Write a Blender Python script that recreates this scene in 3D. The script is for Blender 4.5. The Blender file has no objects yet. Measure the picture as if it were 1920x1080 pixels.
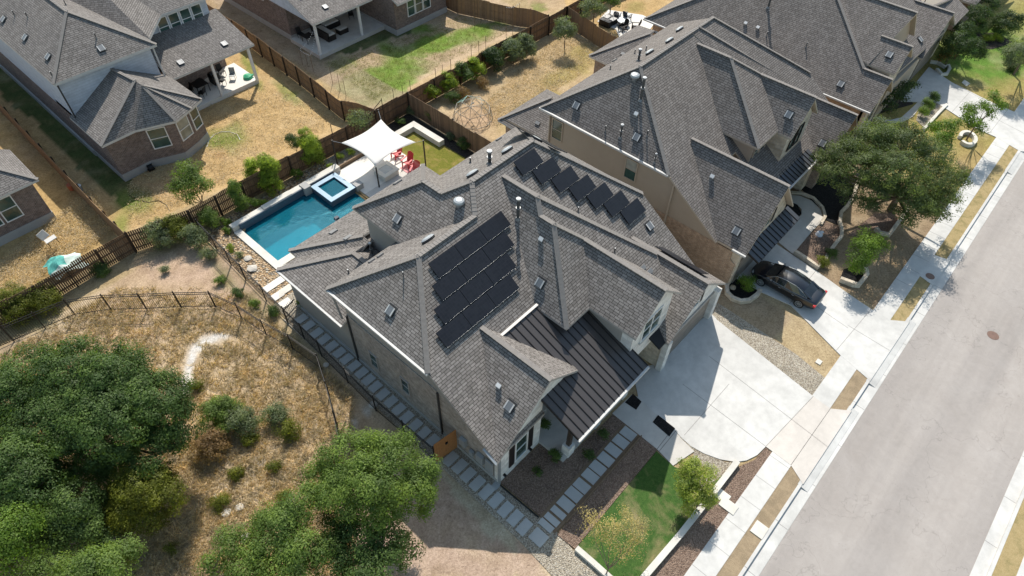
import bpy, bmesh, math, random
import numpy as np
from mathutils import Vector, Matrix
from mathutils.bvhtree import BVHTree
R_ = math.radians
random.seed(7)
rng = np.random.default_rng(7)
scene = bpy.context.scene
COL = scene.collection

# ------------------------------------------------------------------ camera
FPX, TH, ROLL, YAW, CH = 1241.17, R_(49.2266), R_(1.513), R_(48.829), 32.0
def camrot():
    cy, sy = math.cos(YAW), math.sin(YAW); c, s = math.cos(TH), math.sin(TH)
    Rz = np.array([[cy, -sy, 0], [sy, cy, 0], [0, 0, 1]])
    P = np.array([[1, 0, 0], [0, -s, -c], [0, c, -s]])
    cr, sr = math.cos(ROLL), math.sin(ROLL)
    return np.array([[cr, -sr, 0], [sr, cr, 0], [0, 0, 1]]) @ P @ Rz
RC = camrot()
cam_data = bpy.data.cameras.new("camera")
cam = bpy.data.objects.new("camera", cam_data)
COL.objects.link(cam)
m = Matrix(((RC[0][0], -RC[1][0], -RC[2][0], 0), (RC[0][1], -RC[1][1], -RC[2][1], 0), (RC[0][2], -RC[1][2], -RC[2][2], CH), (0, 0, 0, 1)))
cam.matrix_world = m
cam_data.sensor_width = 36
cam_data.lens = FPX / 1920 * 36
cam_data.clip_end = 2000
scene.camera = cam

# ------------------------------------------------------------------ light
SUN = Vector((.65, .62, 1.0)).normalized()
world = bpy.data.worlds.new("World"); scene.world = world
world.use_nodes = True
nt = world.node_tree; nt.nodes.clear()
sky = nt.nodes.new("ShaderNodeTexSky"); sky.sky_type = 'NISHITA'; sky.sun_disc = False
sky.sun_elevation = math.asin(SUN.z); sky.sun_rotation = math.atan2(SUN.x, SUN.y)
bg = nt.nodes.new("ShaderNodeBackground"); bg.inputs[1].default_value = 0.15
wo = nt.nodes.new("ShaderNodeOutputWorld")
tint = nt.nodes.new("ShaderNodeMix"); tint.data_type = 'RGBA'; tint.blend_type = 'MULTIPLY'; tint.inputs[0].default_value = 1
tint.inputs[7].default_value = (1.05, 1.055, .92, 1)      # colour tint takes the violet out of the sky light
nt.links.new(sky.outputs[0], tint.inputs[6]); nt.links.new(tint.outputs[2], bg.inputs[0]); nt.links.new(bg.outputs[0], wo.inputs[0])
sd = bpy.data.lights.new("sun", 'SUN'); sd.energy = 4.3; sd.angle = R_(0.5); sd.color = (1, .95, .87)
so = bpy.data.objects.new("sun", sd); COL.objects.link(so)
so.rotation_euler = SUN.to_track_quat('Z', 'Y').to_euler()
scene.view_settings.view_transform = 'Standard'; scene.view_settings.look = 'None'
scene.view_settings.exposure = 0.38; scene.view_settings.gamma = 1

# ------------------------------------------------------------------ pixel -> place (offline survey of the photograph, 1920 px wide)
def at(px, py, z=0.0):
    d = RC.T @ np.array([(px - 960) / FPX, (py - 540) / FPX, 1.0])
    t = (z - CH) / d[2]
    return (float(d[0] * t), float(d[1] * t), float(z))
def ray(px, py):
    d = RC.T @ np.array([(px - 960) / FPX, (py - 540) / FPX, 1.0])
    return Vector((0, 0, CH)), Vector(d).normalized()

# ------------------------------------------------------------------ materials
MATS = {}
def mat_new(name):
    mt = bpy.data.materials.new(name); mt.use_nodes = True
    nt = mt.node_tree; b = nt.nodes["Principled BSDF"]
    MATS[name] = mt
    return mt, nt, b
def N(nt, t, **kw):
    n = nt.nodes.new(t)
    for k, v in kw.items():
        if k in n.inputs: n.inputs[k].default_value = v
        else: setattr(n, k, v)
    return n
def ramp(nt, fac, stops):
    r = nt.nodes.new("ShaderNodeValToRGB")
    e = r.color_ramp.elements
    while len(e) > 1: e.remove(e[-1])
    e[0].position = stops[0][0]; e[0].color = (*stops[0][1], 1)
    for p, c in stops[1:]:
        x = e.new(p); x.color = (*c, 1)
    nt.links.new(fac, r.inputs[0])
    return r.outputs[0]
def mixc(nt, fac, a, b, mode='MIX'):
    mx = nt.nodes.new("ShaderNodeMix"); mx.data_type = 'RGBA'; mx.blend_type = mode
    for s, v in ((0, fac), (6, a), (7, b)):
        if isinstance(v, (int, float)): mx.inputs[s].default_value = v
        elif isinstance(v, tuple): mx.inputs[s].default_value = (*v, 1) if len(v) == 3 else v
        else: nt.links.new(v, mx.inputs[s])
    return mx.outputs[2]
def coords(nt, kind='Object', scale=1.0):
    tc = nt.nodes.new("ShaderNodeTexCoord"); mp = nt.nodes.new("ShaderNodeMapping")
    mp.inputs['Scale'].default_value = (scale,) * 3 if isinstance(scale, (int, float)) else scale
    if kind == 'World':
        g = nt.nodes.new("ShaderNodeNewGeometry"); nt.links.new(g.outputs['Position'], mp.inputs[0])
    else:
        nt.links.new(tc.outputs[kind], mp.inputs[0])
    return mp.outputs[0]
def noise(nt, vec, scale, detail=6, rough=.6, dist=0):
    n = N(nt, "ShaderNodeTexNoise", Scale=scale, Detail=detail, Roughness=rough, Distortion=dist)
    nt.links.new(vec, n.inputs['Vector']); return n.outputs['Fac']
def bump(nt, b, h, strength=.3, dist=.02):
    bp = N(nt, "ShaderNodeBump", Strength=strength, Distance=dist)
    nt.links.new(h, bp.inputs['Height']); nt.links.new(bp.outputs[0], b.inputs['Normal'])

def m_plain(name, c, rough=.7, metal=0, var=.12, scale=3, bmp=.0, spec=.3):
    mt, nt, b = mat_new(name)
    v = coords(nt, 'World')
    f = noise(nt, v, scale); g = noise(nt, v, scale * 9, 3)
    lo = tuple(x * (1 - var) for x in c); hi = tuple(min(1, x * (1 + var)) for x in c)
    col = ramp(nt, f, [(.3, lo), (.7, hi)])
    col = mixc(nt, .25, col, ramp(nt, g, [(.3, lo), (.7, hi)]))
    nt.links.new(col, b.inputs['Base Color'])
    b.inputs['Roughness'].default_value = rough; b.inputs['Metallic'].default_value = metal
    b.inputs['Specular IOR Level'].default_value = spec
    if bmp: bump(nt, b, g, bmp, .02)
    return mt
def m_shingle(name, c1, c2, dark):
    mt, nt, b = mat_new(name)
    uv = coords(nt, 'UV')
    br = N(nt, "ShaderNodeTexBrick", Scale=1.0)
    br.inputs['Brick Width'].default_value = .31; br.inputs['Row Height'].default_value = .143
    br.inputs['Mortar Size'].default_value = .014; br.inputs['Mortar Smooth'].default_value = .35
    br.inputs['Bias'].default_value = 0.0
    br.offset = .37; br.squash = 1; br.offset_frequency = 3
    br.inputs['Color1'].default_value = (*c1, 1); br.inputs['Color2'].default_value = (*c2, 1)
    br.inputs['Mortar'].default_value = (*dark, 1)
    nt.links.new(uv, br.inputs['Vector'])
    w = coords(nt, 'World')
    f = noise(nt, w, .35, 4); g = noise(nt, w, 5, 5, .7); h = noise(nt, w, 60, 2)
    col = mixc(nt, 1.0, br.outputs[0], ramp(nt, f, [(.25, (.93, .93, .94)), (.75, (1.05, 1.04, 1.03))]), 'MULTIPLY')
    col = mixc(nt, 1.0, col, ramp(nt, g, [(.25, (.94, .94, .94)), (.75, (1.05, 1.05, 1.05))]), 'MULTIPLY')
    col = mixc(nt, 1.0, col, ramp(nt, h, [(.3, (.92, .92, .92)), (.7, (1.07, 1.07, 1.07))]), 'MULTIPLY')
    st = noise(nt, coords(nt, 'UV', (1.6, .16, 1)), 1.0, 4, .6, .4)
    col = mixc(nt, 1.0, col, ramp(nt, st, [(.3, (.89, .89, .885)), (.65, (1.05, 1.05, 1.05))]), 'MULTIPLY')
    nt.links.new(col, b.inputs['Base Color'])
    b.inputs['Roughness'].default_value = .92; b.inputs['Specular IOR Level'].default_value = .15
    # saw-tooth butt edge of every course plus joints
    sep = nt.nodes.new("ShaderNodeSeparateXYZ"); nt.links.new(uv, sep.inputs[0])
    dv = N(nt, "ShaderNodeMath", operation='DIVIDE'); nt.links.new(sep.outputs[1], dv.inputs[0]); dv.inputs[1].default_value = .143
    fr = N(nt, "ShaderNodeMath", operation='FRACT'); nt.links.new(dv.outputs[0], fr.inputs[0])
    iv = N(nt, "ShaderNodeMath", operation='SUBTRACT'); iv.inputs[0].default_value = 1; nt.links.new(fr.outputs[0], iv.inputs[1])
    ad = N(nt, "ShaderNodeMath", operation='SUBTRACT'); nt.links.new(iv.outputs[0], ad.inputs[0]); nt.links.new(br.outputs['Fac'], ad.inputs[1])
    bump(nt, b, ad.outputs[0], .55, .02)
    return mt
def m_brick(name, c1, c2, mortar, bw=.22, rh=.075, ms=.012, var=.25):
    mt, nt, b = mat_new(name)
    uv = coords(nt, 'UV')
    br = N(nt, "ShaderNodeTexBrick", Scale=1.0)
    br.inputs['Brick Width'].default_value = bw; br.inputs['Row Height'].default_value = rh
    br.inputs['Mortar Size'].default_value = ms; br.inputs['Mortar Smooth'].default_value = .1
    br.inputs['Color1'].default_value = (*c1, 1); br.inputs['Color2'].default_value = (*c2, 1); br.inputs['Mortar'].default_value = (*mortar, 1)
    nt.links.new(uv, br.inputs['Vector'])
    w = coords(nt, 'World'); f = noise(nt, w, 4, 4); g = noise(nt, w, .7, 4)
    col = mixc(nt, 1.0, br.outputs[0], ramp(nt, f, [(.3, (1 - var,) * 3), (.7, (1 + var,) * 3)]), 'MULTIPLY')
    col = mixc(nt, 1.0, col, ramp(nt, g, [(.3, (.88,) * 3), (.7, (1.1,) * 3)]), 'MULTIPLY')
    nt.links.new(col, b.inputs['Base Color']); b.inputs['Roughness'].default_value = .9
    b.inputs['Specular IOR Level'].default_value = .2
    iv = N(nt, "ShaderNodeMath", operation='SUBTRACT'); iv.inputs[0].default_value = 1; nt.links.new(br.outputs['Fac'], iv.inputs[1])
    bump(nt, b, iv.outputs[0], .4, .012)
    return mt
def m_stripe(name, c, gapc, width, gapw, axis=0, rough=.6, metal=0, var=.2, spec=.3):
    """parallel boards or seams along one UV axis"""
    mt, nt, b = mat_new(name)
    uv = coords(nt, 'UV'); sep = nt.nodes.new("ShaderNodeSeparateXYZ"); nt.links.new(uv, sep.inputs[0])
    dv = N(nt, "ShaderNodeMath", operation='DIVIDE'); nt.links.new(sep.outputs[axis], dv.inputs[0]); dv.inputs[1].default_value = width
    fr = N(nt, "ShaderNodeMath", operation='FRACT'); nt.links.new(dv.outputs[0], fr.inputs[0])
    lt = N(nt, "ShaderNodeMath", operation='LESS_THAN'); nt.links.new(fr.outputs[0], lt.inputs[0]); lt.inputs[1].default_value = gapw / width
    fl = N(nt, "ShaderNodeMath", operation='FLOOR'); nt.links.new(dv.outputs[0], fl.inputs[0])
    wn = N(nt, "ShaderNodeTexWhiteNoise", noise_dimensions='1D'); nt.links.new(fl.outputs[0], wn.inputs['W'])
    w = coords(nt, 'World'); g = noise(nt, w, 2.5, 5)
    col = ramp(nt, wn.outputs[0], [(0, tuple(x * (1 - var) for x in c)), (1, tuple(x * (1 + var) for x in c))])
    col = mixc(nt, 1.0, col, ramp(nt, g, [(.3, (.85,) * 3), (.7, (1.12,) * 3)]), 'MULTIPLY')
    col = mixc(nt, lt.outputs[0], col, gapc)
    nt.links.new(col, b.inputs['Base Color'])
    b.inputs['Roughness'].default_value = rough; b.inputs['Metallic'].default_value = metal; b.inputs['Specular IOR Level'].default_value = spec
    iv = N(nt, "ShaderNodeMath", operation='SUBTRACT'); iv.inputs[0].default_value = 1; nt.links.new(lt.outputs[0], iv.inputs[1])
    bump(nt, b, iv.outputs[0], .4, .012)
    return mt
def m_pebble(name, cols, scale, w2=.5, rough=.85, bs=.9):
    mt, nt, b = mat_new(name)
    w = coords(nt, 'World')
    vo = N(nt, "ShaderNodeTexVoronoi", Scale=scale); nt.links.new(w, vo.inputs['Vector'])
    sp = nt.nodes.new("ShaderNodeSeparateColor"); nt.links.new(vo.outputs['Color'], sp.inputs[0])
    st = [(i / (len(cols) - 1), c) for i, c in enumerate(cols)]
    col = ramp(nt, sp.outputs[0], st)
    dk = ramp(nt, vo.outputs['Distance'], [(.25, (1, 1, 1)), (.75, (w2,) * 3)])
    col = mixc(nt, 1.0, col, dk, 'MULTIPLY')
    g = noise(nt, w, .8, 4)
    col = mixc(nt, 1.0, col, ramp(nt, g, [(.3, (.85,) * 3), (.7, (1.12,) * 3)]), 'MULTIPLY')
    nt.links.new(col, b.inputs['Base Color']); b.inputs['Roughness'].default_value = rough
    b.inputs['Specular IOR Level'].default_value = .2
    iv = N(nt, "ShaderNodeMath", operation='SUBTRACT'); iv.inputs[0].default_value = 1; nt.links.new(vo.outputs['Distance'], iv.inputs[1])
    bump(nt, b, iv.outputs[0], bs, 1.2 / scale)
    return mt
def m_concrete(name, c, stain=.1):
    mt, nt, b = mat_new(name)
    w = coords(nt, 'World')
    a = noise(nt, w, .25, 5, .6, 1.2); f = noise(nt, w, 1.7, 6, .65); g = noise(nt, w, 40, 2)
    col = ramp(nt, a, [(.3, tuple(x * (1 - stain) for x in c)), (.7, tuple(x * (1 + stain * .6) for x in c))])
    col = mixc(nt, 1.0, col, ramp(nt, f, [(.28, (1 - stain * .8,) * 3), (.6, (1.03,) * 3)]), 'MULTIPLY')
    col = mixc(nt, 1.0, col, ramp(nt, g, [(.3, (.95,) * 3), (.7, (1.04,) * 3)]), 'MULTIPLY')
    nt.links.new(col, b.inputs['Base Color']); b.inputs['Roughness'].default_value = .88; b.inputs['Specular IOR Level'].default_value = .2
    return mt
def m_lawn(name, g1, g2, dry, cover=.5, scale=.8):
    mt, nt, b = mat_new(name)
    w = coords(nt, 'World')
    a = noise(nt, w, scale, 6, .65, .5); f = noise(nt, w, 6, 6, .7); g = noise(nt, w, 35, 3)
    col = ramp(nt, f, [(.3, g1), (.7, g2)])
    k = ramp(nt, a, [(cover - .08, (0, 0, 0)), (cover + .12, (1, 1, 1))])
    col = mixc(nt, k, col, dry)
    col = mixc(nt, 1.0, col, ramp(nt, g, [(.25, (.62,) * 3), (.75, (1.3,) * 3)]), 'MULTIPLY')
    nt.links.new(col, b.inputs['Base Color']); b.inputs['Roughness'].default_value = .95; b.inputs['Specular IOR Level'].default_value = .1
    bump(nt, b, g, .8, .03)
    return mt
def m_leaf(name, c, var=.5, trans=.42, dead=None):
    mt, nt, b = mat_new(name)
    at_ = nt.nodes.new("ShaderNodeAttribute"); at_.attribute_name = 'rnd'
    w = coords(nt, 'World'); f = noise(nt, w, 1.1, 3); 
    lo = tuple(x * (1 - var) for x in c); hi = (min(1, c[0] * (1 + var * 1.3)), min(1, c[1] * (1 + var)), c[2] * (1 + var * .4))
    stops = [(0, lo), (.6, c), (1, hi)]
    if dead: stops = [(0, lo), (.5, c), (.75, hi), (.82, dead), (1, dead)]
    col = ramp(nt, at_.outputs['Fac'], stops)
    col = mixc(nt, 1.0, col, ramp(nt, f, [(.3, (.72, .76, .8)), (.7, (1.25, 1.2, 1.05))]), 'MULTIPLY')
    nt.links.new(col, b.inputs['Base Color']); b.inputs['Roughness'].default_value = .55; b.inputs['Specular IOR Level'].default_value = .25
    tr = nt.nodes.new("ShaderNodeBsdfTranslucent"); nt.links.new(mixc(nt, 1.0, col, (1.5, 1.6, .7), 'MULTIPLY'), tr.inputs[0])
    mx = nt.nodes.new("ShaderNodeMixShader"); mx.inputs[0].default_value = trans
    out = nt.nodes["Material Output"]
    nt.links.new(b.outputs[0], mx.inputs[1]); nt.links.new(tr.outputs[0], mx.inputs[2]); nt.links.new(mx.outputs[0], out.inputs[0])
    return mt
def m_glass(name, c, rough=.08):
    mt, nt, b = mat_new(name)
    w = coords(nt, 'World'); f = noise(nt, w, .9, 2)
    nt.links.new(ramp(nt, f, [(.35, tuple(x * .6 for x in c)), (.65, tuple(x * 1.4 for x in c))]), b.inputs['Base Color'])
    b.inputs['Roughness'].default_value = rough; b.inputs['Specular IOR Level'].default_value = .8
    return mt

SH = (.182, .166, .152), (.280, .257, .238), (.042, .037, .034)
m_shingle('shingle_main', *SH)
m_shingle('shingle_tan_house', (.168, .150, .137), (.240, .217, .200), (.04, .038, .037))
m_shingle('shingle_back', (.175, .160, .148), (.250, .230, .214), (.045, .042, .04))
m_plain('ridge_cap', (.228, .208, .190), .92, var=.18, scale=9)
m_plain('stucco_taupe', (.32, .305, .28), .9, var=.04, scale=2, bmp=.1)
m_plain('stucco_tan', (.42, .35, .275), .9, var=.04, scale=2, bmp=.1)
m_stripe('siding_grey', (.50, .53, .58), (.3, .32, .35), .2, .012, 1, .8, var=.03)
m_brick('brick_brown', (.20, .13, .10), (.30, .215, .17), (.33, .30, .27))
m_brick('brick_dark', (.11, .075, .062), (.22, .15, .125), (.26, .23, .21))
m_brick('brick_grey', (.24, .21, .185), (.36, .32, .285), (.38, .36, .33))
m_brick('brick_orange', (.34, .20, .12), (.46, .30, .19), (.45, .40, .33))
m_brick('stone_white', (.62, .60, .57), (.78, .76, .72), (.60, .58, .55), .55, .28, .012, .1)
m_brick('stone_tan', (.48, .40, .30), (.66, .57, .45), (.5, .45, .38), .4, .2, .014, .15)
m_concrete('concrete', (.57, .555, .525), .16)
m_concrete('concrete_warm', (.57, .525, .475), .12)
m_concrete('concrete_old', (.55, .52, .475), .13)
m_concrete('paver', (.44, .445, .43), .08)
m_concrete('paver_cream', (.70, .66, .60), .06)
m_concrete('limestone', (.64, .605, .54), .14)
m_concrete('foundation', (.38, .37, .355), .1)
def m_asphalt():
    mt, nt, b = mat_new('asphalt'); w = coords(nt, 'World'); ws = coords(nt, 'World', (.03, .55, 1)); 
    a = noise(nt, w, .18, 5, .6, 1.5); l = noise(nt, ws, 1.0, 4, .6, .3); f = noise(nt, w, 2.2, 6, .7, .8); g = noise(nt, w, 70, 3, .8); sp = noise(nt, w, 14, 2, .5)
    col = ramp(nt, a, [(.3, (.335, .302, .275)), (.7, (.37, .338, .312))])
    col = mixc(nt, 1.0, col, ramp(nt, l, [(.32, (.86, .86, .865)), (.6, (1.05, 1.045, 1.04))]), 'MULTIPLY')
    col = mixc(nt, 1.0, col, ramp(nt, f, [(.28, (.92,) * 3), (.7, (1.05,) * 3)]), 'MULTIPLY')
    col = mixc(nt, 1.0, col, ramp(nt, g, [(.3, (.86,) * 3), (.7, (1.13,) * 3)]), 'MULTIPLY')
    col = mixc(nt, 1.0, col, ramp(nt, sp, [(.24, (.72,) * 3), (.30, (1,) * 3)]), 'MULTIPLY')
    vo = N(nt, "ShaderNodeTexVoronoi", Scale=.16); vo.feature = 'DISTANCE_TO_EDGE'; wd = mixc(nt, .06, w, N2(nt, w)); nt.links.new(wd, vo.inputs['Vector'])
    col = mixc(nt, 1.0, col, ramp(nt, vo.outputs['Distance'], [(.0, (.80,) * 3), (.006, (1,) * 3)]), 'MULTIPLY')
    nt.links.new(col, b.inputs['Base Color']); b.inputs['Roughness'].default_value = .9; b.inputs['Specular IOR Level'].default_value = .2
    bump(nt, b, g, .25, .01)
def N2(nt, w):
    n = N(nt, "ShaderNodeTexNoise", Scale=.9, Detail=5); nt.links.new(w, n.inputs['Vector']); sc = nt.nodes.new('ShaderNodeVectorMath'); sc.operation = 'SCALE'; sc.inputs[3].default_value = 60; nt.links.new(n.outputs['Color'], sc.inputs[0]); return sc.outputs[0]
m_asphalt()
m_pebble('gravel', [(.28, .23, .17), (.50, .43, .33), (.66, .59, .47), (.36, .30, .23), (.72, .66, .56)], 20)
m_pebble('river_rock', [(.40, .25, .13), (.58, .40, .23), (.64, .48, .31), (.30, .2, .12), (.62, .55, .44)], 7.5, .4)
m_pebble('mulch_dark', [(.025, .02, .017), (.06, .048, .04), (.10, .085, .07), (.03, .024, .02)], 22, .5)
m_pebble('mulch_brown', [(.18, .118, .085), (.28, .195, .145), (.37, .265, .20), (.16, .105, .08)], 20, .65)
m_pebble('mulch_black', [(.008, .008, .009), (.02, .019, .02), (.035, .033, .033)], 22, .5)
m_lawn('lawn_green', (.036, .086, .020), (.074, .135, .033), (.27, .22, .115), .58, .40)
m_lawn('lawn_dry', (.17, .16, .045), (.25, .22, .085), (.40, .29, .15), .45, .8)
m_lawn('lawn_turf', (.12, .13, .02), (.19, .18, .035), (.28, .21, .07), .55, 1.2)
m_lawn('lawn_shady', (.12, .095, .05), (.20, .15, .085), (.27, .20, .125), .5, 1.2)
m_lawn('verge', (.30, .225, .145), (.38, .295, .19), (.26, .20, .13), .5, 1.5)
m_lawn('verge_gold', (.33, .25, .12), (.42, .325, .17), (.24, .20, .09), .56, 1.5)
m_stripe('fence_wood', (.185, .115, .068), (.02, .014, .01), .14, .012, 0, .85, var=.22)
m_stripe('fence_wood_dark', (.10, .068, .045), (.012, .009, .007), .14, .012, 0, .85, var=.3)
m_plain('post_dark', (.045, .03, .02), .8)
m_plain('cedar', (.36, .165, .06), .75, var=.15, scale=6)
m_plain('timber', (.20, .14, .09), .85, var=.2, scale=5)
m_plain('iron', (.015, .014, .014), .45, var=.1)
m_plain('bronze_post', (.035, .028, .022), .45, metal=.3)
m_plain('metal_roof', (.078, .070, .067), .34, metal=.25, var=.06, scale=1.2, spec=.5)
m_plain('metal_roof_blue', (.075, .08, .09), .42, metal=.25, var=.06, scale=1.2, spec=.5)
m_plain('metal_seam', (.03, .026, .025), .5, metal=.2)
m_plain('flashing', (.24, .235, .23), .5, metal=.3)
m_plain('gutter_white', (.52, .51, .49), .5)
m_plain('trim_taupe', (.36, .335, .31), .7, var=.06)
m_plain('trim_white', (.72, .71, .69), .55, var=.04)
m_plain('trim_tan', (.45, .38, .30), .7, var=.06)
m_plain('galvanized', (.36, .38, .39), .45, metal=.35, var=.1, scale=6, spec=.6)
m_plain('vent_grey', (.20, .205, .21), .45, metal=.2, spec=.5)
m_plain('vent_dark', (.05, .05, .05), .6)
m_plain('pipe_dark', (.07, .07, .07), .6)
m_plain('black', (.012, .012, .013), .5)
m_plain('shutter_black', (.018, .014, .014), .5)
m_stripe('garage_door', (.22, .19, .165), (.08, .07, .06), .52, .02, 1, .6, var=.05)
m_plain('door_dark', (.06, .045, .035), .5)
m_glass('window_glass', (.035, .075, .065))
m_glass('window_shade', (.26, .27, .24), .3)
def m_solar():
    mt, nt, b = mat_new('solar_black'); uv = coords(nt, 'UV'); br = N(nt, "ShaderNodeTexBrick", Scale=1.0); br.offset = 0
    br.inputs['Brick Width'].default_value = .165; br.inputs['Row Height'].default_value = .165; br.inputs['Mortar Size'].default_value = .006
    br.inputs['Color1'].default_value = (.012, .013, .017, 1); br.inputs['Color2'].default_value = (.017, .018, .023, 1); br.inputs['Mortar'].default_value = (.024, .024, .027, 1)
    nt.links.new(uv, br.inputs['Vector']); nt.links.new(br.outputs[0], b.inputs['Base Color']); b.inputs['Roughness'].default_value = .38; b.inputs['Specular IOR Level'].default_value = .35
m_solar()
m_plain('solar_edge', (.24, .25, .26), .35, metal=.6)
m_plain('sail_cloth', (.84, .82, .79), .8, var=.01)
m_plain('red_plastic', (.50, .035, .04), .45, var=.08)
m_plain('red_mat', (.62, .30, .30), .9, var=.2, scale=30)
m_plain('navy_plastic', (.03, .045, .07), .5)
m_plain('cushion', (.52, .50, .47), .9)
m_plain('wicker', (.022, .018, .016), .7, var=.3, scale=30)
m_plain('pool_tile', (.07, .095, .13), .35, var=.25, scale=8, spec=.5)
m_plain('pool_floor', (.16, .53, .60), .6, var=.15, scale=1)
m_plain('spa_stone', (.22, .34, .44), .4, var=.12, scale=4, spec=.5)
m_plain('teal_cloth', (.10, .38, .33), .8, var=.3, scale=4)
m_plain('pale_cloth', (.55, .66, .60), .8, var=.15, scale=4)
m_plain('white_stuff', (.78, .78, .80), .6, var=.05)
m_plain('terracotta', (.45, .14, .07), .7)
m_plain('copper_rust', (.18, .11, .085), .6, var=.2, scale=8)
m_plain('trunk', (.16, .12, .09), .9, var=.25, scale=6, bmp=.4)
m_plain('rock_pale', (.50, .46, .40), .9, var=.2, scale=3, bmp=.5)
m_plain('rock_tan', (.50, .40, .28), .9, var=.25, scale=3, bmp=.5)
m_plain('green_plastic', (.05, .35, .18), .5)
m_plain('rust_pipe', (.33, .30, .24), .5, var=.3, scale=5)
m_plain('aqua_pipe', (.30, .52, .45), .5, var=.2, scale=5)
m_leaf('leaf_oak', (.088, .145, .042), trans=.4)
m_leaf('leaf_bright', (.120, .200, .030), trans=.4)
m_leaf('leaf_dark', (.055, .092, .034))
m_leaf('leaf_sage', (.17, .21, .12))
m_leaf('leaf_live_oak', (.115, .155, .062))
m_leaf('leaf_elm', (.145, .215, .055), trans=.45)
m_leaf('leaf_juniper', (.145, .165, .025))
m_leaf('leaf_lime', (.26, .34, .05), trans=.45)
m_leaf('leaf_yellow', (.46, .38, .19), .3)
m_leaf('leaf_dry', (.27, .18, .095), .4)
m_leaf('leaf_crape', (.30, .36, .09), .35, .5, dead=(.5, .42, .22))
m_leaf('leaf_rust', (.08, .11, .03), .4, .3, dead=(.35, .09, .03))
m_leaf('straw', (.54, .43, .30), .35, .2)

def sail_mat():
    mt = MATS['sail_cloth']; nt = mt.node_tree; b = nt.nodes['Principled BSDF']
    tr = nt.nodes.new('ShaderNodeBsdfTranslucent'); tr.inputs[0].default_value = (.95, .94, .92, 1)
    mx = nt.nodes.new('ShaderNodeMixShader'); mx.inputs[0].default_value = .45
    nt.links.new(b.outputs[0], mx.inputs[1]); nt.links.new(tr.outputs[0], mx.inputs[2]); nt.links.new(mx.outputs[0], nt.nodes['Material Output'].inputs[0])
sail_mat()
def water_mat():
    mt, nt, b = mat_new('water')
    b.inputs['Base Color'].default_value = (.12, .62, .74, 1)
    b.inputs['Roughness'].default_value = .03; b.inputs['IOR'].default_value = 1.33
    b.inputs['Transmission Weight'].default_value = 1
    w = coords(nt, 'World'); bump(nt, b, noise(nt, w, 2.2, 3), .08, .03)
    # let sunlight reach the pool floor: thin coloured sheet
    tr = N(nt, "ShaderNodeBsdfTransparent"); tr.inputs[0].default_value = (.52, .88, .93, 1)
    gl = N(nt, "ShaderNodeBsdfGlossy", Roughness=.03); 
    fr = N(nt, "ShaderNodeFresnel", IOR=1.33)
    mx = nt.nodes.new("ShaderNodeMixShader"); nt.links.new(fr.outputs[0], mx.inputs[0])
    nt.links.new(tr.outputs[0], mx.inputs[1]); nt.links.new(gl.outputs[0], mx.inputs[2])
    bp = [n for n in nt.nodes if n.bl_idname == "ShaderNodeBump"][0]
    nt.links.new(bp.outputs[0], gl.inputs['Normal'])
    df = N(nt, "ShaderNodeBsdfDiffuse"); df.inputs[0].default_value = (.02, .24, .33, 1)
    m2 = nt.nodes.new("ShaderNodeMixShader"); m2.inputs[0].default_value = .2
    nt.links.new(mx.outputs[0], m2.inputs[1]); nt.links.new(df.outputs[0], m2.inputs[2])
    nt.links.new(m2.outputs[0], nt.nodes["Material Output"].inputs[0])
water_mat()
def paint_mat():
    mt, nt, b = mat_new('car_paint')
    b.inputs['Base Color'].default_value = (.003, .005, .010, 1); b.inputs['Roughness'].default_value = .3
    b.inputs['Metallic'].default_value = 0; b.inputs['Coat Weight'].default_value = 1; b.inputs['Coat Roughness'].default_value = .03
paint_mat()

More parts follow.
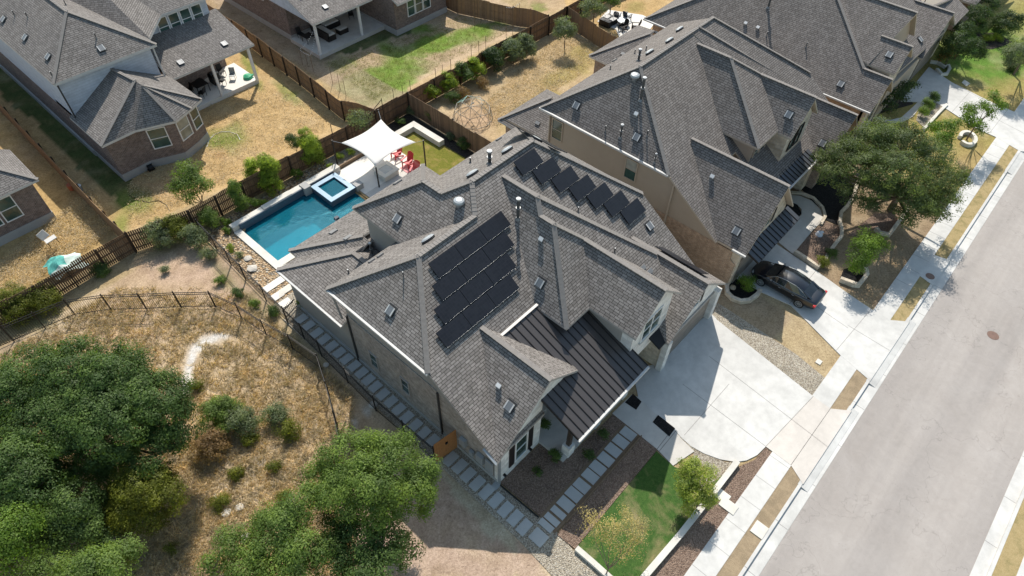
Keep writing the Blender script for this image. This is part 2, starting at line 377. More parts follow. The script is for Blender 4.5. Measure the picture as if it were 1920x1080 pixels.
# ------------------------------------------------------------------ mesh helpers
ORG = {}
class MB:
    def __init__(s): s.v = []; s.f = []; s.m = []
    def add(s, vs, fs, mi=0):
        o = len(s.v); s.v += [tuple(x) for x in vs]
        for f in fs: s.f.append([o + i for i in f]); s.m.append(mi)
        return s
    def box(s, c, size, rz=0, mi=0, tilt=None):
        x, y, z = [q / 2 for q in size]
        pts = [Vector((a * x, b * y, d * z)) for d in (-1, 1) for a, b in ((-1, -1), (1, -1), (1, 1), (-1, 1))]
        M = Matrix.Rotation(rz, 3, 'Z')
        if tilt is not None: M = M @ tilt
        pts = [M @ p + Vector(c) for p in pts]
        return s.add(pts, [(3, 2, 1, 0), (4, 5, 6, 7), (0, 1, 5, 4), (1, 2, 6, 5), (2, 3, 7, 6), (3, 0, 4, 7)], mi)
    def frame(s, o, ax, ay, az, mi=0):
        """box from corner o with three edge vectors"""
        o, ax, ay, az = map(Vector, (o, ax, ay, az))
        pts = [o, o + ax, o + ax + ay, o + ay, o + az, o + ax + az, o + ax + ay + az, o + ay + az]
        return s.add(pts, [(3, 2, 1, 0), (4, 5, 6, 7), (0, 1, 5, 4), (1, 2, 6, 5), (2, 3, 7, 6), (3, 0, 4, 7)], mi)
    def bar(s, a, b, w, h=None, mi=0, up=Vector((0, 0, 1))):
        a, b = Vector(a), Vector(b); d = (b - a)
        if d.length < 1e-6: return s
        h = h or w; dn = d.normalized()
        x = dn.cross(up)
        if x.length < 1e-3: x = dn.cross(Vector((1, 0, 0)))
        x.normalize(); y = x.cross(dn)
        return s.frame(a - x * w / 2 - y * h / 2, x * w, y * h, d, mi)
    def tube(s, a, b, r0, r1=None, n=8, mi=0, cap=True):
        r1 = r0 if r1 is None else r1
        a, b = Vector(a), Vector(b); d = (b - a).normalized()
        x = d.cross(Vector((0, 0, 1)))
        if x.length < 1e-3: x = Vector((1, 0, 0))
        x.normalize(); y = d.cross(x)
        p = []
        for c, r in ((a, r0), (b, r1)):
            for i in range(n):
                t = 2 * math.pi * i / n
                p.append(c + x * (math.cos(t) * r) + y * (math.sin(t) * r))
        fs = [(i, (i + 1) % n, n + (i + 1) % n, n + i) for i in range(n)]
        if cap: fs += [tuple(range(n))[::-1], tuple(range(n, 2 * n))]
        return s.add(p, fs, mi)
    def prism(s, poly, z0, z1, mi=0, side=None):
        """poly: list of (x,y[,z]); top at z1 (or own z), bottom z0"""
        poly = [tuple(p[:2]) for p in poly]
        ar = sum(poly[i][0] * poly[(i + 1) % len(poly)][1] - poly[(i + 1) % len(poly)][0] * poly[i][1] for i in range(len(poly)))
        if ar < 0: poly = poly[::-1]
        n = len(poly)
        vs = [(x, y, z0) for x, y in poly] + [(x, y, z1) for x, y in poly]
        s.add(vs, [tuple(range(n, 2 * n))], mi)
        o = len(s.v) - 2 * n; sm = mi if side is None else side
        for i in range(n):
            s.f.append([o + i, o + (i + 1) % n, o + n + (i + 1) % n, o + n + i]); s.m.append(sm)
        s.f.append([o + i for i in range(n)][::-1]); s.m.append(sm)
        return s
    def slab(s, poly, t, mi=0, side=1):
        """sloping roof slab: 3-D polygon, vertical thickness t"""
        poly = [Vector(p) for p in poly]
        nx = Vector((0, 0, 0))
        for i in range(len(poly)):
            a, b = poly[i], poly[(i + 1) % len(poly)]
            nx += a.cross(b)
        if nx.z < 0: poly = poly[::-1]
        n = len(poly); lo = [p - Vector((0, 0, t)) for p in poly]
        o = len(s.v); s.v += [tuple(p) for p in poly + lo]
        s.f.append([o + i for i in range(n)]); s.m.append(mi)
        for i in range(n):
            j = (i + 1) % n
            s.f.append([o + n + i, o + n + j, o + j, o + i]); s.m.append(side)
        s.f.append([o + n + i for i in range(n)][::-1]); s.m.append(side)
        return s
    def build(s, name, mats, parent=None, smooth=False, bevel=0):
        if not isinstance(mats, (list, tuple)): mats = [mats]
        off = ORG.get(parent.name, Vector((0, 0, 0))) if parent else Vector((0, 0, 0))
        me = bpy.data.meshes.new(name)
        me.from_pydata([tuple(Vector(v) - off) for v in s.v], [], s.f)
        for q in mats: me.materials.append(MATS[q])
        me.polygons.foreach_set('material_index', s.m)
        if smooth: me.polygons.foreach_set('use_smooth', [True] * len(s.f))
        uvl = me.uv_layers.new(name='UVMap')
        uv = np.zeros((len(me.loops), 2), dtype=np.float32)
        V = s.v
        for p in me.polygons:
            nn = p.normal
            if abs(nn.z) > .995: t = Vector((1, 0, 0)); q = Vector((0, 1, 0))
            else:
                t = Vector((-nn.y, nn.x, 0)).normalized(); q = nn.cross(t)
            for li in p.loop_indices:
                c = Vector(V[me.loops[li].vertex_index]); uv[li] = (c.dot(t), c.dot(q))
        uvl.data.foreach_set('uv', uv.ravel())
        me.update()
        o = bpy.data.objects.new(name, me); COL.objects.link(o)
        if parent: o.parent = parent; ORG[o.name] = off
        if bevel:
            bv = o.modifiers.new('bevel', 'BEVEL'); bv.width = bevel; bv.segments = 2; bv.limit_method = 'ANGLE'
        return o
def tag(o, label=None, cat=None, group=None, kind=None):
    if label: o['label'] = label
    if cat: o['category'] = cat
    if group: o['group'] = group
    if kind: o['kind'] = kind
    return o
def empty(name, loc, label=None, cat=None, group=None):
    o = bpy.data.objects.new(name, None); COL.objects.link(o); o.location = loc; o.empty_display_size = .3
    ORG[o.name] = Vector(loc); tag(o, label, cat, group); return o
def proto(name, label=None, cat=None, group=None):
    return empty(name, (0, 0, 0), label, cat, group)
CH_ = {}
def kids(o): return [c for c in COL.objects if c.parent == o]
def copy_tree(o, parent=None):
    c = o.copy(); COL.objects.link(c); c.parent = parent
    for ch in kids(o): copy_tree(ch, c)
    return c
def place(src, used, loc, rz, label=None, group=None, scale=1):
    o = src if not used else copy_tree(src)
    o.location = loc; o.rotation_euler = (0, 0, rz); o.scale = (scale,) * 3
    if label: o['label'] = label
    if group: o['group'] = group
    return o
def struct(o): o['kind'] = 'structure'; return o
def sheet(name, poly, top, mt, px=True, thick=.1, side=None):
    if px: poly = [at(*p, top) for p in poly]
    b = MB(); b.prism(poly, top - thick, top, 0, 1)
    return struct(b.build(name, [mt, side or mt]))
# ------------------------------------------------------------------ ground
def sstep(a, b, x):
    t = np.clip((x - a) / (b - a), 0, 1); return t * t * (3 - 2 * t)
def gz_np(U, V):
    z = -.5 * sstep(38.6, 41.5, V)
    z = np.where((V < -1.55) & (V > -10.2), -.35, z)
    z = np.where((U > 12.1) & (U < 19.7) & (V > 30.95) & (V < 34.95), -2.0, z)
    return z
def gz(u, v): return float(gz_np(np.array([u]), np.array([v]))[0])
def vnoise(x, y, s, seed=0):
    r = np.random.default_rng(seed); out = np.zeros_like(x)
    for k in range(6):
        a = r.uniform(0, 6.28); f = s * (1 + .6 * k); ph = r.uniform(0, 6.28)
        out += np.sin((x * math.cos(a) + y * math.sin(a)) * f + ph + 1.3 * np.sin((y * math.cos(a * 1.7) - x * math.sin(a)) * f * .7)) / (1 + .5 * k)
    return out / 2.6
us = np.concatenate([[-300, -150, -60, -25], np.arange(-12, 80, .3), [90, 120, 200, 400]])
vs = np.concatenate([[-300, -120, -50, -25], np.arange(-14, 76, .3), [85, 110, 180, 400]])
UU, VV = np.meshgrid(us, vs, indexing='ij')
ZZ = gz_np(UU, VV)
# image position of each ground point, used only to say which patch of land it is on
cc = RC @ np.stack([UU.ravel(), VV.ravel(), (ZZ - CH).ravel()])
cc[2] = np.maximum(cc[2], 1e-3)
PX = (960 + FPX * cc[0] / cc[2]).reshape(UU.shape); PY = (540 + FPX * cc[1] / cc[2]).reshape(UU.shape)
n1 = vnoise(UU, VV, 1.1, 1) * 7; n2 = vnoise(UU, VV, 1.3, 2) * 7
n3 = vnoise(UU, VV, 2.9, 3) * 3; n4 = vnoise(UU, VV, .35, 5)
QX, QY = PX + n1 + n3, PY + n2 + n3
COLR = np.zeros(UU.shape + (3,)); COLR[:] = (.36, .27, .15)
def paint(mask, c, a=1.0):
    mk = (np.clip(mask, 0, 1) * a)[..., None]
    COLR[:] = COLR * (1 - mk) + np.array(c) * mk
def inpoly(X, Y, poly):
    ins = np.zeros(X.shape, bool); j = len(poly) - 1
    for i in range(len(poly)):
        xi, yi = poly[i]; xj, yj = poly[j]
        c = ((yi > Y) != (yj > Y)) & (X < (xj - xi) * (Y - yi) / (yj - yi + 1e-9) + xi)
        ins ^= c; j = i
    return ins.astype(float)
def blob(x, y, rx, ry, soft=.5, ang=0, _x=0):
    dx, dy = QX - x, QY - y; c, s = math.cos(ang), math.sin(ang)
    d = np.sqrt(((dx * c + dy * s) / rx) ** 2 + ((-dx * s + dy * c) / ry) ** 2)
    return 1 - sstep(1 - soft, 1 + soft * .5, d)
def W(mask_u): return mask_u.astype(float)
green, gdark, dry, gold, straw, pink, rock = (.13, .185, .03), (.035, .075, .018), (.40, .285, .16), (.45, .31, .15), (.47, .37, .25), (.44, .315, .23), (.62, .60, .57)
# land behind the iron fence
paint(W((UU < 9.4) & (VV < 37) & (VV > -1.4)), straw)
paint(W((UU < 9.4) & (VV < 37)) * np.clip(.5 + n4, 0, 1), (.39, .26, .165), .6)
for b_ in [(370, 505, 90, 40), (460, 560, 80, 35), (300, 500, 60, 25)]: paint(blob(*b_, .6), pink, .85)
for b_ in [(560, 690, 60, 90), (640, 800, 40, 40)]: paint(blob(*b_, .8), (.33, .26, .19), .6)
paint(blob(590, 770, 60, 80, .8), (.44, .31, .17), .7)
QX0, QY0 = QX, QY; QX, QY = PX + n3 * 1.4, PY + n1 * .35
for b_ in [(412, 630, 20, 8, .4, -.2), (395, 636, 17, 9), (380, 643, 15, 9), (368, 652, 12, 9), (360, 664, 9, 12), (357, 680, 9, 14), (352, 700, 9, 16), (349, 718, 10, 16), (346, 735, 11, 12)]: paint(blob(*b_), rock, 1)
QX, QY = QX0, QY0
for b_ in [(485, 873, 14, 12), (430, 915, 22, 7), (405, 962, 14, 9), (428, 962, 12, 9), (482, 940, 14, 8), (550, 940, 12, 6), (462, 1008, 10, 6), (585, 800, 20, 20), (690, 770, 12, 10), (665, 790, 10, 6)]: paint(blob(*b_), rock, .6)
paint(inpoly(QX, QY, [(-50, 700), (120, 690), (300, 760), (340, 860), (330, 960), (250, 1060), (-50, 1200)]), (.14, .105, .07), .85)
paint(inpoly(QX, QY, [(780, 860), (840, 880), (1040, 1085), (560, 1085), (640, 930)]), (.42, .31, .235))
paint(inpoly(QX, QY, [(828, 884), (870, 900), (980, 1010), (960, 1040), (880, 960)]), (.40, .36, .26), .8)
paint(inpoly(QX, QY, [(500, 530), (560, 590), (640, 680), (610, 700), (560, 650), (450, 560)]), (.22, .20, .09), .35)
for b_ in [(420, 520, 40, 14, .6, .8), (470, 570, 40, 12, .6, .8), (540, 640, 40, 16, .6, .8), (40, 595, 70, 30)]: paint(blob(*b_), (.15, .16, .05), .55)
# left house yard
yl = inpoly(PX, PY, [(-400, -200), (120, 330), (232, 440), (440, 345), (690, 225), (410, 15), (300, -400)])
paint(yl, gold)
paint(yl * inpoly(QX, QY, [(-300, -100), (95, 60), (250, 345), (300, 360), (235, 395), (170, 330)]), gdark, .9)  # green strip along the wall, its colour darkened for the shade there
for b_ in [(425, 262, 44, 28), (440, 245, 24, 18), (400, 262, 26, 20), (225, 425, 22, 26), (250, 380, 40, 30), (470, 135, 12, 45, .5, -.5), (545, 175, 40, 10, .5, .7)]: paint(yl * blob(*b_, .7), green, .75)
for b_ in [(420, 290, 20, 8), (300, 350, 70, 22)]: paint(yl * blob(*b_, .8), (.42, .25, .13), .6)
# yard on the left edge
ye = inpoly(PX, PY, [(-500, -200), (0, 195), (120, 325), (232, 440), (60, 540), (-300, 700)])
paint(ye, (.42, .29, .13)); paint(ye * blob(60, 270, 30, 60), (.28, .2, .11), .6)
# yard with the string lights
ym = inpoly(PX, PY, [(300, -300), (410, 20), (705, 215), (1008, 35), (860, -40), (700, -300)])
paint(ym, (.43, .32, .21))
for b_ in [(700, 165, 60, 24), (745, 115, 30, 30), (800, 85, 55, 16, .5, -.3), (860, 72, 40, 14), (905, 62, 22, 14), (640, 120, 30, 16), (690, 150, 90, 22, .5, -.35), (650, 185, 40, 10, .5, -.3), (730, 175, 50, 12, .5, -.4), (880, 60, 60, 10, .5, -.3), (940, 45, 20, 8), (790, 55, 30, 10), (820, 85, 45, 16, .5, -.2), (760, 145, 50, 14, .5, -.3), (725, 88, 18, 16), (770, 120, 40, 12), (690, 190, 60, 12)]: paint(ym * blob(*b_, .7), (.15, .24, .04), .95)
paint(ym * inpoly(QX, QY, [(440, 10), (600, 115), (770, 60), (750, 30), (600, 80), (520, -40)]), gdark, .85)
for b_ in [(640, 75, 60, 14, .6, -.4)]: paint(ym * blob(*b_, .6), (.30, .19, .11), .9)
# yard behind the tan house
yt = inpoly(PX, PY, [(760, 165), (1060, 15), (1165, 75), (1160, 300), (905, 262)])
paint(yt, (.42, .31, .18))
for b_ in [(1060, 140, 60, 16, .6, -.4), (990, 215, 60, 20, .6, -.5), (1090, 100, 30, 18), (1030, 185, 30, 14)]: paint(yt * blob(*b_, .8), (.32, .27, .075), .7)
paint(yt * blob(888, 220, 42, 34, .5), (.42, .29, .19), .8)
yf = inpoly(PX, PY, [(870, -200), (1008, 33), (1110, -5), (1100, -300)])
paint(yf, (.38, .27, .16)); paint(yf * blob(1010, 15, 22, 10), green, .7)
yh = inpoly(PX, PY, [(1060, 10), (1165, 75), (1300, 60), (1300, -300), (1060, -300)])
paint(yh, (.44, .30, .14)); paint(yh * blob(1190, 12, 20, 12), (.2, .19, .05), .5)
# front yards
paint(W((UU > 27.4) & (UU < 36) & (VV > .38) & (VV < 8.2)), (.40, .31, .185))
paint(W((UU > 27.4) & (UU < 31) & (VV > 4)), (.30, .23, .16), .7)
paint(W((UU > 35.4) & (VV > .38) & (VV < 11)), (.27, .20, .13))
for b_ in [(1640, 560, 50, 16), (1700, 500, 40, 22), (1600, 500, 30, 12)]: paint(blob(*b_, .7), (.40, .27, .15), .55)
paint(W((UU > 48.5) & (VV > .38) & (VV < 9.5)), (.29, .24, .085))
for b_ in [(1820, 300, 40, 30), (1720, 340, 30, 30)]: paint(blob(*b_, .8), (.38, .27, .13), .6)
paint(W((UU > 61.5) & (VV > .38) & (VV < 10)) * blob(1850, 100, 110, 62, .4), (.10, .19, .03))
paint(W((UU > 60) & (VV > .38)) * blob(1880, 200, 60, 26, .6), (.33, .26, .10), .8)
paint(W(VV < -10.2), (.38, .29, .15))
paint(np.clip(.3 + n3 / 3, 0, 1), tuple(np.array((.28, .2, .1))), .25); paint(np.clip(n1 / 7 - .1, 0, 1) * (VV > 1), (.52, .42, .28), .3)

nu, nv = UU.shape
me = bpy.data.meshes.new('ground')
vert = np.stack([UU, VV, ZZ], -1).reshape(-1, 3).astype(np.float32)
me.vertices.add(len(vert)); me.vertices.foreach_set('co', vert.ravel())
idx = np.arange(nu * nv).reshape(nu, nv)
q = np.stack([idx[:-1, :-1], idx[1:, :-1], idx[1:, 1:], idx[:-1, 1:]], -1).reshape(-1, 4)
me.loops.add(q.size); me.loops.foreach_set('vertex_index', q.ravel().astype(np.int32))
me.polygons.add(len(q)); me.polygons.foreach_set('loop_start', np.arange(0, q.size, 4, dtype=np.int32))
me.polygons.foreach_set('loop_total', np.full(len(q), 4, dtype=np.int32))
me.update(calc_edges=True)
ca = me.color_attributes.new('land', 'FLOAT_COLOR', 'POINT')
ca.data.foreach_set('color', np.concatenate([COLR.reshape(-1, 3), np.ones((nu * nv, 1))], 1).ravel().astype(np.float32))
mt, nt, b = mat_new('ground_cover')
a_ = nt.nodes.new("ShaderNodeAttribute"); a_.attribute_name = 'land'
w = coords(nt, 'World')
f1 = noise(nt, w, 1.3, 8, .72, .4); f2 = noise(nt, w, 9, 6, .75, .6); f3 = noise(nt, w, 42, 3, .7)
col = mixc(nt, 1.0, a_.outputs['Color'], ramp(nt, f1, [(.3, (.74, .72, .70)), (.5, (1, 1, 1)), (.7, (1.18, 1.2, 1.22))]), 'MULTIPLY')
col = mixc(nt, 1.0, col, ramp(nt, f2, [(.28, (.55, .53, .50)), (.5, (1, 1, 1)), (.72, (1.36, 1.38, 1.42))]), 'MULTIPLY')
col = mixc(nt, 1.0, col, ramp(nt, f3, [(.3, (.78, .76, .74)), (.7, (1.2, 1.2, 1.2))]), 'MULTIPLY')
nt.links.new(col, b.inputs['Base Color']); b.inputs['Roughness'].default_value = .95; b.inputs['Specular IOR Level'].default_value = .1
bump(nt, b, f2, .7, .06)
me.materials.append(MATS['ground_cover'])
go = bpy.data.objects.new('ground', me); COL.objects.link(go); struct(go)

def rect(name, u0, v0, u1, v1, top, mt, thick=.1, side=None):
    return sheet(name, [(u0, v0), (u1, v0), (u1, v1), (u0, v1)], top, mt, px=False, thick=thick, side=side)
# street
rect('street', -120, -9.55, 220, -2.2, -.10, 'asphalt', .3)
for nm, a, b_ in (('gutter', -2.2, -1.63), ('gutter', -10.12, -9.55)): rect(nm, -120, a, 220, b_, -.085, 'concrete', .3)
rect('kerb', -120, -1.63, 220, -1.47, .05, 'concrete', .4); rect('kerb', -120, -10.28, 220, -10.12, .05, 'concrete', .4)
rect('sidewalk', -120, -.72, 220, .39, .05, 'concrete', .2)
rect('sidewalk', -120, -12.6, 220, -11.15, .05, 'concrete', .2)
rect('verge', -120, -1.47, 33, -.72, .03, 'verge'); rect('verge', 33, -1.47, 220, -.72, .03, 'verge_gold')
rect('verge', -120, -11.15, 220, -10.28, .03, 'verge_gold')
# pavement joints: narrow dark recessed strips
jb = MB()
for u in np.arange(-12, 21.5, 1.52): jb.box((u, -.165, .052), (.014, 1.1, .004))
for u in np.arange(37, 90, 1.52): jb.box((u, -.165, .052), (.014, 1.1, .004))
for u in np.arange(-12, 90, 3.05): jb.box((u, -1.9, -.084), (.02, .56, .005)); jb.box((u, -1.55, .052), (.02, .15, .004)); jb.box((u, -9.83, -.084), (.02, .56, .005))
m_plain('joint', (.20, .185, .17), .9)
struct(jb.build('sidewalk_joints', 'joint'))

# driveways
DZ = .056
DW = 'concrete'
def drive(name, poly): return sheet(name, poly, DZ, DW, thick=.15)
drive('driveway', [(1185, 690), (1232, 683), (1330, 584), (1345, 600), (1525, 743), (1557, 766), (1597, 770), (1506, 908), (1483, 872), (1436, 837), (1420, 853), (1400, 863), (1380, 866), (1350, 861), (1320, 850), (1295, 836), (1277, 820), (1262, 803), (1225, 772), (1197, 745)])
drive('driveway', [(1378, 520), (1445, 450), (1482, 475), (1530, 507), (1600, 557), (1638, 582), (1670, 600), (1706, 603), (1632, 714), (1578, 668), (1483, 572), (1423, 545)])
drive('driveway', [(1688, 190), (1742, 125), (1783, 153), (1850, 187), (1905, 211), (1960, 225), (1975, 290), (1912, 283), (1868, 257), (1830, 240), (1776, 205), (1755, 192)])
def joints(lines, z=DZ + .002, w=.02):
    b_ = MB()
    for p0, p1 in lines:
        b_.bar(at(*p0, z), at(*p1, z), w, .004)
    struct(b_.build('concrete_joints', 'joint'))
sheet('driveway_apron', [(1436, 837), (1525, 743), (1557, 766), (1597, 770), (1506, 908), (1483, 872)], DZ + .004, 'concrete_warm', thick=.05)
for p_, q_ in (((1506, 908), (1597, 770)), ((1632, 714), (1706, 603)), ((1860, 400), (1861, 399))):
    u0_, u1_ = at(*p_)[0] - .2, at(*q_)[0] + .2
    if u1_ - u0_ < 1.5: u0_, u1_ = 55.5, 62.5
    b_ = MB(); b_.slab([(u0_, -1.44, .058), (u1_, -1.44, .058), (u1_, -2.02, -.07), (u0_, -2.02, -.07)], .1); struct(b_.build('driveway_apron', ['concrete', 'concrete']))
joints([((1280, 720), (1436, 837)), ((1330, 668), (1552, 838)), ((1436, 837), (1525, 743)), ((1367, 720), (1283, 816)), ((1483, 872), (1557, 766)),
        ((1590, 610), (1668, 657)), ((1568, 657), (1650, 560)), ((1510, 560), (1590, 615)), ((1430, 500), (1530, 570)), ((1480, 570), (1530, 507)),
        ((1783, 153), (1850, 190)), ((1785, 210), (1822, 168)), ((1855, 250), (1890, 205)), ((1805, 190), (1920, 250))])
sheet('front_walk', [(1148, 775), (1184, 740), (1200, 745), (1262, 803), (1277, 822), (1302, 846), (1262, 873), (1232, 842)], .052, 'concrete_old', thick=.15)
joints([((1232, 842), (1262, 803)), ((1236, 846), (1268, 807))], .055, .03)
sheet('front_walk', [(1478, 365), (1500, 367), (1522, 376), (1538, 392), (1543, 407), (1536, 420), (1522, 434), (1487, 476), (1455, 450), (1503, 402), (1503, 392), (1494, 382), (1478, 377)], .052, 'concrete_old', thick=.15)
sheet('front_walk', [(1642, 218), (1668, 225), (1690, 220), (1712, 200), (1742, 170), (1760, 190), (1745, 185), (1722, 205), (1712, 218), (1690, 230), (1668, 230), (1640, 222)], .052, 'concrete_old', thick=.15)
sheet('inlet_pad', [(1722, 515), (1752, 478), (1782, 488), (1750, 535)], .058, 'concrete', thick=.2)
# gravel, mulch, lawn
sheet('gravel_bed', [(1336, 561), (1420, 616), (1493, 664), (1550, 711), (1526, 745), (1340, 600), (1322, 588)], .03, 'gravel')
sheet('gravel_bed', [(1262, 803), (1280, 818), (1300, 838), (1330, 855), (1360, 866), (1385, 868), (1378, 874), (1300, 930), (1290, 880), (1302, 846), (1277, 822)], .03, 'gravel')
pg = [at(*p)[:2] for p in [(832, 880), (973, 1013), (1040, 1085), (1150, 1090), (1073, 1030), (1050, 1003), (1010, 968), (940, 911)]] + [(10.7, 9.9), (10.7, 26.6), (9.35, 26.6), (9.2, 13.2)]
sheet('gravel_bed', pg, .03, 'gravel', px=False)
sheet('mulch_bed', [(937, 904), (1022, 822), (1062, 860), (1150, 776), (1171, 792), (1012, 967)], .035, 'mulch_brown')
sheet('timber_walk', [(1171, 792), (1200, 816), (1062, 979), (1040, 1000), (1012, 967)], .045, 'timber')
sheet('mulch_bed', [(1200, 817), (1232, 843), (1078, 1029), (1044, 1002), (1063, 980)], .07, 'mulch_brown', thick=.14)
sheet('lawn', [(1231, 846), (1262, 874), (1290, 885), (1300, 930), (1378, 874), (1215, 1085), (1138, 1085), (1079, 1029)], .04, 'lawn_green')
sheet('mulch_bed', [(1436, 839), (1449, 851), (1288, 1085), (1218, 1085), (1382, 876), (1415, 862)], .033, 'mulch_brown')
sheet('planting_bed', [(1140 + 47, 738), (1203, 753), (1193, 768), (1172, 754)], .075, 'mulch_black', thick=.15)
sheet('planting_bed', [(1234, 778), (1266, 803), (1255, 818), (1224, 791)], .075, 'mulch_black', thick=.15)
sheet('mulch_bed', [(1480, 374), (1496, 385), (1503, 400), (1458, 447), (1440, 440), (1455, 405)], .03, 'mulch_black')
sheet('mulch_bed', [(1520, 374), (1545, 395), (1547, 412), (1576, 424), (1578, 395), (1600, 362), (1640, 320), (1570, 330), (1500, 350)], .03, 'mulch_black')
sheet('mulch_bed', [(1522, 436), (1546, 414), (1577, 426), (1577, 440), (1560, 465), (1531, 503), (1488, 476)], .032, 'mulch_brown')
sheet('mulch_bed', [(1590, 440), (1640, 400), (1690, 400), (1660, 447), (1605, 445)], .03, 'mulch_brown')
sheet('gravel_bed', [(1722, 208), (1744, 183), (1774, 196), (1733, 240), (1718, 225)], .03, 'gravel')
sheet('mulch_bed', [(1830, 60), (1870, 62), (1900, 80), (1860, 92), (1840, 90)], .03, 'mulch_dark')
sheet('mulch_bed', [(1640, 215), (1712, 195), (1700, 150), (1640, 190)], .03, 'mulch_dark')
# pool yard
def wr(name, pts, top, mt, thick=.1): return sheet(name, pts, top, mt, px=False, thick=thick)
wr('rock_bed', [(9.75, 28), (11.5, 28), (11.5, 35.6), (20.3, 35.6), (20.3, 37.15), (9.75, 36.9)], .03, 'river_rock')
wr('rock_bed', [(20.3, 35.5), (25.8, 35.5), (25.8, 37.15), (20.3, 37.15)], .03, 'gravel')
wr('gravel_bed', [(9.6, 26.6), (12, 26.6), (12, 30.3), (11.5, 30.3), (11.5, 28), (9.6, 28)], .034, 'gravel')
wr('mulch_bed', [(25.8, 35.6), (25.8, 37.15), (28.95, 37.15), (28.9, 27), (28.0, 27), (28.0, 35.6)], .035, 'mulch_dark')
wr('patio', [(20.1, 31.9), (25.1, 31.9), (25.1, 35.35), (20.1, 35.35)], .07, 'paver_cream', .15)
wr('patio', [(15, 27), (25.1, 27), (25.1, 31.9), (20.1, 31.9), (20.1, 30.3), (15, 30.3)], .06, 'concrete_old', .15)
wr('lawn', [(25.1, 29), (28, 29), (28, 35.3), (25.1, 35.3)], .045, 'lawn_turf')
sheet('step_bed', [(1245, 796), (1262, 803), (1300, 838), (1290, 842)], .04, 'gravel')
for i, (x, y) in enumerate([(505, 540), (523, 528), (520, 556), (535, 569)]):
    u, v, _ = at(x, y); wr('paving_slab', [(u - .38, v - .27), (u + .38, v - .27), (u + .38, v + .27), (u - .38, v + .27)], .075 + .004 * i, 'paver_cream')
def pavers(lst, hu, hv, mt='paver'):
    bb = []
    for i, (x, y) in enumerate(lst):
        u, v, _ = at(x, y, .07)
        h1, h2 = hu, hv
        o = sheet('stepping_stone', [(u - h1, v - h2), (u + h1, v - h2), (u + h1, v + h2), (u - h1, v + h2)], .08 + .005 * (i % 2) + .002 * (i % 3), mt, px=False, thick=.1)
        bb.append(o)
    return bb
pavers([(1178, 813), (1164, 828), (1150, 844), (1136, 861), (1121, 877), (1107, 893), (1091, 911), (1076, 927), (1061, 945)], .28, .40)
pavers([(1047, 961), (1035, 974), (1024, 985)], .17, .40)
pavers([(983, 988), (966, 971), (948, 955), (930, 938), (912, 922), (895, 906), (878, 890), (862, 874), (845, 860)], .40, .25)
pavers([(1010, 1007)], .34, .38)
pavers([(812, 826), (795, 812), (779, 797), (763, 782), (748, 767), (733, 753), (718, 739), (704, 725), (691, 712), (678, 699), (664, 686), (650, 673), (636, 661), (622, 649), (608, 636), (594, 624), (579, 610), (565, 598)], .36, .25)
pavers([(1352, 928), (1366, 948)], .28, .42, 'limestone')
pavers([(1424, 993)], .36, .32, 'limestone')
for n_, (x, y, r_, mt) in enumerate([(1862, 629, .34, 'copper_rust'), (1744, 518, .28, 'copper_rust')]):
    u, v, z = at(x, y, -.1 if n_ == 0 else .06)
    b_ = MB(); b_.tube((u, v, z - .03), (u, v, z + .012), r_, n=24); o = b_.build('manhole_cover', mt)
    tag(o, ['round brown manhole cover in the grey street', 'brown round cover in the concrete inlet pad by the kerb'][n_], 'manhole')
b_ = MB(); u, v, z = at(1535, 679, 0); b_.box((u, v, .03), (.35, .3, .05)); tag(b_.build('meter_box', 'limestone'), 'small pale meter lid in the dry strip beside the gravel', 'meter box')
# ------------------------------------------------------------------ houses
def roof(root, polys, mt='shingle_main', trim='trim_taupe', t=.15, name='roof'):
    b_ = MB()
    for p in polys: b_.slab(p, t)
    return b_.build(name, [mt, trim], root)
def caps(root, edges, mt='ridge_cap', name='ridge_cap', w=.26):
    for e in edges: caps1(root, [e], mt, name, w)
def caps1(root, edges, mt='ridge_cap', name='ridge_cap', w=.26):
    b_ = MB()
    for a, c in edges:
        a, c = Vector(a), Vector(c); L = (c - a).length; n = max(1, int(L / .2)); d = (c - a) / n
        for i in range(n):
            p, q2 = a + d * i, a + d * (i + 1) + d * .12
            b_.bar(p + Vector((0, 0, .035 + .006 * (i % 2))), q2 + Vector((0, 0, .02)), w, .05)
    return b_.build(name, mt, root)
def wall(root, fp, z0, z1, mt, name='wall'):
    b_ = MB(); b_.prism(fp, z0, z1); return b_.build(name, mt, root)
def vwall(root, pts, v0, v1, mt, name='wall'):
    """profile pts (u,z) in a plane of constant V, extruded from v0 to v1"""
    n = len(pts); b_ = MB()
    vs = [(u, v0, z) for u, z in pts] + [(u, v1, z) for u, z in pts]
    b_.add(vs, [tuple(range(n)), tuple(range(n, 2 * n))[::-1]] + [(i, n + i, n + (i + 1) % n, (i + 1) % n) for i in range(n)])
    o = b_.build(name, mt, root)
    bm = bmesh.new(); bm.from_mesh(o.data); bmesh.ops.recalc_face_normals(bm, faces=bm.faces); bm.to_mesh(o.data); bm.free()
    return o
def uwall(root, pts, u0, u1, mt, name='wall'):
    n = len(pts); b_ = MB()
    vs = [(u0, v, z) for v, z in pts] + [(u1, v, z) for v, z in pts]
    b_.add(vs, [tuple(range(n))[::-1], tuple(range(n, 2 * n))] + [(i, (i + 1) % n, n + (i + 1) % n, n + i) for i in range(n)])
    o = b_.build(name, mt, root)
    bm = bmesh.new(); bm.from_mesh(o.data); bmesh.ops.recalc_face_normals(bm, faces=bm.faces); bm.to_mesh(o.data); bm.free()
    return o
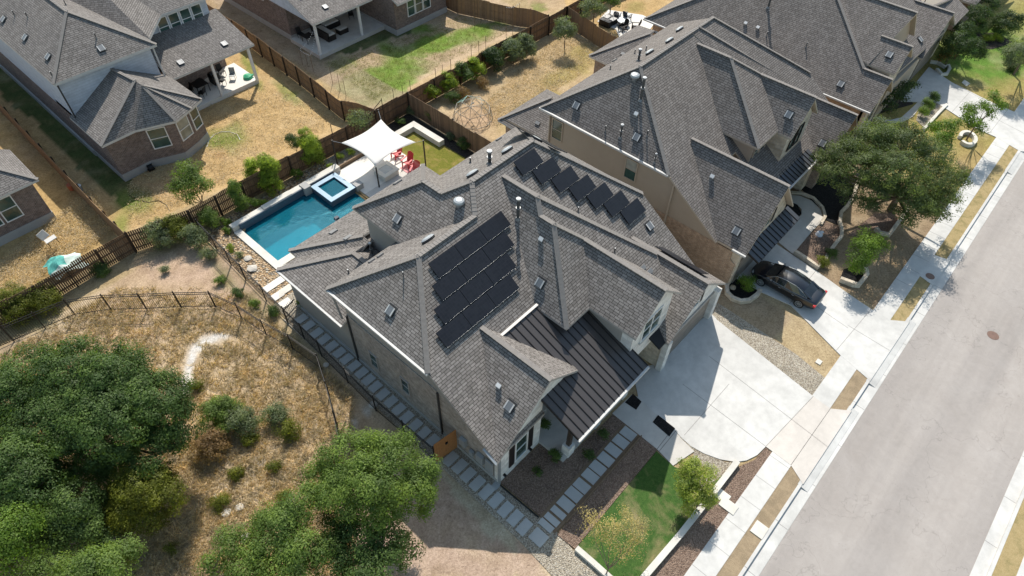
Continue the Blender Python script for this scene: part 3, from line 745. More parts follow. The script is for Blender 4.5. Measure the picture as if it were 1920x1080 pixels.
def window(root, c, d, n, w, h, frame='trim_white', glass='window_glass', rows=2, cols=1, shade=False, sill=None):
    """c = bottom centre on the wall face, d = direction along wall, n = outward"""
    d = Vector((*d, 0)).normalized(); n = Vector((*n, 0)).normalized(); c = Vector(c); z = Vector((0, 0, 1))
    f = MB(); t = .07
    def bx(x0, x1, z0, z1, y0, y1, b_=f, mi=0): b_.frame(c + d * x0 + z * z0 + n * y0, d * (x1 - x0), n * (y1 - y0), z * (z1 - z0), mi)
    bx(-w / 2, -w / 2 + t, 0, h, -.02, .07); bx(w / 2 - t, w / 2, 0, h, -.02, .07)
    bx(-w / 2 + t, w / 2 - t, h - t, h, -.02, .068); bx(-w / 2 + t, w / 2 - t, 0, t, -.02, .068)
    for k in range(1, rows): bx(-w / 2 + t, w / 2 - t, h * k / rows - .025, h * k / rows + .025, -.02, .05)
    for k in range(1, cols): x = -w / 2 + w * k / cols; bx(x - .04, x + .04, t, h - t, -.02, .055)
    fr = f.build('window', frame, root)
    p = MB(); bx(-w / 2 + t, w / 2 - t, t, h - t, -.02, .02, p); p.build('pane', glass, fr)
    if shade:
        p = MB(); bx(-w / 2 + t, w / 2 - t, h * .5, h - t, .02, .028, p); p.build('blind', 'window_shade', fr)
    if sill:
        p = MB(); bx(-w / 2 - .05, w / 2 + .05, -.1, -.002, -.02, .12, p); p.build('sill', sill, fr)
    return fr
def gutter(root, a, c, mt='gutter_white', out=(0, 0), name='gutter', h=.12):
    b_ = MB(); o = Vector((*out, 0)) * .07
    b_.bar(Vector(a) + o - Vector((0, 0, .06)), Vector(c) + o - Vector((0, 0, .06)), .12, h)
    return b_.build(name, mt, root)
def pipe(root, a, c, r=.045, mt='trim_taupe', name='downspout'):
    b_ = MB(); b_.bar(a, c, r * 2, r * 1.6, up=Vector((0, 1, .01))); return b_.build(name, mt, root)
def bvh_of(objs):
    vs, fs = [], []
    for o in objs:
        off = ORG.get(o.name, Vector((0, 0, 0))); k = len(vs)
        vs += [v.co + off for v in o.data.vertices]; fs += [[k + i for i in p.vertices] for p in o.data.polygons]
    return BVHTree.FromPolygons(vs, fs)
def onroof(bv, px, py):
    o, d = ray(px, py); loc, nrm, i, dist = bv.ray_cast(o, d)
    if loc is None: return None
    if nrm.z < 0: nrm = -nrm
    return loc, nrm
def roof_frame(nrm):
    t = Vector((-nrm.y, nrm.x, 0))
    t = Vector((1, 0, 0)) if t.length < .01 else t.normalized()
    return t, nrm.cross(t)            # along the eave, up the slope
def box_vent(root, bv, px, py, s=.44):
    r = onroof(bv, px, py)
    if not r: return
    p, n = r; t, up = roof_frame(n); b_ = MB()
    lo = p - up * .05
    b_.frame(lo - t * s * .62 - up * s * .6 + n * .0, t * s * 1.24, up * s * 1.3, n * .012, 2)
    b_.frame(lo - t * s * .42 - up * s * .42, t * s * .84, up * s * .84, n * .06, 2)
    b_.frame(lo - t * s * .5 - up * s * .5 + n * .06, t * s, up * s, n * .05, 0)
    b_.frame(lo - t * s * .5 - up * s * .5 + n * .11, t * .07, up * s, n * .012, 1)
    b_.frame(lo + t * (s * .5 - .07) - up * s * .5 + n * .11, t * .07, up * s, n * .012, 1)
    b_.build('roof_vent', ['vent_grey', 'gutter_white', 'vent_dark'], root)
def small_vent(root, bv, px, py):
    r = onroof(bv, px, py)
    if not r: return
    p, n = r; t, up = roof_frame(n); b_ = MB()
    b_.frame(p - t * .11 - up * .11, t * .22, up * .22, Vector((0, 0, .2)), 1)
    b_.frame(p - t * .13 - up * .13 + Vector((0, 0, .2)), t * .26, up * .2, Vector((0, 0, .05)), 0)
    b_.build('exhaust_vent', ['trim_white', 'vent_grey'], root)
def vent_pipe(root, bv, px, py, h=.45, r=.045, cap=False):
    q2 = onroof(bv, px, py)
    if not q2: return
    p, n = q2; b_ = MB()
    b_.tube(p - Vector((0, 0, .1)), p + Vector((0, 0, h)), r, n=10, mi=0)
    b_.tube(p - Vector((0, 0, .05)), p + Vector((0, 0, .1)), r * 2, r * 1.2, n=10, mi=2)
    if cap:
        b_.tube(p + Vector((0, 0, h * .55)), p + Vector((0, 0, h * .6)), r * 1.6, n=10, mi=2)
        b_.tube(p + Vector((0, 0, h)), p + Vector((0, 0, h + .09)), r * 1.6, r * 1.5, n=12, mi=2)
        b_.tube(p + Vector((0, 0, h + .09)), p + Vector((0, 0, h + .13)), r * 1.4, r * .5, n=12, mi=1)
    else: b_.tube(p + Vector((0, 0, h)), p + Vector((0, 0, h + .015)), r * .8, n=10, mi=1)
    b_.build('vent_pipe', ['pipe_dark', 'trim_white', 'vent_grey'], root)
def turbine(root, bv, px, py):
    r = onroof(bv, px, py)
    if not r: return
    p, n = r; b_ = MB(); b_.tube(p - Vector((0, 0, .1)), p + Vector((0, 0, .1)), .17, n=16, mi=1)
    prev = None; rings = [(.08, .2), (.14, .28), (.24, .31), (.33, .27), (.38, .15), (.4, .02)]
    for i in range(len(rings) - 1):
        b_.tube(p + Vector((0, 0, rings[i][0])), p + Vector((0, 0, rings[i + 1][0])), rings[i][1], rings[i + 1][1], n=20, cap=False)
    b_.build('turbine_vent', ['galvanized', 'vent_grey'], root)
def dome_vent(root, bv, px, py):
    r = onroof(bv, px, py)
    if not r: return
    p, n = r; t, up = roof_frame(n); b_ = MB(); k = 16
    base = [p + t * math.cos(a) * .42 + up * math.sin(a) * .2 for a in [2 * math.pi * i / k for i in range(k)]]
    r1 = [q3 + n * .14 for q3 in base]; top = [p + (q3 - p) * .8 + n * .2 for q3 in base]; tt = [p + (q3 - p) * .35 + n * .23 for q3 in base]
    b_.add(base + r1, [(i, (i + 1) % k, k + (i + 1) % k, k + i) for i in range(k)], 1)
    b_.add(r1 + top, [(i, (i + 1) % k, k + (i + 1) % k, k + i) for i in range(k)], 0)
    b_.add(top + tt, [(i, (i + 1) % k, k + (i + 1) % k, k + i) for i in range(k)] + [tuple(range(k, 2 * k))], 0)
    b_.build('dome_vent', ['galvanized', 'vent_dark'], root)
def flat_vent(root, bv, px, py, s=.34, flip=False):
    r = onroof(bv, px, py)
    if not r: return
    p, n = r; t, up = roof_frame(n); b_ = MB()
    b_.frame(p - t * s * .6 - up * s * .3, t * s * 1.2, up * s * .8, n * .09, 0)
    b_.build('flat_vent', 'flashing', root)
def seams(root, poly_fn, us, v0, v1, mt='metal_seam', name='roof_seam'):
    b_ = MB()
    for u in us: b_.bar(poly_fn(u, v0), poly_fn(u, v1), .035, .06)
    return b_.build(name, mt, root)

# ================= main house
mh = empty('house', (18.5, 16, 0), 'grey shingled house with black solar panels and a dark metal porch roof', 'house')
Pf = lambda v: 8.95 + .70 * (v - 17.7)
A1 = (13.4, 17.7, 8.95); A2 = (17.25, 17.7, 8.95); B1 = (18.32, 18.95, 9.825); B2 = (23.04, 18.95, 9.825)
M_roof = [
    [(10.2, 21.44, 6.3), (10.2, 13.93, 6.31), A1],
    [(10.2, 21.44, 6.3), A1, (18.2, 17.7, 8.95), (18.2, 21.44, 6.3)],
    [B1, (17.28, 20.18, 8.96), (17.28, 21.58, 8.96), (14.64, 24.74, 6.8), (14.64, 20.73, 6.8), A2],
    [(17.28, 21.58, 8.96), (19.92, 24.74, 6.8), (14.64, 24.74, 6.8)],
    [(17.28, 20.18, 8.96), (17.28, 21.58, 8.96), (19.92, 24.74, 6.8), (19.92, 23.26, 6.8)],
    [B1, B2, (26.72, 23.26, 6.8), (19.92, 23.26, 6.8), (17.28, 20.18, 8.96)],
    [B2, (27.35, 13.92, 6.3), (26.72, 23.26, 6.8)],
    # long front face
    [(10.2, 13.93, 6.31), A1, A2, B1, B2, (27.35, 13.92, Pf(13.92)), (27.4, 9.2, Pf(9.2)), (22, 9.2, Pf(9.2)), (22, 13.1, Pf(13.1)), (13.7, 13.1, Pf(13.1)), (13.7, 9.63, Pf(9.63)), (10.2, 9.63, Pf(9.63))],
    # centre projection
    [(20.1, 18.4, 9.44), (20.1, 16.02, 9.44), (19.6, 15.33, 8.87), (19.6, 14.46, 8.87), (16.9, 11.1, 5.77), (16.9, 13.15, 5.77)],
    [(20.1, 16.02, 9.44), (24.5, 10.8, 5.54), (24.5, 9.2, 4.35), (19.9, 9.2, 4.35), (19.6, 10.8, 5.54), (19.6, 15.33, 8.925)],
    [(20.1, 18.4, 9.44), (24.5, 12.74, 5.48), (24.5, 10.8, 5.52), (20.1, 16.02, 9.44)],
    [(19.6, 14.46, 8.87), (16.9, 11.1, 5.77), (22.9, 11.1, 5.77), (20.75, 13.3, 7.79)],
    [(19.6, 15.33, 8.87), (22.9, 11.05, 5.735), (22.9, 8.2, 5.735), (20.75, 8.2, 7.78), (20.75, 13.3, 7.78), (19.6, 14.46, 8.87)],
    [(20.75, 13.3, 7.78), (20.75, 8.2, 7.78), (18.75, 8.2, 5.77), (18.75, 11.1, 5.77)],
    # garage gable
    [(24.65, 12.8, 5.52), (24.65, 7.55, 5.52), (27.65, 7.55, 3.03), (27.65, 9.2, 3.03)],
    [(24.65, 12.8, 5.52), (24.65, 7.55, 5.52), (21.65, 7.55, 3.03), (21.65, 11.8, 3.03)],
    # front left gable
    [(13.77, 13.96, 6.34), (13.77, 9.52, 6.34), (10.2, 9.52, 3.27)],
    [(13.77, 13.96, 6.34), (13.77, 9.52, 6.34), (16.0, 9.52, 4.68), (16.9, 12.4, 4.0)],
]
rm = roof(mh, M_roof)
low = [
    [(10.35, 27.3, 3.2), (10.35, 21.3, 3.2), (13.62, 21.3, 4.45), (13.62, 24.06, 4.45)],
    [(10.35, 27.3, 3.2), (13.62, 24.06, 4.45), (17, 24.06, 4.45), (17, 27.3, 3.2)],
    [(13.62, 21.3, 4.45), (13.62, 24.2, 4.45), (16, 24.2, 3.4), (16, 21.3, 3.4)],
    [(11.74, 28.1, 3.2), (11.74, 24.0, 3.2), (14.8, 24.0, 4.6), (14.8, 24.6, 4.6)],
    [(11.74, 28.1, 3.2), (14.8, 24.6, 4.6), (19.6, 24.6, 4.6), (22.6, 28.1, 3.2)],
    [(22.6, 28.1, 3.2), (19.6, 24.6, 4.6), (19.6, 22.5, 4.6), (22.6, 22.5, 3.2)],
]
rl = roof(mh, low, 'shingle_main', 'gutter_white')
caps(mh, [(A1, (10.2, 13.93, 6.31)), (A1, (10.2, 21.44, 6.3)), (A1, A2), (A2, B1), (B1, B2), (B1, (17.28, 20.18, 8.96)), ((17.28, 20.18, 8.96), (17.28, 21.58, 8.96)), ((17.28, 21.58, 8.96), (14.64, 24.74, 6.8)), ((17.28, 21.58, 8.96), (19.92, 24.74, 6.8)), (B2, (27.35, 13.92, 6.3)), (B2, (26.72, 23.26, 6.8)),
          ((20.1, 18.4, 9.44), (20.1, 16.02, 9.44)), ((20.1, 16.02, 9.44), (19.6, 15.33, 8.87)), ((19.6, 15.33, 8.87), (19.6, 14.46, 8.87)), ((19.6, 14.46, 8.87), (16.9, 11.1, 5.77)), ((19.6, 14.46, 8.87), (20.75, 13.3, 7.78)), ((20.75, 13.3, 7.78), (20.75, 8.2, 7.78)),
          ((20.1, 16.02, 9.44), (24.5, 10.85, 5.56)), ((24.65, 12.6, 5.52), (24.65, 7.55, 5.52)), ((13.77, 13.96, 6.34), (13.77, 9.52, 6.34)),
          ((10.35, 27.3, 3.2), (13.62, 24.06, 4.45)), ((13.62, 24.06, 4.45), (13.62, 21.6, 4.45)), ((11.74, 28.1, 3.2), (14.8, 24.6, 4.6)), ((22.6, 28.1, 3.2), (19.6, 24.6, 4.6))])
# metal porch roof
MP = lambda v: 3.63 + .39 * (v - 7.42)
b_ = MB(); b_.slab([(13.55, 7.42, MP(7.42)), (19.3, 7.42, MP(7.42)), (19.3, 13.15, MP(13.15)), (13.55, 13.15, MP(13.15))], .14)
pr_ = b_.build('porch_roof', ['metal_roof', 'metal_seam'], mh)
seams(pr_, lambda u, v: (u, v, MP(v) + .02), np.arange(13.57, 19.31, .409), 7.42, 13.15)
b_ = MB(); b_.bar((13.7, 13.12, MP(13.12) + .06), (17.0, 13.12, MP(13.12) + .06), .15, .06); b_.build('flashing', 'flashing', mh)
gutter(mh, (13.5, 7.36, 3.62), (19.3, 7.36, 3.62), 'gutter_white')
b_ = MB(); b_.slab([(21.05, 7.75, 3.0), (22.05, 7.75, 3.0), (22.05, 9.0, 3.55), (21.05, 9.0, 3.55)], .1); b_.build('awning', ['black', 'black'], mh)
# walls
wall(mh, [(10.67, 14.0), (27.0, 14.0), (27.0, 21.0), (10.67, 21.0)], 0, 6.15, 'stucco_taupe')
wall(mh, [(15.1, 21.0), (26.3, 21.0), (26.3, 22.85), (19.5, 22.85), (19.5, 24.3), (15.1, 24.3)], 0, 6.62, 'stucco_taupe')
wall(mh, [(10.65, 21.1), (22.2, 21.1), (22.2, 24.5), (20, 27.0), (17, 27.0), (12, 27), (10.65, 26.9)], 0, 3.05, 'stucco_taupe')
b_ = MB(); b_.prism([(10.62, 11.5), (13.6, 11.5), (13.6, 20.95), (10.62, 20.95)], .3, 4.2); b_.build('wall', 'brick_grey', mh)
b_ = MB(); b_.prism([(10.58, 9.95), (13.6, 9.95), (13.6, 26.9), (10.58, 26.9)], -.1, .3); b_.build('foundation', 'foundation', mh)
uwall(mh, [(10.1, .3), (13.9, .3), (13.9, 6.0), (10.1, 3.3)], 10.625, 10.66, 'brick_grey')
uwall(mh, [(10.1, 3.0), (13.95, 4.3), (13.95, 6.03), (10.1, 3.32)], 10.60, 10.63, 'stucco_taupe')
vwall(mh, [(10.6, 0), (13.7, 0), (13.7, 4.2), (15.75, 4.2), (15.75, 4.68), (13.77, 6.14), (10.6, 3.42)], 9.81, 10.1, 'stone_white')
wall(mh, [(13.4, 10.1), (13.7, 10.1), (13.7, 13.4), (13.4, 13.4)], 0, 4.4, 'stone_white')
wall(mh, [(13.7, 12.2), (19.2, 12.2), (19.2, 13.5), (13.7, 13.5)], 0, 4.9, 'stone_white')
wall(mh, [(17.3, 11.5), (22.4, 11.5), (22.4, 14.5), (17.3, 14.5)], 2.6, 5.65, 'stucco_taupe')
vwall(mh, [(19.1, 2.6), (22.5, 2.6), (22.5, 5.9), (20.75, 7.5), (19.1, 5.9)], 8.5, 12, 'stone_white')
uwall(mh, [(9.15, 3.4), (11.5, 3.4), (11.5, 5.85), (9.15, 5.85)], 19.06, 19.11, 'stucco_taupe')
wall(mh, [(19.1, 9.3), (22.0, 9.3), (22.0, 12), (19.1, 12)], 0, 2.65, 'stone_white')
vwall(mh, [(22.0, 0), (27.47, 0), (27.47, 3.0), (24.65, 5.28), (22.0, 3.1)], 7.95, 13.6, 'stone_tan')
vwall(mh, [(22.0, 2.35), (27.47, 2.35), (27.47, 3.02), (24.65, 5.3), (22.0, 3.1)], 7.90, 7.95, 'stone_white')
wall(mh, [(21.85, 7.6), (22.3, 7.6), (22.3, 7.95), (21.85, 7.95)], 0, 2.6, 'stone_white', 'pilaster')
wall(mh, [(27.1, 7.6), (27.55, 7.6), (27.55, 7.95), (27.1, 7.95)], 0, 2.6, 'stone_white', 'pilaster')
b_ = MB(); b_.box((24.7, 7.93, 1.15), (4.6, .06, 2.3)); b_.build('garage_door', 'garage_door', mh)
b_ = MB(); b_.box((20.6, 9.28, 1.12), (2.2, .06, 2.25)); b_.build('garage_door', 'garage_door', mh)
b_ = MB(); b_.box((24.7, 7.85, 2.42), (5.2, .1, .18)); b_.build('lintel', 'trim_taupe', mh)
window(mh, (20.78, 8.5, 4.0), (1, 0), (0, -1), 1.7, 1.65, 'trim_white', rows=2, cols=2, sill='limestone')
window(mh, (24.65, 7.9, 3.25), (1, 0), (0, -1), .75, .75, 'trim_white', rows=2)
for x in (24.02, 25.28): b_ = MB(); b_.box((x, 7.88, 3.62), (.3, .05, .85)); b_.build('shutter', 'shutter_black', mh)
window(mh, (12.2, 9.81, .75), (1, 0), (0, -1), .95, 2.0, 'trim_white', rows=2, sill='limestone')
for x in (11.5, 12.9): b_ = MB(); b_.box((x, 9.78, 1.76), (.36, .05, 2.1)); b_.build('shutter', 'shutter_black', mh)
b_ = MB(); b_.box((10.61, 9.79, 1.5), (.12, .1, 3.1)); b_.build('downspout', 'galvanized', mh)
for v in (13.9, 20.9): pipe(mh, (10.57, v, .1), (10.57, v, 4.2), .05, 'vent_dark')
pipe(mh, (10.3, 20.9, 4.2), (10.3, 21.35, 6.2), .05, 'trim_taupe')
gutter(mh, (10.14, 13.9, 6.3), (10.14, 21.4, 6.3), 'gutter_white'); gutter(mh, (10.3, 21.25, 3.2), (10.3, 27.3, 3.2), 'gutter_white')
gutter(mh, (10.14, 9.55, 3.25), (10.14, 10.4, 3.7), 'galvanized')
for v, z in ((16.6, 1.2), (19.2, 1.0)): window(mh, (10.62, v, z), (0, 1), (-1, 0), .7, 1.3, 'trim_taupe')
window(mh, (18.2, 12.2, .9), (1, 0), (0, -1), 1.2, 1.5, 'trim_white', rows=2, cols=2)
b_ = MB(); b_.box((16.0, 12.17, 1.15), (1.0, .08, 2.1)); b_.build('front_door', 'door_dark', mh)
wall(mh, [(13.7, 8.15), (19.25, 8.15), (19.25, 12.2), (13.7, 12.2)], -.05, .17, 'concrete_old', 'porch_floor')
for u in (14.3, 16.6, 19.1):
    b_ = MB(); b_.prism([(u - .24, 8.1), (u + .24, 8.1), (u + .24, 8.58), (u - .24, 8.58)], -.05, .95); ps = b_.build('pier', 'stone_white', mh)
    b_ = MB(); b_.prism([(u - .11, 8.23), (u + .11, 8.23), (u + .11, 8.45), (u - .11, 8.45)], .95, 3.75); b_.build('porch_post', 'door_dark', mh)
b_ = MB()   # meters on the left wall
b_.box((10.5, 12.2, 1.5), (.2, .4, .6)); b_.box((10.5, 11.6, 1.1), (.16, .25, .4)); b_.box((10.5, 11.0, 1.3), (.2, .45, .7)); b_.box((10.52, 10.4, 1.2), (.08, .5, 1.1))
b_.build('meter_cabinet', 'galvanized', mh)
for u in (12.9, 10.95): b_ = MB(); b_.box((u, 9.72, .55), (.12, .16, .12)); b_.build('hose_tap', 'black', mh)
# solar panels
def panel(p0, p1, p2, p3):
    n = (Vector(p1) - Vector(p0)).cross(Vector(p3) - Vector(p0)).normalized()
    if n.z < 0: n = -n
    b2 = MB(); P0, P1, P2, P3 = map(Vector, (p0, p1, p2, p3))
    lo = [q + n * .09 for q in (P0, P1, P2, P3)]; hi = [q + n * .135 for q in (P0, P1, P2, P3)]
    b2.add(lo + hi, [(4, 5, 6, 7), (0, 3, 2, 1), (0, 1, 5, 4), (1, 2, 6, 5), (2, 3, 7, 6), (3, 0, 4, 7)], 0)
    o = b2.build('solar_panel', 'solar_black', mh)
    b2 = MB(); b2.bar(P3 + n * .12, P2 + n * .12, .012, .03); b2.build('panel_rail', 'solar_edge', o)
    b2 = MB(); b2.bar((P3 + P0) / 2 + n * .04, (P2 + P1) / 2 + n * .04, .05, .08); b2.build('mounting_rail', 'black', o)
def prow(u0, u1, vt, vb, n):
    w_ = (u1 - u0) / n
    for k in range(n):
        a, c = u0 + w_ * k + .012, u0 + w_ * (k + 1) - .012
        panel((a, vt - .01, Pf(vt)), (c, vt - .01, Pf(vt)), (c, vb + .01, Pf(vb)), (a, vb + .01, Pf(vb)))
prow(13.49, 18.61, 17.25, 16.5, 3); prow(12.93, 18.05, 16.47, 15.73, 3); prow(12.27, 17.39, 15.70, 14.96, 3); prow(11.64, 16.76, 14.93, 14.2, 3)
for u0, vt in ((21.05, 18.64), (21.71, 17.85), (22.39, 17.06), (23.02, 16.28), (23.72, 15.50), (24.36, 14.73), (25.03, 13.96)): prow(u0, u0 + 1.68, vt, vt - .76, 1)
# panels on the two sun-facing slopes, seen edge on
def spanel(org_, d, s, n, cnt):
    org_, d, s, n = map(Vector, (org_, d, s, n))
    for k in range(cnt):
        o0 = org_ + d * k * 1.02
        b2 = MB(); b2.frame(o0 + n * .16, d, s, n * .045); b2.build('solar_panel', 'solar_black', mh)
bv_m = None
sl = Vector((3.69, 0, -3.02)).normalized(); nn_ = Vector((.633, 0, .774))
dd = Vector((0, -1, 0))
spanel((23.6, 21.9, 9.36), dd * 1.0, sl * 1.5, nn_, 4)
gl = Vector((3.0, 0, -2.49)).normalized(); gn = Vector((.639, 0, .769))
spanel((25.0, 11.3, 5.23), dd * 1.0, gl * 1.5, gn, 3)
bvm = bvh_of([rm, rl])
for x, y in [(747, 409), (734, 581), (1014, 529), (957, 760), (1216, 423)]: box_vent(mh, bvm, x, y)
for x, y in [(1014, 453), (935, 727)]: small_vent(mh, bvm, x, y)
for x, y in [(804, 451), (887, 328), (952, 284), (1004, 264)]: dome_vent(mh, bvm, x, y)
turbine(mh, bvm, 861, 384)
for x, y, h, r, c in [(918, 306, .75, .10, True), (971, 410, 1.3, .085, True), (698, 478, .9, .06, True), (882, 305, .35, .05, False), (757, 522, .45, .03, False), (654, 513, .3, .04, False), (1084, 396, .3, .04, False), (1152, 474, .35, .04, False), (1006, 321, .2, .03, False), (986, 243, .4, .05, False)]: vent_pipe(mh, bvm, x, y, h, r, c)
for x, y in [(625, 435), (652, 446), (713, 480), (697, 490), (873, 293), (745, 343), (935, 262), (1205, 503), (1218, 510)]: flat_vent(mh, bvm, x, y, .3 if y > 460 or x > 800 else .42)
# porch things
# ================= tan house
th = empty('house', (38, 15, 0), 'tan stucco and orange brick house beside the driveway with the black car', 'house')
S2 = 'shingle_tan_house'
T1 = (33.12, 18.9, 10.0); T2 = (41.8, 18.9, 10.0)
Tf = lambda v: 6.3 + .721 * (v - 13.77)
TR = [
    [(29.82, 23.95, 6.3), (29.82, 13.77, 6.3), T1],
    [(29.82, 23.95, 6.3), T1, T2, (45.6, 23.95, 6.3)],
    [T2, (45.6, 23.95, 6.3), (47.6, 13.0, 5.75)],
    [(29.82, 13.77, 6.3), T1, T2, (47.6, 12.9, Tf(12.9)), (47.6, 9.4, Tf(9.4)), (36.2, 9.4, Tf(9.4)), (36.0, 12.4, Tf(12.4)), (34.5, 12.4, Tf(12.4)), (34.5, 9.66, Tf(9.66)), (29.9, 9.66, Tf(9.66))],
    [(38.85, 18.2, 9.52), (38.85, 15.68, 9.5), (36.05, 11.07, 6.25), (36.05, 13.67, 6.25)],
    [(38.85, 15.68, 9.5), (36.05, 11.07, 6.25), (42.2, 11.07, 6.25), (40.4, 14.0, 8.33)],
    [(38.85, 18.2, 9.52), (43.0, 14.0, 5.75), (42.7, 10.15, 6.1), (40.45, 10.15, 8.33), (40.4, 14.0, 8.33), (38.85, 15.68, 9.5)],
    [(40.45, 14.0, 8.33), (40.45, 10.04, 8.33), (38.6, 10.04, 6.15), (38.6, 11.2, 6.15)],
    [(39.0, 18.9, 10.05), (39.9, 18.9, 10.05), (45.2, 13.4, 5.9), (45.2, 13.0, 5.62), (41.5, 13.0, 5.62)],
    [(45.15, 13.6, 5.55), (45.15, 8.2, 5.55), (42.75, 8.2, 3.02), (42.75, 10.4, 3.02)],
    [(45.15, 13.6, 5.55), (45.15, 8.2, 5.55), (47.6, 8.2, 3.02), (47.6, 10.4, 3.02)],
    [(33.2, 14.51, 6.86), (33.2, 7.72, 6.86), (30.1, 7.72, 3.35), (30.1, 9.66, 3.35)],
    [(33.2, 14.51, 6.86), (33.2, 7.72, 6.86), (36.3, 7.72, 3.35), (36.3, 9.8, 3.35)],
]
tr = roof(th, TR, S2, 'trim_tan')
TL = [
    [(30.25, 28.3, 3.0), (30.25, 23.5, 3.0), (33, 23.5, 4.8), (33, 25.6, 4.8)],
    [(30.25, 28.3, 3.0), (33, 25.6, 4.8), (33.2, 25.6, 4.8), (35.9, 28.3, 3.0)],
    [(35.9, 28.3, 3.0), (33.0, 25.6, 4.8), (33, 23.5, 4.8), (35.9, 23.5, 3.0)],
    [(42.1, 29.0, 3.0), (42.1, 23.5, 3.0), (45.5, 23.5, 4.9), (45.5, 25.6, 4.9)],
    [(42.1, 29.0, 3.0), (45.5, 25.6, 4.9), (46.2, 25.6, 4.9), (49.2, 29, 3.0)],
    [(49.2, 29.0, 3.0), (46.2, 25.6, 4.9), (46.2, 23.5, 4.9), (49.2, 23.5, 3.0)],
]
tl = roof(th, TL[:3], S2, 'gutter_white'); tl2 = roof(th, TL[3:], S2, 'gutter_white')
caps(th, [(T1, (29.82, 13.77, 6.3)), (T1, (29.82, 23.95, 6.3)), (T1, T2), (T2, (47.6, 12.95, 5.75)), ((38.85, 18.2, 9.52), (38.85, 15.68, 9.5)), ((38.85, 15.68, 9.5), (36.05, 11.07, 6.25)), ((38.85, 15.68, 9.5), (40.45, 14.0, 8.33)), ((40.45, 14.0, 8.33), (40.45, 10.04, 8.33)), ((39.9, 18.9, 10.05), (45.2, 13.4, 5.9)), ((45.15, 13.4, 5.55), (45.15, 8.2, 5.55)), ((33.2, 14.4, 6.86), (33.2, 7.72, 6.86)), ((30.25, 28.3, 3.0), (33, 25.6, 4.8)), ((42.1, 29, 3), (45.5, 25.6, 4.9))], w=.22)
TM = lambda v: 3.05 + .38 * (v - 8.85)
b_ = MB(); b_.slab([(36.0, 8.85, TM(8.85)), (42.3, 8.85, TM(8.85)), (42.9, 11.6, TM(11.6)), (36.0, 11.6, TM(11.6))], .14)
tp = b_.build('porch_roof', ['metal_roof_blue', 'metal_seam'], th)
seams(tp, lambda u, v: (u, v, TM(v) + .02), np.arange(36.3, 42.3, .41), 8.85, 11.6)
gutter(th, (36.3, 8.8, 3.05), (42.3, 8.8, 3.05), 'gutter_white', h=.09)
b_ = MB(); b_.slab([(30.9, 7.05, 2.55), (36.5, 7.05, 2.55), (36.5, 8.1, 2.95), (30.9, 8.1, 2.95)], .1)
ta = b_.build('awning', ['metal_roof_blue', 'metal_seam'], th)
seams(ta, lambda u, v: (u, v, 2.55 + .38 * (v - 7.05) + .02), np.arange(30.92, 36.5, .43), 7.05, 8.1)
wall(th, [(30.3, 13.9), (47.2, 13.9), (47.2, 20), (45.2, 23.5), (30.3, 23.5)], 0, 6.15, 'stucco_tan')
b_ = MB(); b_.prism([(30.26, 8.6), (31.0, 8.6), (31.0, 23.52), (30.26, 23.52)], 0, 2.95); b_.build('wall', 'brick_orange', th)
uwall(th, [(8.2, 0), (13.9, 0), (13.9, 5.95), (8.2, 2.0)], 30.3, 30.6, 'brick_orange')
uwall(th, [(9.9, 2.95), (13.9, 2.8), (13.9, 6.1), (9.9, 3.25)], 30.28, 30.3, 'stucco_tan')
vwall(th, [(30.4, 0), (36.0, 0), (36.0, 3.4), (33.2, 6.6), (30.4, 3.4)], 8.1, 9.6, 'stone_tan')
wall(th, [(30.6, 9.6), (36.0, 9.6), (36.0, 13.3), (30.6, 13.3)], 0, 3.9, 'stone_tan')
wall(th, [(36.5, 11.6), (42.6, 11.6), (42.6, 13.4), (36.5, 13.4)], 0, 6.1, 'brick_brown')
uwall(th, [(11.5, 2.8), (13.4, 2.8), (13.4, 6.0), (11.5, 6.0)], 36.44, 36.5, 'stucco_tan')
vwall(th, [(39.0, 2.8), (42.3, 2.8), (42.3, 6.1), (40.45, 8.05), (39.0, 6.2)], 10.4, 13, 'stone_tan')
vwall(th, [(43.1, 0), (47.3, 0), (47.3, 3.1), (45.15, 5.3), (43.1, 3.1)], 8.5, 13, 'brick_brown')
wall(th, [(42.3, 9.0), (43.1, 9.0), (43.1, 11.6), (42.3, 11.6)], 0, 3, 'stone_tan')
wall(th, [(30.7, 23.5), (35.5, 23.5), (35.5, 27.9), (30.7, 27.9)], 0, 2.85, 'brick_orange')
wall(th, [(42.5, 23.5), (48.8, 23.5), (48.8, 28.6), (42.5, 28.6)], 0, 2.85, 'brick_brown')
b_ = MB(); b_.box((33.2, 8.07, 1.12), (4.8, .08, 2.25)); b_.build('garage_door', 'garage_door', th)
b_ = MB(); b_.box((45.2, 8.46, 1.12), (2.6, .08, 2.2)); b_.build('window', 'window_glass', th)
b_ = MB()
for u in np.arange(44.0, 46.6, .22): b_.box((u, 8.4, 2.75), (.06, .6, .5))
b_.build('trellis', 'metal_roof_blue', th)
window(th, (33.2, 8.1, 3.5), (1, 0), (0, -1), .8, 1.0, 'trim_tan', rows=2)
for x in (32.6, 33.8): b_ = MB(); b_.box((x, 8.06, 4.0), (.3, .06, 1.1)); b_.build('shutter', 'shutter_black', th)
for v, z in ((22.75, 4.05), (16.6, 4.05)): window(th, (30.3, v, z), (0, 1), (-1, 0), .95, 1.6, 'trim_tan', shade=(v < 20))
for u in (37.4, 38.3): window(th, (u, 11.6, 4.2), (1, 0), (0, -1), .8, 1.5, 'trim_tan')
for u in (40.1, 41.0): window(th, (u, 10.4, 4.3), (1, 0), (0, -1), .75, 1.6, 'shutter_black')
b_ = MB(); b_.bar((29.76, 13.75, 6.26), (29.76, 24.0, 6.26), .13, .13); b_.build('gutter', 'gutter_white', th)
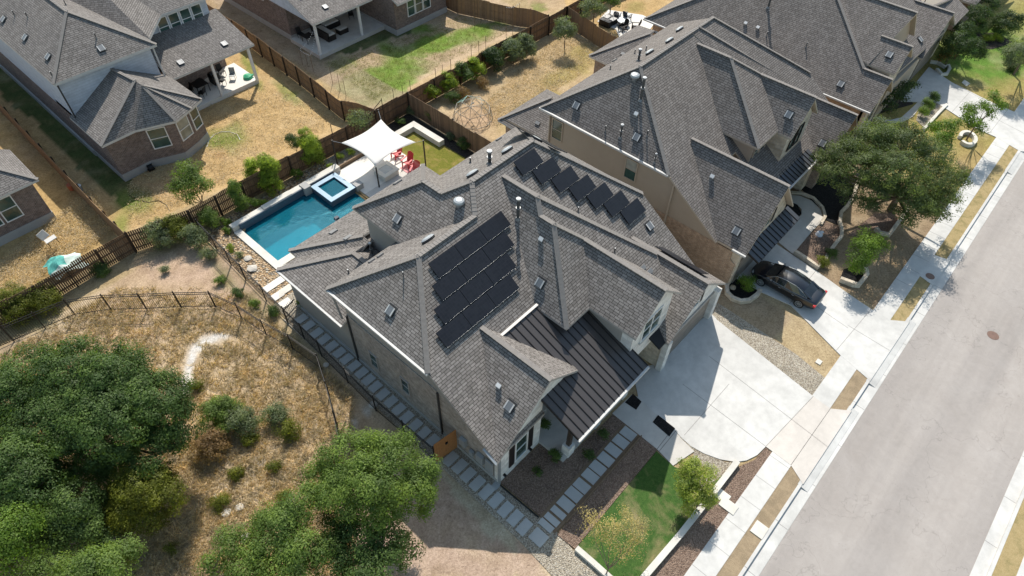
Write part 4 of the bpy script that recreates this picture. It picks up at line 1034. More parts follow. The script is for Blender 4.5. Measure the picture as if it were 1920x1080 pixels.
b_ = MB(); b_.bar((30.2, 13.4, .1), (30.2, 13.4, 6.0), .11, .1); b_.bar((29.8, 13.7, 6.2), (30.2, 13.4, 5.9), .1, .1); b_.build('downspout', 'trim_tan', th)
pipe(th, (30.22, 23.4, 3), (30.22, 23.4, 6.1), .05, 'trim_tan')
b_ = MB(); b_.bar((30.06, 7.7, 3.3), (30.06, 8.6, 3.3), .14, .12); b_.build('gutter', 'gutter_white', th)
bt = bvh_of([tr, tl, tl2])
for x, y in [(1082, 197), (1195, 256), (1480, 214), (1543, 268), (1382, 432)]: box_vent(th, bt, x, y)
for x, y in [(1334, 335), (1192, 218)]: small_vent(th, bt, x, y)
for x, y in [(1293, 38), (1275, 57), (1256, 78), (1219, 100)]: dome_vent(th, bt, x, y)
turbine(th, bt, 1190, 148)
for x, y, h, r, c in [(1201, 188, 1.5, .085, True), (1197, 114, .75, .08, True), (1135, 246, .4, .035, False), (1163, 258, .9, .07, True), (1213, 255, .4, .035, False), (1227, 305, .6, .045, True), (1144, 131, .35, .035, False), (1190, 101, .35, .035, False), (1211, 95, .35, .035, False)]: vent_pipe(th, bt, x, y, h, r, c)
for x, y in [(1008, 232), (1152, 114), (1076, 160), (1168, 102)]: flat_vent(th, bt, x, y, .3)

# ================= next house up the street
h3 = empty('house', (58, 16, 0), 'grey roofed brick house at the top right beyond the tan stucco house', 'house')
R3 = [
    [(50.5, 8.4, 3.0), (50.5, 29.3, 3.0), (58, 18.7, 9.75), (52.6, 10.65, 4.89), (52.6, 8.4, 4.89)],
    [(50.5, 29.3, 3.0), (58, 18.7, 9.75), (66, 18.7, 9.75), (72, 29.3, 3)],
    [(66, 18.7, 9.75), (72, 29.3, 3.0), (72, 10, 4.0), (66.2, 10.6, 4.8)],
    [(52.6, 10.65, 4.8), (58, 18.7, 9.75), (66, 18.7, 9.75), (66, 8.5, 3.6), (56, 8.9, 3.6)],
    [(52.6, 10.9, 4.85), (52.6, 8.35, 4.85), (54.6, 8.35, 3.05), (54.6, 10.9, 3.05)],
    [(55.1, 12, 6.5), (55.1, 8.55, 6.5), (53.3, 8.55, 5.0), (53.3, 11, 5.0)],
    [(55.1, 12, 6.5), (55.1, 8.55, 6.5), (56.9, 8.55, 5.0), (56.9, 11, 5.0)],
    [(57.1, 16, 8.05), (57.1, 9.7, 8.05), (53.2, 10.6, 5.0), (53.6, 12.2, 5.3)],
    [(57.1, 16, 8.05), (57.1, 9.7, 8.05), (60.5, 9.7, 5.0), (60.5, 12, 5.0)],
    [(65.2, 13, 5.55), (65.2, 8.4, 5.55), (61.2, 8.4, 3.05), (61.2, 13, 3.05)],
    [(65.2, 13, 5.55), (65.2, 8.4, 5.55), (69.2, 8.4, 3.05), (69.2, 13, 3.05)],
    [(69.5, 14, 5.9), (72.5, 14, 5.9), (72.9, 8.4, 3.05), (68.9, 8.4, 3.05)],
]
r3 = roof(h3, R3, S2, 'trim_tan')
caps(h3, [((58, 18.7, 9.78), (52.6, 10.65, 4.9)), ((50.5, 29.3, 3), (58, 18.7, 9.75)), ((57.1, 15.5, 8.05), (57.1, 9.7, 8.05)), ((55.1, 11, 6.5), (55.1, 8.55, 6.5)), ((65.2, 12, 5.55), (65.2, 8.4, 5.55)), ((52.6, 10.6, 4.9), (52.6, 8.4, 4.9))], w=.22)
wall(h3, [(51.1, 9.0), (72.0, 9.6), (72, 28.6), (51.1, 28.6)], 0, 2.95, 'brick_orange')
vwall(h3, [(51.1, 0), (54.3, 0), (54.3, 3.1), (52.6, 4.6), (51.1, 3.2)], 8.75, 9.2, 'stone_tan')
vwall(h3, [(53.6, 2.6), (56.6, 2.6), (56.6, 5.1), (55.1, 6.3), (53.6, 5.1)], 8.9, 10.5, 'stone_tan')
vwall(h3, [(55.2, 3), (60.2, 3), (60.2, 5.2), (57.1, 7.8), (55.2, 6.2)], 10.1, 12, 'stucco_tan')
vwall(h3, [(61.5, 0), (68.9, 0), (68.9, 3.1), (65.2, 5.3), (61.5, 3.1)], 8.8, 9.5, 'stone_tan')
wall(h3, [(54.6, 8.7), (61.4, 8.7), (61.4, 9.4), (54.6, 9.4)], 0, 2.9, 'stucco_tan')
b_ = MB(); b_.box((65.2, 8.76, 1.12), (4.8, .06, 2.25)); b_.build('garage_door', 'garage_door', h3)
window(h3, (52.7, 8.75, .9), (1, 0), (0, -1), 1.2, 1.6, 'trim_tan')
b_ = MB(); b_.bar((50.44, 8.4, 2.98), (50.44, 29.3, 2.98), .13, .12); b_.build('gutter', 'gutter_white', h3)
b3 = bvh_of([r3])
for x, y in [(1467, 112), (1577, 157), (1668, 102), (1724, 74)]: box_vent(h3, b3, x, y)
for x, y in [(1397, 47), (1420, 55)]: small_vent(h3, b3, x, y)
for x, y, h, r, c in [(1440, 14, 1.5, .085, True), (1437, 68, .4, .035, False), (1511, 88, .4, .035, False), (1733, 5, .4, .035, False)]: vent_pipe(h3, b3, x, y, h, r, c)
h4 = empty('house', (80, 14, 0), 'grey roofed house whose corner shows at the far top right edge', 'house')
r4 = roof(h4, [[(74.5, 8.3, 3.05), (74.5, 26, 3.05), (82, 18, 8), (79, 12, 6)], [(74.5, 8.3, 3.05), (79, 12, 6), (84, 12, 6), (88, 8.3, 3.05)], [(79, 12, 6), (82, 18, 8), (90, 18, 8), (90, 12, 6)], [(74.5, 26, 3.05), (82, 18, 8), (90, 18, 8), (90, 26, 3.05)]], S2, 'trim_tan')
wall(h4, [(75, 8.8), (90, 8.8), (90, 25.5), (75, 25.5)], 0, 2.95, 'brick_brown')

# ================= left house with the bay
GL_ = -.5
lh = empty('house', (15, 54, GL_), 'large grey roofed house with pale siding and a brick bay at the upper left', 'house')
S4 = 'shingle_back'
L1 = (12.65, 53.7, 8.7)
LR = [
    [(8.9, 50.2, 6.1), (16.4, 50.1, 6.1), L1],
    [(8.9, 50.2, 6.1), L1, (12.65, 70, 8.7), (8.9, 73.5, 6.1)],
    [L1, (16.4, 50.1, 6.1), (16.4, 70, 6.1), (12.65, 70, 8.7)],
    [(16.5, 51.3, 6.1), (18.9, 54.0, 6.1), (15.9, 60.5, 9.9)],
    [(16.5, 51.3, 6.1), (15.9, 60.5, 9.9), (13.2, 60.5, 8.3)],
    [(18.9, 54.0, 6.1), (23.2, 54.0, 6.1), (23.2, 60.5, 9.9), (15.9, 60.5, 9.9)],
    [(23.2, 54.0, 6.1), (23.2, 68, 6.1), (23.0, 60.5, 9.9)],
    [(16.45, 50.2, 3.1), (23.9, 50.2, 3.1), (23.6, 54.6, 4.75), (16.45, 54.6, 4.75)],
    # bay roof
    [(8.85, 50.9, 3.1), (8.85, 46.0, 3.1), (13.3, 47.9, 5.4), (12.9, 50.9, 5.4)],
    [(8.85, 46.0, 3.1), (11.3, 46.05, 3.1), (13.3, 47.9, 5.4)],
    [(11.3, 46.05, 3.1), (13.9, 45.0, 3.1), (13.4, 47.2, 5.3)], [(11.3, 46.05, 3.1), (13.4, 47.2, 5.3), (13.3, 47.9, 5.4)],
    [(13.9, 45.0, 3.1), (15.5, 45.6, 3.1), (13.4, 47.2, 5.3)],
    [(15.5, 45.6, 3.1), (16.65, 46.15, 3.1), (13.4, 47.2, 5.3)],
    [(13.4, 47.2, 5.3), (16.65, 46.15, 3.1), (16.6, 50.9, 3.12)], [(13.4, 47.2, 5.3), (16.6, 50.9, 3.12), (13.3, 47.9, 5.4)], [(13.3, 47.9, 5.4), (16.6, 50.9, 3.12), (12.9, 50.9, 5.4)],
]
lr = roof(lh, LR, S4, 'gutter_white', .18)
caps(lh, [(L1, (8.9, 50.2, 6.1)), (L1, (16.4, 50.1, 6.1)), (L1, (12.65, 68, 8.7)), ((13.3, 47.9, 5.4), (8.85, 46, 3.1)), ((13.3, 47.9, 5.4), (12.9, 50.6, 5.4)), ((13.4, 47.2, 5.3), (13.9, 45, 3.1)), ((13.4, 47.2, 5.3), (15.5, 45.6, 3.1)), ((13.4, 47.2, 5.3), (16.65, 46.15, 3.1))], w=.22)
wall(lh, [(9.2, 50.6), (16.0, 50.6), (16.0, 54.4), (18.6, 54.4), (22.9, 54.4), (22.9, 68), (9.2, 72)], 2.6, 6.0, 'siding_grey')
wall(lh, [(9.22, 50.5), (22.9, 54.5), (22.9, 68), (9.22, 72)], GL_, 2.6, 'brick_dark')
bay = [(9.2, 50.9), (9.2, 46.35), (11.45, 46.4), (13.75, 45.45), (15.2, 45.95), (16.25, 46.5), (16.2, 54.3), (9.2, 54.3)]
wall(lh, bay, .12, 2.95, 'brick_dark')
def infl(p, k, c=(12.8, 50)): return [(c[0] + (x - c[0]) * (1 + k), c[1] + (y - c[1]) * (1 + k)) for x, y in p]
wall(lh, infl(bay, .008), GL_ - .2, .12, 'foundation', 'foundation')
wall(lh, [(9.1, 50.8), (9.3, 50.8), (9.3, 72), (9.1, 72)], GL_ - .2, 0, 'foundation', 'foundation')
def bwin(a, c, f, w, z, h, gl='window_glass'):
    a, c = Vector(a), Vector(c); d = (c - a).normalized(); n = Vector((d.y, -d.x)); m_ = a + (c - a) * f
    window(lh, (m_.x, m_.y, z), tuple(d), tuple(n), w, h, 'trim_white', gl)
bwin((11.45, 46.4), (13.75, 45.45), .5, 1.3, 1.0, 1.7); bwin((13.75, 45.45), (15.2, 45.95), .5, 1.15, 1.0, 1.7, 'window_shade')
bwin((15.2, 45.95), (16.25, 46.5), .5, .95, 1.0, 1.7); bwin((16.25, 46.5), (16.2, 54), .1, .9, 1.0, 1.7)
for u in (18.7, 19.7, 20.7, 21.7): window(lh, (u + .2, 54.4, 4.15), (1, 0), (0, -1), .9, 1.6, 'trim_white')
wall(lh, [(16.4, 50.5), (23.5, 50.5), (23.5, 54.3), (16.4, 54.3)], GL_ - .1, -.12, 'paver_cream', 'patio_slab')
for u in (19.95, 23.35):
    b_ = MB(); b_.bar((u, 50.45, -.15), (u, 50.45, 2.95), .2, .2); b_.build('porch_post', 'trim_white', lh)
pipe(lh, (9.1, 50.3, 3.1), (9.1, 50.3, 6.0), .05, 'vent_dark'); pipe(lh, (16.2, 50.5, 3.2), (16.2, 50.5, 6.0), .05, 'gutter_white')
bl = bvh_of([lr])
for x, y in [(8, 36), (49, 70), (92, 106), (189, 90), (338, 117), (420, 82)]: box_vent(lh, bl, x, y)
for x, y in [(28, 30), (52, 33), (181, 72), (99, 144), (124, 10)]: vent_pipe(lh, bl, x, y, .4, .035)

# ================= house at the left edge
eh = empty('house', (1, 48, GL_), 'brick house with grey hip roof cut by the left edge of the photo', 'house')
er = roof(eh, [[(4.4, 45.7, 3.0), (-6, 45.7, 3.0), (-3, 49.5, 5.4), (.6, 49.5, 5.4)], [(4.4, 45.7, 3.0), (.6, 49.5, 5.4), (.6, 50.3, 5.4), (4.4, 50.3, 3.0)], [(4.4, 50.3, 3.0), (.6, 50.3, 5.4), (-6, 50.3, 5.4), (-6, 54, 3)],
               [(2.6, 58, 3.0), (2.6, 68, 3.0), (-4, 64, 6.5), (-4, 60, 6.5)], [(2.6, 58, 3.0), (-4, 60, 6.5), (-8, 58, 3)]], S4, 'gutter_white')
caps(eh, [((4.4, 45.7, 3.0), (.6, 49.5, 5.4)), ((.6, 49.5, 5.4), (.6, 50.3, 5.4))], w=.22)
wall(eh, [(4.0, 46.1), (4.0, 49.8), (2.2, 58.5), (2.2, 68), (-8, 68), (-8, 46.1)], .12, 2.9, 'brick_dark')
wall(eh, [(4.04, 46.05), (4.04, 49.8), (-8, 49.8), (-8, 46.05)], GL_ - .2, .12, 'foundation', 'foundation')
for u in (2.0, .75, -.5): window(eh, (u, 46.1, .85), (1, 0), (0, -1), 1.1, 1.8, 'trim_white')

# ================= house behind with the string lights
h2 = empty('house', (37, 54, GL_), 'dark brick house with a covered patio at the top centre of the photo', 'house')
r2 = roof(h2, [
    [(29.3, 49.5, 3.0), (36.0, 49.5, 3.0), (36.6, 56.5, 5.6), (29.3, 56.5, 5.6)],
    [(36.85, 47.0, 3.0), (44.2, 47.0, 3.0), (44.2, 53, 5.8), (36.85, 53, 5.8)],
    [(29.0, 56.5, 3.0), (29.0, 70, 3.0), (34, 66, 6.5), (34, 58, 6.5)], [(36.85, 52.5, 5.6), (44.2, 52.5, 5.6), (42, 62, 9), (38, 62, 9)],
    [(29.3, 56.4, 5.6), (37, 56.4, 5.6), (38, 62, 9), (34, 62, 9)],
], S4, 'gutter_white', .16)
wall(h2, [(29.7, 54.3), (37.2, 54.3), (37.2, 48.0), (43.75, 48.0), (43.75, 66), (29.7, 66)], .05, 2.95, 'brick_dark')
wall(h2, [(29.66, 54.3), (37.16, 54.3), (37.16, 47.95), (43.8, 47.95), (43.8, 66), (29.66, 66)], GL_ - .2, .05, 'foundation', 'foundation')
uwall(h2, [(49.7, 2.9), (56.4, 2.9), (56.4, 5.4)], 29.42, 29.5, 'siding_grey')
wall(h2, [(29.5, 49.8), (37.15, 49.8), (37.15, 54.3), (29.5, 54.3)], GL_ - .1, -.15, 'concrete_old', 'patio_slab')
for u in (29.75, 34.6):
    b_ = MB(); b_.bar((u, 50.0, -.15), (u, 50.0, 2.85), .2, .2); b_.build('porch_post', 'trim_white', h2)
for u in (39.2, 40.2, 41.2): window(h2, (u, 48.0, .8), (1, 0), (0, -1), .95, 1.7, 'trim_white')
window(h2, (33.3, 54.3, .6), (1, 0), (0, -1), 1.6, 1.9, 'trim_white')
b2v = bvh_of([r2]); box_vent(h2, b2v, 609, 13)
b_ = MB()
for k in range(4): b_.frame((30.3 + k * 1.66, 52.2, 3.0 + .371 * 2.7 + .12), (1.62, 0, 0), (0, 3.0, 1.11), (0, 0, .05))
b_.build('solar_panel', 'solar_black', h2)
# ------------------------------------------------------------------ fences
for i_, c_ in enumerate([(.20, .125, .072), (.155, .10, .06), (.235, .15, .088)]): m_plain('board_%d' % i_, c_, .88, var=.15, scale=4)
for i_, c_ in enumerate([(.16, .098, .056), (.12, .075, .045), (.19, .12, .07)]): m_plain('dark_board_%d' % i_, c_, .88, var=.15, scale=4)
m_plain('board_3', (.27, .165, .085), .88, var=.15)
def wood_fence(label, pts, hs, mats=('board_0', 'board_1', 'board_2'), bw=.14, step=2.4, gap=.006, rail_side=-1, z0=None):
    p0 = pts[0]; base = gz(*p0) if z0 is None else z0
    root = empty('wood_fence', (p0[0], p0[1], base), label, 'fence')
    bo = MB(); rl_ = MB(); pos = []
    for k in range(len(pts) - 1):
        a, c = Vector(pts[k]), Vector(pts[k + 1]); L = (c - a).length; d = (c - a) / L; n = Vector((-d.y, d.x))
        h = hs if isinstance(hs, (int, float)) else hs[k]
        ns = max(1, round(L / step)); nb = max(1, int(L / bw))
        for j in range(nb):
            s = (j + .5) * L / nb; q = a + d * s; g = gz(q.x, q.y) if z0 is None else z0
            hh = h + .05 * math.sin(k * 5 + int(s / step) * 2.3) + random.uniform(-.012, .012)
            bo.frame((q.x - d.x * (L / nb / 2 - gap), q.y - d.y * (L / nb / 2 - gap), g + .03), (*(d * (L / nb - 2 * gap)), 0), (*(n * .022), 0), (0, 0, hh), random.randrange(3))
        for j in range(ns + 1):
            q = a + d * (L * j / ns) + n * rail_side * .07; g = gz(q.x, q.y) if z0 is None else z0
            if j < ns or k == len(pts) - 2: pos.append((q.x, q.y, g, h))
        for zr in (.35, h * .55, h - .25):
            g0 = gz(*pts[k]) if z0 is None else z0; g1 = gz(*pts[k + 1]) if z0 is None else z0
            o_ = n * rail_side * .03
            rl_.bar((a.x + o_.x, a.y + o_.y, g0 + zr), (c.x + o_.x, c.y + o_.y, g1 + zr), .04, .09)
    bo.build('board_panel', list(mats), root); rl_.build('rail', mats[1], root)
    for x, y, g, h in pos:
        q = MB(); q.box((x, y, g + h / 2 + .02), (.1, .1, h + .06)); q.build('post', 'post_dark', root)
    return root
DK = ('dark_board_0', 'dark_board_1', 'dark_board_2')
wood_fence('dark stained wood fence of narrow pickets along the dry slope at the left', [(-6, 38.2), (0.2, 38.15), (4.1, 38.35), (6.1, 38.4), (8.0, 37.85), (9.9, 37.4), (13.9, 37.4)], [1.75, 1.75, 1.75, 1.7, 1.75, 1.8], DK, .125, gap=.013, z0=0)
wood_fence('brown wood fence behind the rock bed and the pool', [(13.9, 37.4), (17.8, 37.35), (22.8, 37.1), (25.7, 37.15), (29.1, 37.2)], [1.8, 1.8, 1.9, 1.9], DK, z0=0)
wood_fence('brown wood fence behind the row of shrubs in the tan house back yard', [(29.1, 37.2), (34.8, 37.05), (40.5, 37.2), (44, 37.1), (49.3, 37.1)], 1.85, z0=0)
wood_fence('wood fence continuing behind the yard with the black fire table', [(49.3, 37.1), (56, 37.1), (64, 37)], 1.85, z0=0)
wood_fence('wood fence between the left edge house and the pale siding house', [(6.05, 38.4), (6.12, 42), (6.2, 48), (6.45, 59), (6.5, 72)], 1.8, ('board_0', 'board_3', 'board_2'))
wood_fence('tan wood fence between the pale siding house and the yard with string lights', [(25.8, 37.3), (25.05, 40.5), (25.75, 47.6), (26.3, 56), (26.5, 70)], 1.85, ('board_3', 'board_0', 'board_2'), rail_side=1)
wood_fence('wood fence at the far side of the yard with string lights', [(46.75, 37.3), (46.4, 41.4), (44.3, 47), (44.2, 60)], 1.85, ('board_0', 'board_3', 'board_2'), rail_side=-1)
wood_fence('wood fence between the pool yard and the tan house back yard', [(29.1, 37.1), (29.05, 32), (29.0, 27), (28.9, 24.2)], 1.85, rail_side=1, z0=0)
wood_fence('wood fence between the tan house yard and the yard with the fire table', [(49.3, 37), (48.4, 33), (47.7, 29.2)], 1.85, ('board_0', 'board_3', 'board_2'), rail_side=1, z0=0)
b_ = MB()
for k in range(10): b_.frame((9.25 + k * .135, 12.98 - k * .02, .05), (.125, -.02, 0), (0, .03, 0), (0, 0, 1.85 + .01 * (k % 2)))
gr_ = empty('garden_gate', (9.25, 13, 0), 'orange cedar wood gate at the side of the main house', 'gate')
b_.build('board_panel', 'cedar', gr_)
b_ = MB(); b_.box((9.95, 12.84, 1.3), (.14, .05, .14)); b_.build('latch', 'black', gr_)
def iron_fence(label, pts, h=1.5, step=2.05):
    root = empty('iron_fence', (*pts[0], 0), label, 'fence'); pk = MB(); rl_ = MB()
    for k in range(len(pts) - 1):
        a, c = Vector(pts[k]), Vector(pts[k + 1]); L = (c - a).length; d = (c - a) / L
        n = int(L / .115)
        for j in range(n):
            q = a + d * (j + .5) * L / n; pk.tube((q.x, q.y, .06), (q.x, q.y, h - .04), .009, n=4, cap=False)
        for z in (.15, h - .22, h - .05): rl_.bar((*a, z), (*c, z), .028, .035)
        ns = max(1, round(L / step))
        for j in range(ns + (k == len(pts) - 2)):
            q = a + d * L * j / ns; p_ = MB(); p_.box((q.x, q.y, h / 2 + .03), (.06, .06, h + .1)); p_.build('post', 'iron', root)
    pk.build('picket_panel', 'iron', root); rl_.build('rail', 'iron', root)
    return root
iron_fence('black iron fence running beside the stepping stones of the main house', [(9.9, 36.5), (9.62, 31), (9.42, 26.2), (9.3, 22.7), (9.1, 17.6), (9.25, 13.1)])
iron_fence('curved black iron fence crossing the dry slope at the left', [(-10, 38.2), (-5.5, 37.2), (-2.3, 36.7), (1.0, 36.0), (2.66, 34.8), (4.16, 33.3), (5.66, 31.9), (7.12, 30.4), (7.7, 28.45), (8.0, 26.3), (8.45, 24.3), (8.72, 22.0), (7.95, 20.2), (7.1, 18.4), (6.2, 16.7)])
b_ = MB(); b_.bar((9.45, 26.45, .85), (10.5, 26.75, .85), .05, .05); b_.bar((9.45, 26.45, .2), (10.5, 26.75, .2), .05, .05)
for k in range(9): b_.bar((9.5 + k * .12, 26.46 + k * .034, .1), (9.5 + k * .12, 26.46 + k * .034, 1.1), .018)
tag(b_.build('iron_gate', 'iron'), 'small black iron gate across the stepping stones by the pool', 'gate')

# ------------------------------------------------------------------ plants
RN = []
def leaf_mesh(name, pos, nrm, size, mt, parent=None, aspect=.6):
    n = len(pos)
    t = rng.normal(size=(n, 3)); t -= (t * nrm).sum(1)[:, None] * nrm; t /= np.linalg.norm(t, axis=1)[:, None] + 1e-9
    s = np.cross(nrm, t)
    sz = size * rng.uniform(.6, 1.35, n)[:, None]
    a = t * sz * .5; b2 = s * sz * .5 * aspect
    v = np.stack([pos - a, pos + b2, pos + a, pos - b2], 1)
    off = np.array(ORG.get(parent.name, Vector((0, 0, 0)))) if parent else 0
    v = (v - off).reshape(-1, 3).astype(np.float32)
    me = bpy.data.meshes.new(name); me.vertices.add(4 * n); me.vertices.foreach_set('co', v.ravel())
    me.loops.add(4 * n); me.loops.foreach_set('vertex_index', np.arange(4 * n, dtype=np.int32))
    me.polygons.add(n); me.polygons.foreach_set('loop_start', np.arange(0, 4 * n, 4, dtype=np.int32)); me.polygons.foreach_set('loop_total', np.full(n, 4, dtype=np.int32))
    me.update(calc_edges=True)
    at_ = me.attributes.new('rnd', 'FLOAT', 'FACE'); rv = np.concatenate(RN) if RN else rng.random(n)
    at_.data.foreach_set('value', (rv if len(rv) == n else rng.random(n)).astype(np.float32))
    me.materials.append(MATS[mt])
    o = bpy.data.objects.new(name, me); COL.objects.link(o)
    if parent: o.parent = parent; ORG[o.name] = Vector(ORG.get(parent.name, (0, 0, 0)))
    return o
def lobe_points(lobes, leaf, dens, sub=.42, flat=.8, rag=.25):
    P, Q = [], []; RN.clear()
    for (u, v, z, r) in lobes:
        c = np.array([u, v, z]); ns = max(5, int(5.2 * (r / sub) ** 2 * 1.05))
        d = rng.normal(size=(ns, 3)); d[:, 2] = np.where(d[:, 2] < -.45, -d[:, 2], d[:, 2]); d /= np.linalg.norm(d, axis=1)[:, None]
        rr = r * (1 - rag + rag * 1.5 * rng.random(ns) ** 1.3)[:, None]
        cc2 = c + d * rr * np.array([1, 1, flat])
        sr = sub * rng.uniform(.55, 1.25, ns)
        for k in range(ns):
            m_ = max(8, int(dens * sr[k] ** 2 / leaf ** 2 * 9.0))
            e = rng.normal(size=(m_, 3)); e /= np.linalg.norm(e, axis=1)[:, None]
            rad = sr[k] * (.35 + .75 * rng.random(m_) ** .7)[:, None]
            RN.append(.55 * rng.random() + .45 * rng.random(m_)); P.append(cc2[k] + e * rad * np.array([1, 1, .7])); nn = e * .75 + d[k] * .8 + rng.normal(size=(m_, 3)) * .4 + np.array([0, 0, .2])
            Q.append(nn / np.linalg.norm(nn, axis=1)[:, None])
    return np.concatenate(P), np.concatenate(Q)
def L_(px, py, z, r):
    u, v, _ = at(px, py, z); return (u, v, z, r)
SQ = None
def tree(label, base, lobes, leaf='leaf_oak', size=.13, dens=1.0, trunk=.16, cat='tree', name='tree', group=None, sub=.42, flat=.8, rag=.25, z0=0.0, aspect=.6, multi=1):
    x, y = base
    root = empty(name, (x, y, z0), label, cat, group)
    size *= .78; P, Q = lobe_points(lobes, size, dens * 1.05, sub, flat, rag)
    leaf_mesh('crown', P, Q, size, leaf, root, aspect)
    b_ = MB(); zc = min(l[2] for l in lobes); mid = Vector((x, y, z0 + max(.3, (zc - z0) * .45)))
    for k in range(multi):
        a_ = 2 * math.pi * k / multi; o_ = Vector((math.cos(a_), math.sin(a_), 0)) * (.12 * (multi > 1))
        b_.tube(Vector((x, y, z0 - .1)) + o_, mid + o_ * 2, trunk, trunk * .75, 8)
    for l in lobes:
        c = Vector(l[:3]); k1 = mid.lerp(c, .5) + Vector((random.uniform(-.15, .15), random.uniform(-.15, .15), -.1))
        b_.tube(mid, k1, trunk * .6, trunk * .4, 6, cap=False); b_.tube(k1, c, trunk * .4, trunk * .15, 6, cap=False)
        for j in range(4):
            e = Vector((random.uniform(-1, 1), random.uniform(-1, 1), random.uniform(0, 1))).normalized() * l[3] * .8
            b_.tube(c - Vector((0, 0, l[3] * .2)), c + e, trunk * .14, .01, 4, cap=False)
    b_.build('trunk', 'trunk', root)
    return root
def gxy(px, py, z=0): return at(px, py, z)[:2]
tree('large dark oak with a spreading crown, uppermost of the trees at the left edge', gxy(170, 830), [L_(55, 735, 4.2, 2.1), L_(140, 715, 4.8, 2.0), L_(215, 725, 5, 1.9), L_(285, 765, 4.4, 1.7), L_(325, 800, 3.6, 1.3), L_(200, 800, 4.6, 2.0), L_(95, 800, 4.2, 2.0), L_(10, 770, 4, 1.8), L_(290, 850, 3.2, 1.3), L_(245, 745, 4.9, 1.4), L_(150, 860, 3.0, 1.5), L_(215, 880, 2.4, 1.2), L_(170, 760, 4.6, 1.8)], 'leaf_oak', .125, 1.15, .24)
tree('oak at the left edge below the large dark oak', gxy(40, 960), [L_(15, 880, 4.6, 1.6), L_(55, 915, 4.3, 1.4), L_(5, 935, 4.2, 1.4), L_(45, 860, 3.8, 1.2), L_(95, 905, 3.0, 1.1), L_(80, 960, 2.6, 1.2), L_(20, 985, 3.2, 1.1)], 'leaf_oak', .125, 1.1, .2)
tree('yellow green juniper at the edge of the oaks beside the dry grass', gxy(275, 980), [L_(265, 915, 3.2, 1.15), L_(300, 935, 2.8, 1.0), L_(240, 950, 2.7, .95), L_(290, 905, 2.6, .8), L_(275, 965, 2.2, 1.0), L_(225, 935, 2.4, .7)], 'leaf_juniper', .11, 1.1, .14, sub=.34)
tree('small olive green oak between the juniper and the bottom left corner', gxy(135, 1030), [L_(130, 950, 3.9, 1.1), L_(105, 985, 3.6, 1.0), L_(150, 990, 3.4, .9), L_(95, 1015, 3.2, .9), L_(165, 955, 3.2, .8), L_(185, 1000, 2.4, .9), L_(205, 1020, 2.2, .8)], 'leaf_oak', .12, 1.05, .15)
tree('pale bright green oak in the bottom left corner', gxy(20, 1070), [L_(15, 1000, 4.8, 1.1), L_(35, 1020, 4.6, .8), L_(-10, 1050, 4.5, 1.0)], 'leaf_bright', .12, 1.0, .15)
tree('bright green elm cut by the bottom edge below the juniper', gxy(230, 1110), [L_(225, 1055, 4.4, .8), L_(190, 1075, 4.8, .9), L_(150, 1090, 4.8, 1.0), L_(90, 1085, 4.4, .8), L_(245, 1040, 4.0, .4)], 'leaf_elm', .11, .95, .14)
tree('bright green elm at the bottom edge between the two big crowns', gxy(420, 1110), [L_(408, 1062, 4.2, .6), L_(440, 1030, 4.4, .75), L_(462, 1072, 4.4, .8), L_(425, 1008, 4, .4), L_(485, 1045, 3.8, .6)], 'leaf_elm', .11, .95, .15)
tree('elm with a rounded crown just left of the biggest bottom tree', gxy(560, 1070), [L_(530, 990, 4.6, 1.0), L_(570, 950, 4.7, 1.0), L_(505, 1045, 4.3, .9), L_(575, 1035, 4.5, 1.1), L_(540, 1075, 4.3, 1.0), L_(500, 985, 4, .6)], 'leaf_elm', .11, 1.0, .16)
tree('tall light green cedar elm beside the wooden gate at the bottom centre', gxy(720, 960), [L_(655, 862, 5.2, 1.2), L_(735, 868, 5.6, 1.2), L_(788, 885, 5.0, .8), L_(700, 915, 5.8, 1.4), L_(645, 925, 5.2, 1.2), L_(770, 925, 4.9, .9), L_(612, 900, 4.4, .9), L_(760, 838, 4.6, .5), L_(690, 835, 4.8, .6), L_(805, 925, 4.3, .35), L_(800, 955, 4, .35), L_(705, 975, 4.6, 1.1)], 'leaf_elm', .11, 1.0, .2, rag=.32)
tree('dark green oak at the bottom edge below the cedar elm', gxy(690, 1080), [L_(670, 1020, 4.2, 1.1), L_(720, 1040, 4.2, 1.0), L_(625, 1040, 4, 1.0), L_(690, 1075, 4.2, 1.1), L_(755, 1030, 3.6, .6), L_(640, 985, 3.8, .8)], 'leaf_oak', .12, .95, .17)
tree('broad live oak over the sidewalk in front of the tan house', gxy(1668, 395), [L_(1585, 300, 4.2, 1.5), L_(1630, 272, 4.8, 1.6), L_(1690, 272, 5, 1.6), L_(1738, 300, 4.6, 1.5), L_(1680, 325, 5, 1.7), L_(1620, 318, 4.6, 1.5), L_(1745, 345, 4.2, 1.4), L_(1712, 372, 4, 1.3), L_(1768, 372, 3.6, 1.1), L_(1570, 330, 3.8, 1.0), L_(1650, 355, 4, 1.2), L_(1730, 392, 3.3, .9), L_(1590, 370, 3.2, .7), L_(1655, 243, 4.2, .9), L_(1545, 305, 3.8, .9), L_(1785, 335, 3.6, .9), L_(1700, 405, 3.0, .8), L_(1755, 400, 3.0, .8), L_(1630, 385, 3.0, .7)], 'leaf_live_oak', .13, .75, .25, sub=.42, flat=.75, rag=.4)
tree('slim bright green tree directly behind the broad live oak', gxy(1768, 300), [L_(1770, 245, 3.6, .75), L_(1760, 268, 3.2, .8), L_(1790, 235, 3.6, .45), L_(1750, 240, 3, .5)], 'leaf_bright', .14, .8, .08)
tree('leaning young tree growing in the curved stone ring', gxy(1812, 262), [L_(1822, 222, 3.2, .7), L_(1845, 207, 3.5, .7), L_(1865, 188, 3.8, .6), L_(1830, 240, 2.8, .6), L_(1875, 200, 3.4, .4), L_(1815, 205, 3.3, .35)], 'leaf_bright', .14, .75, .07)
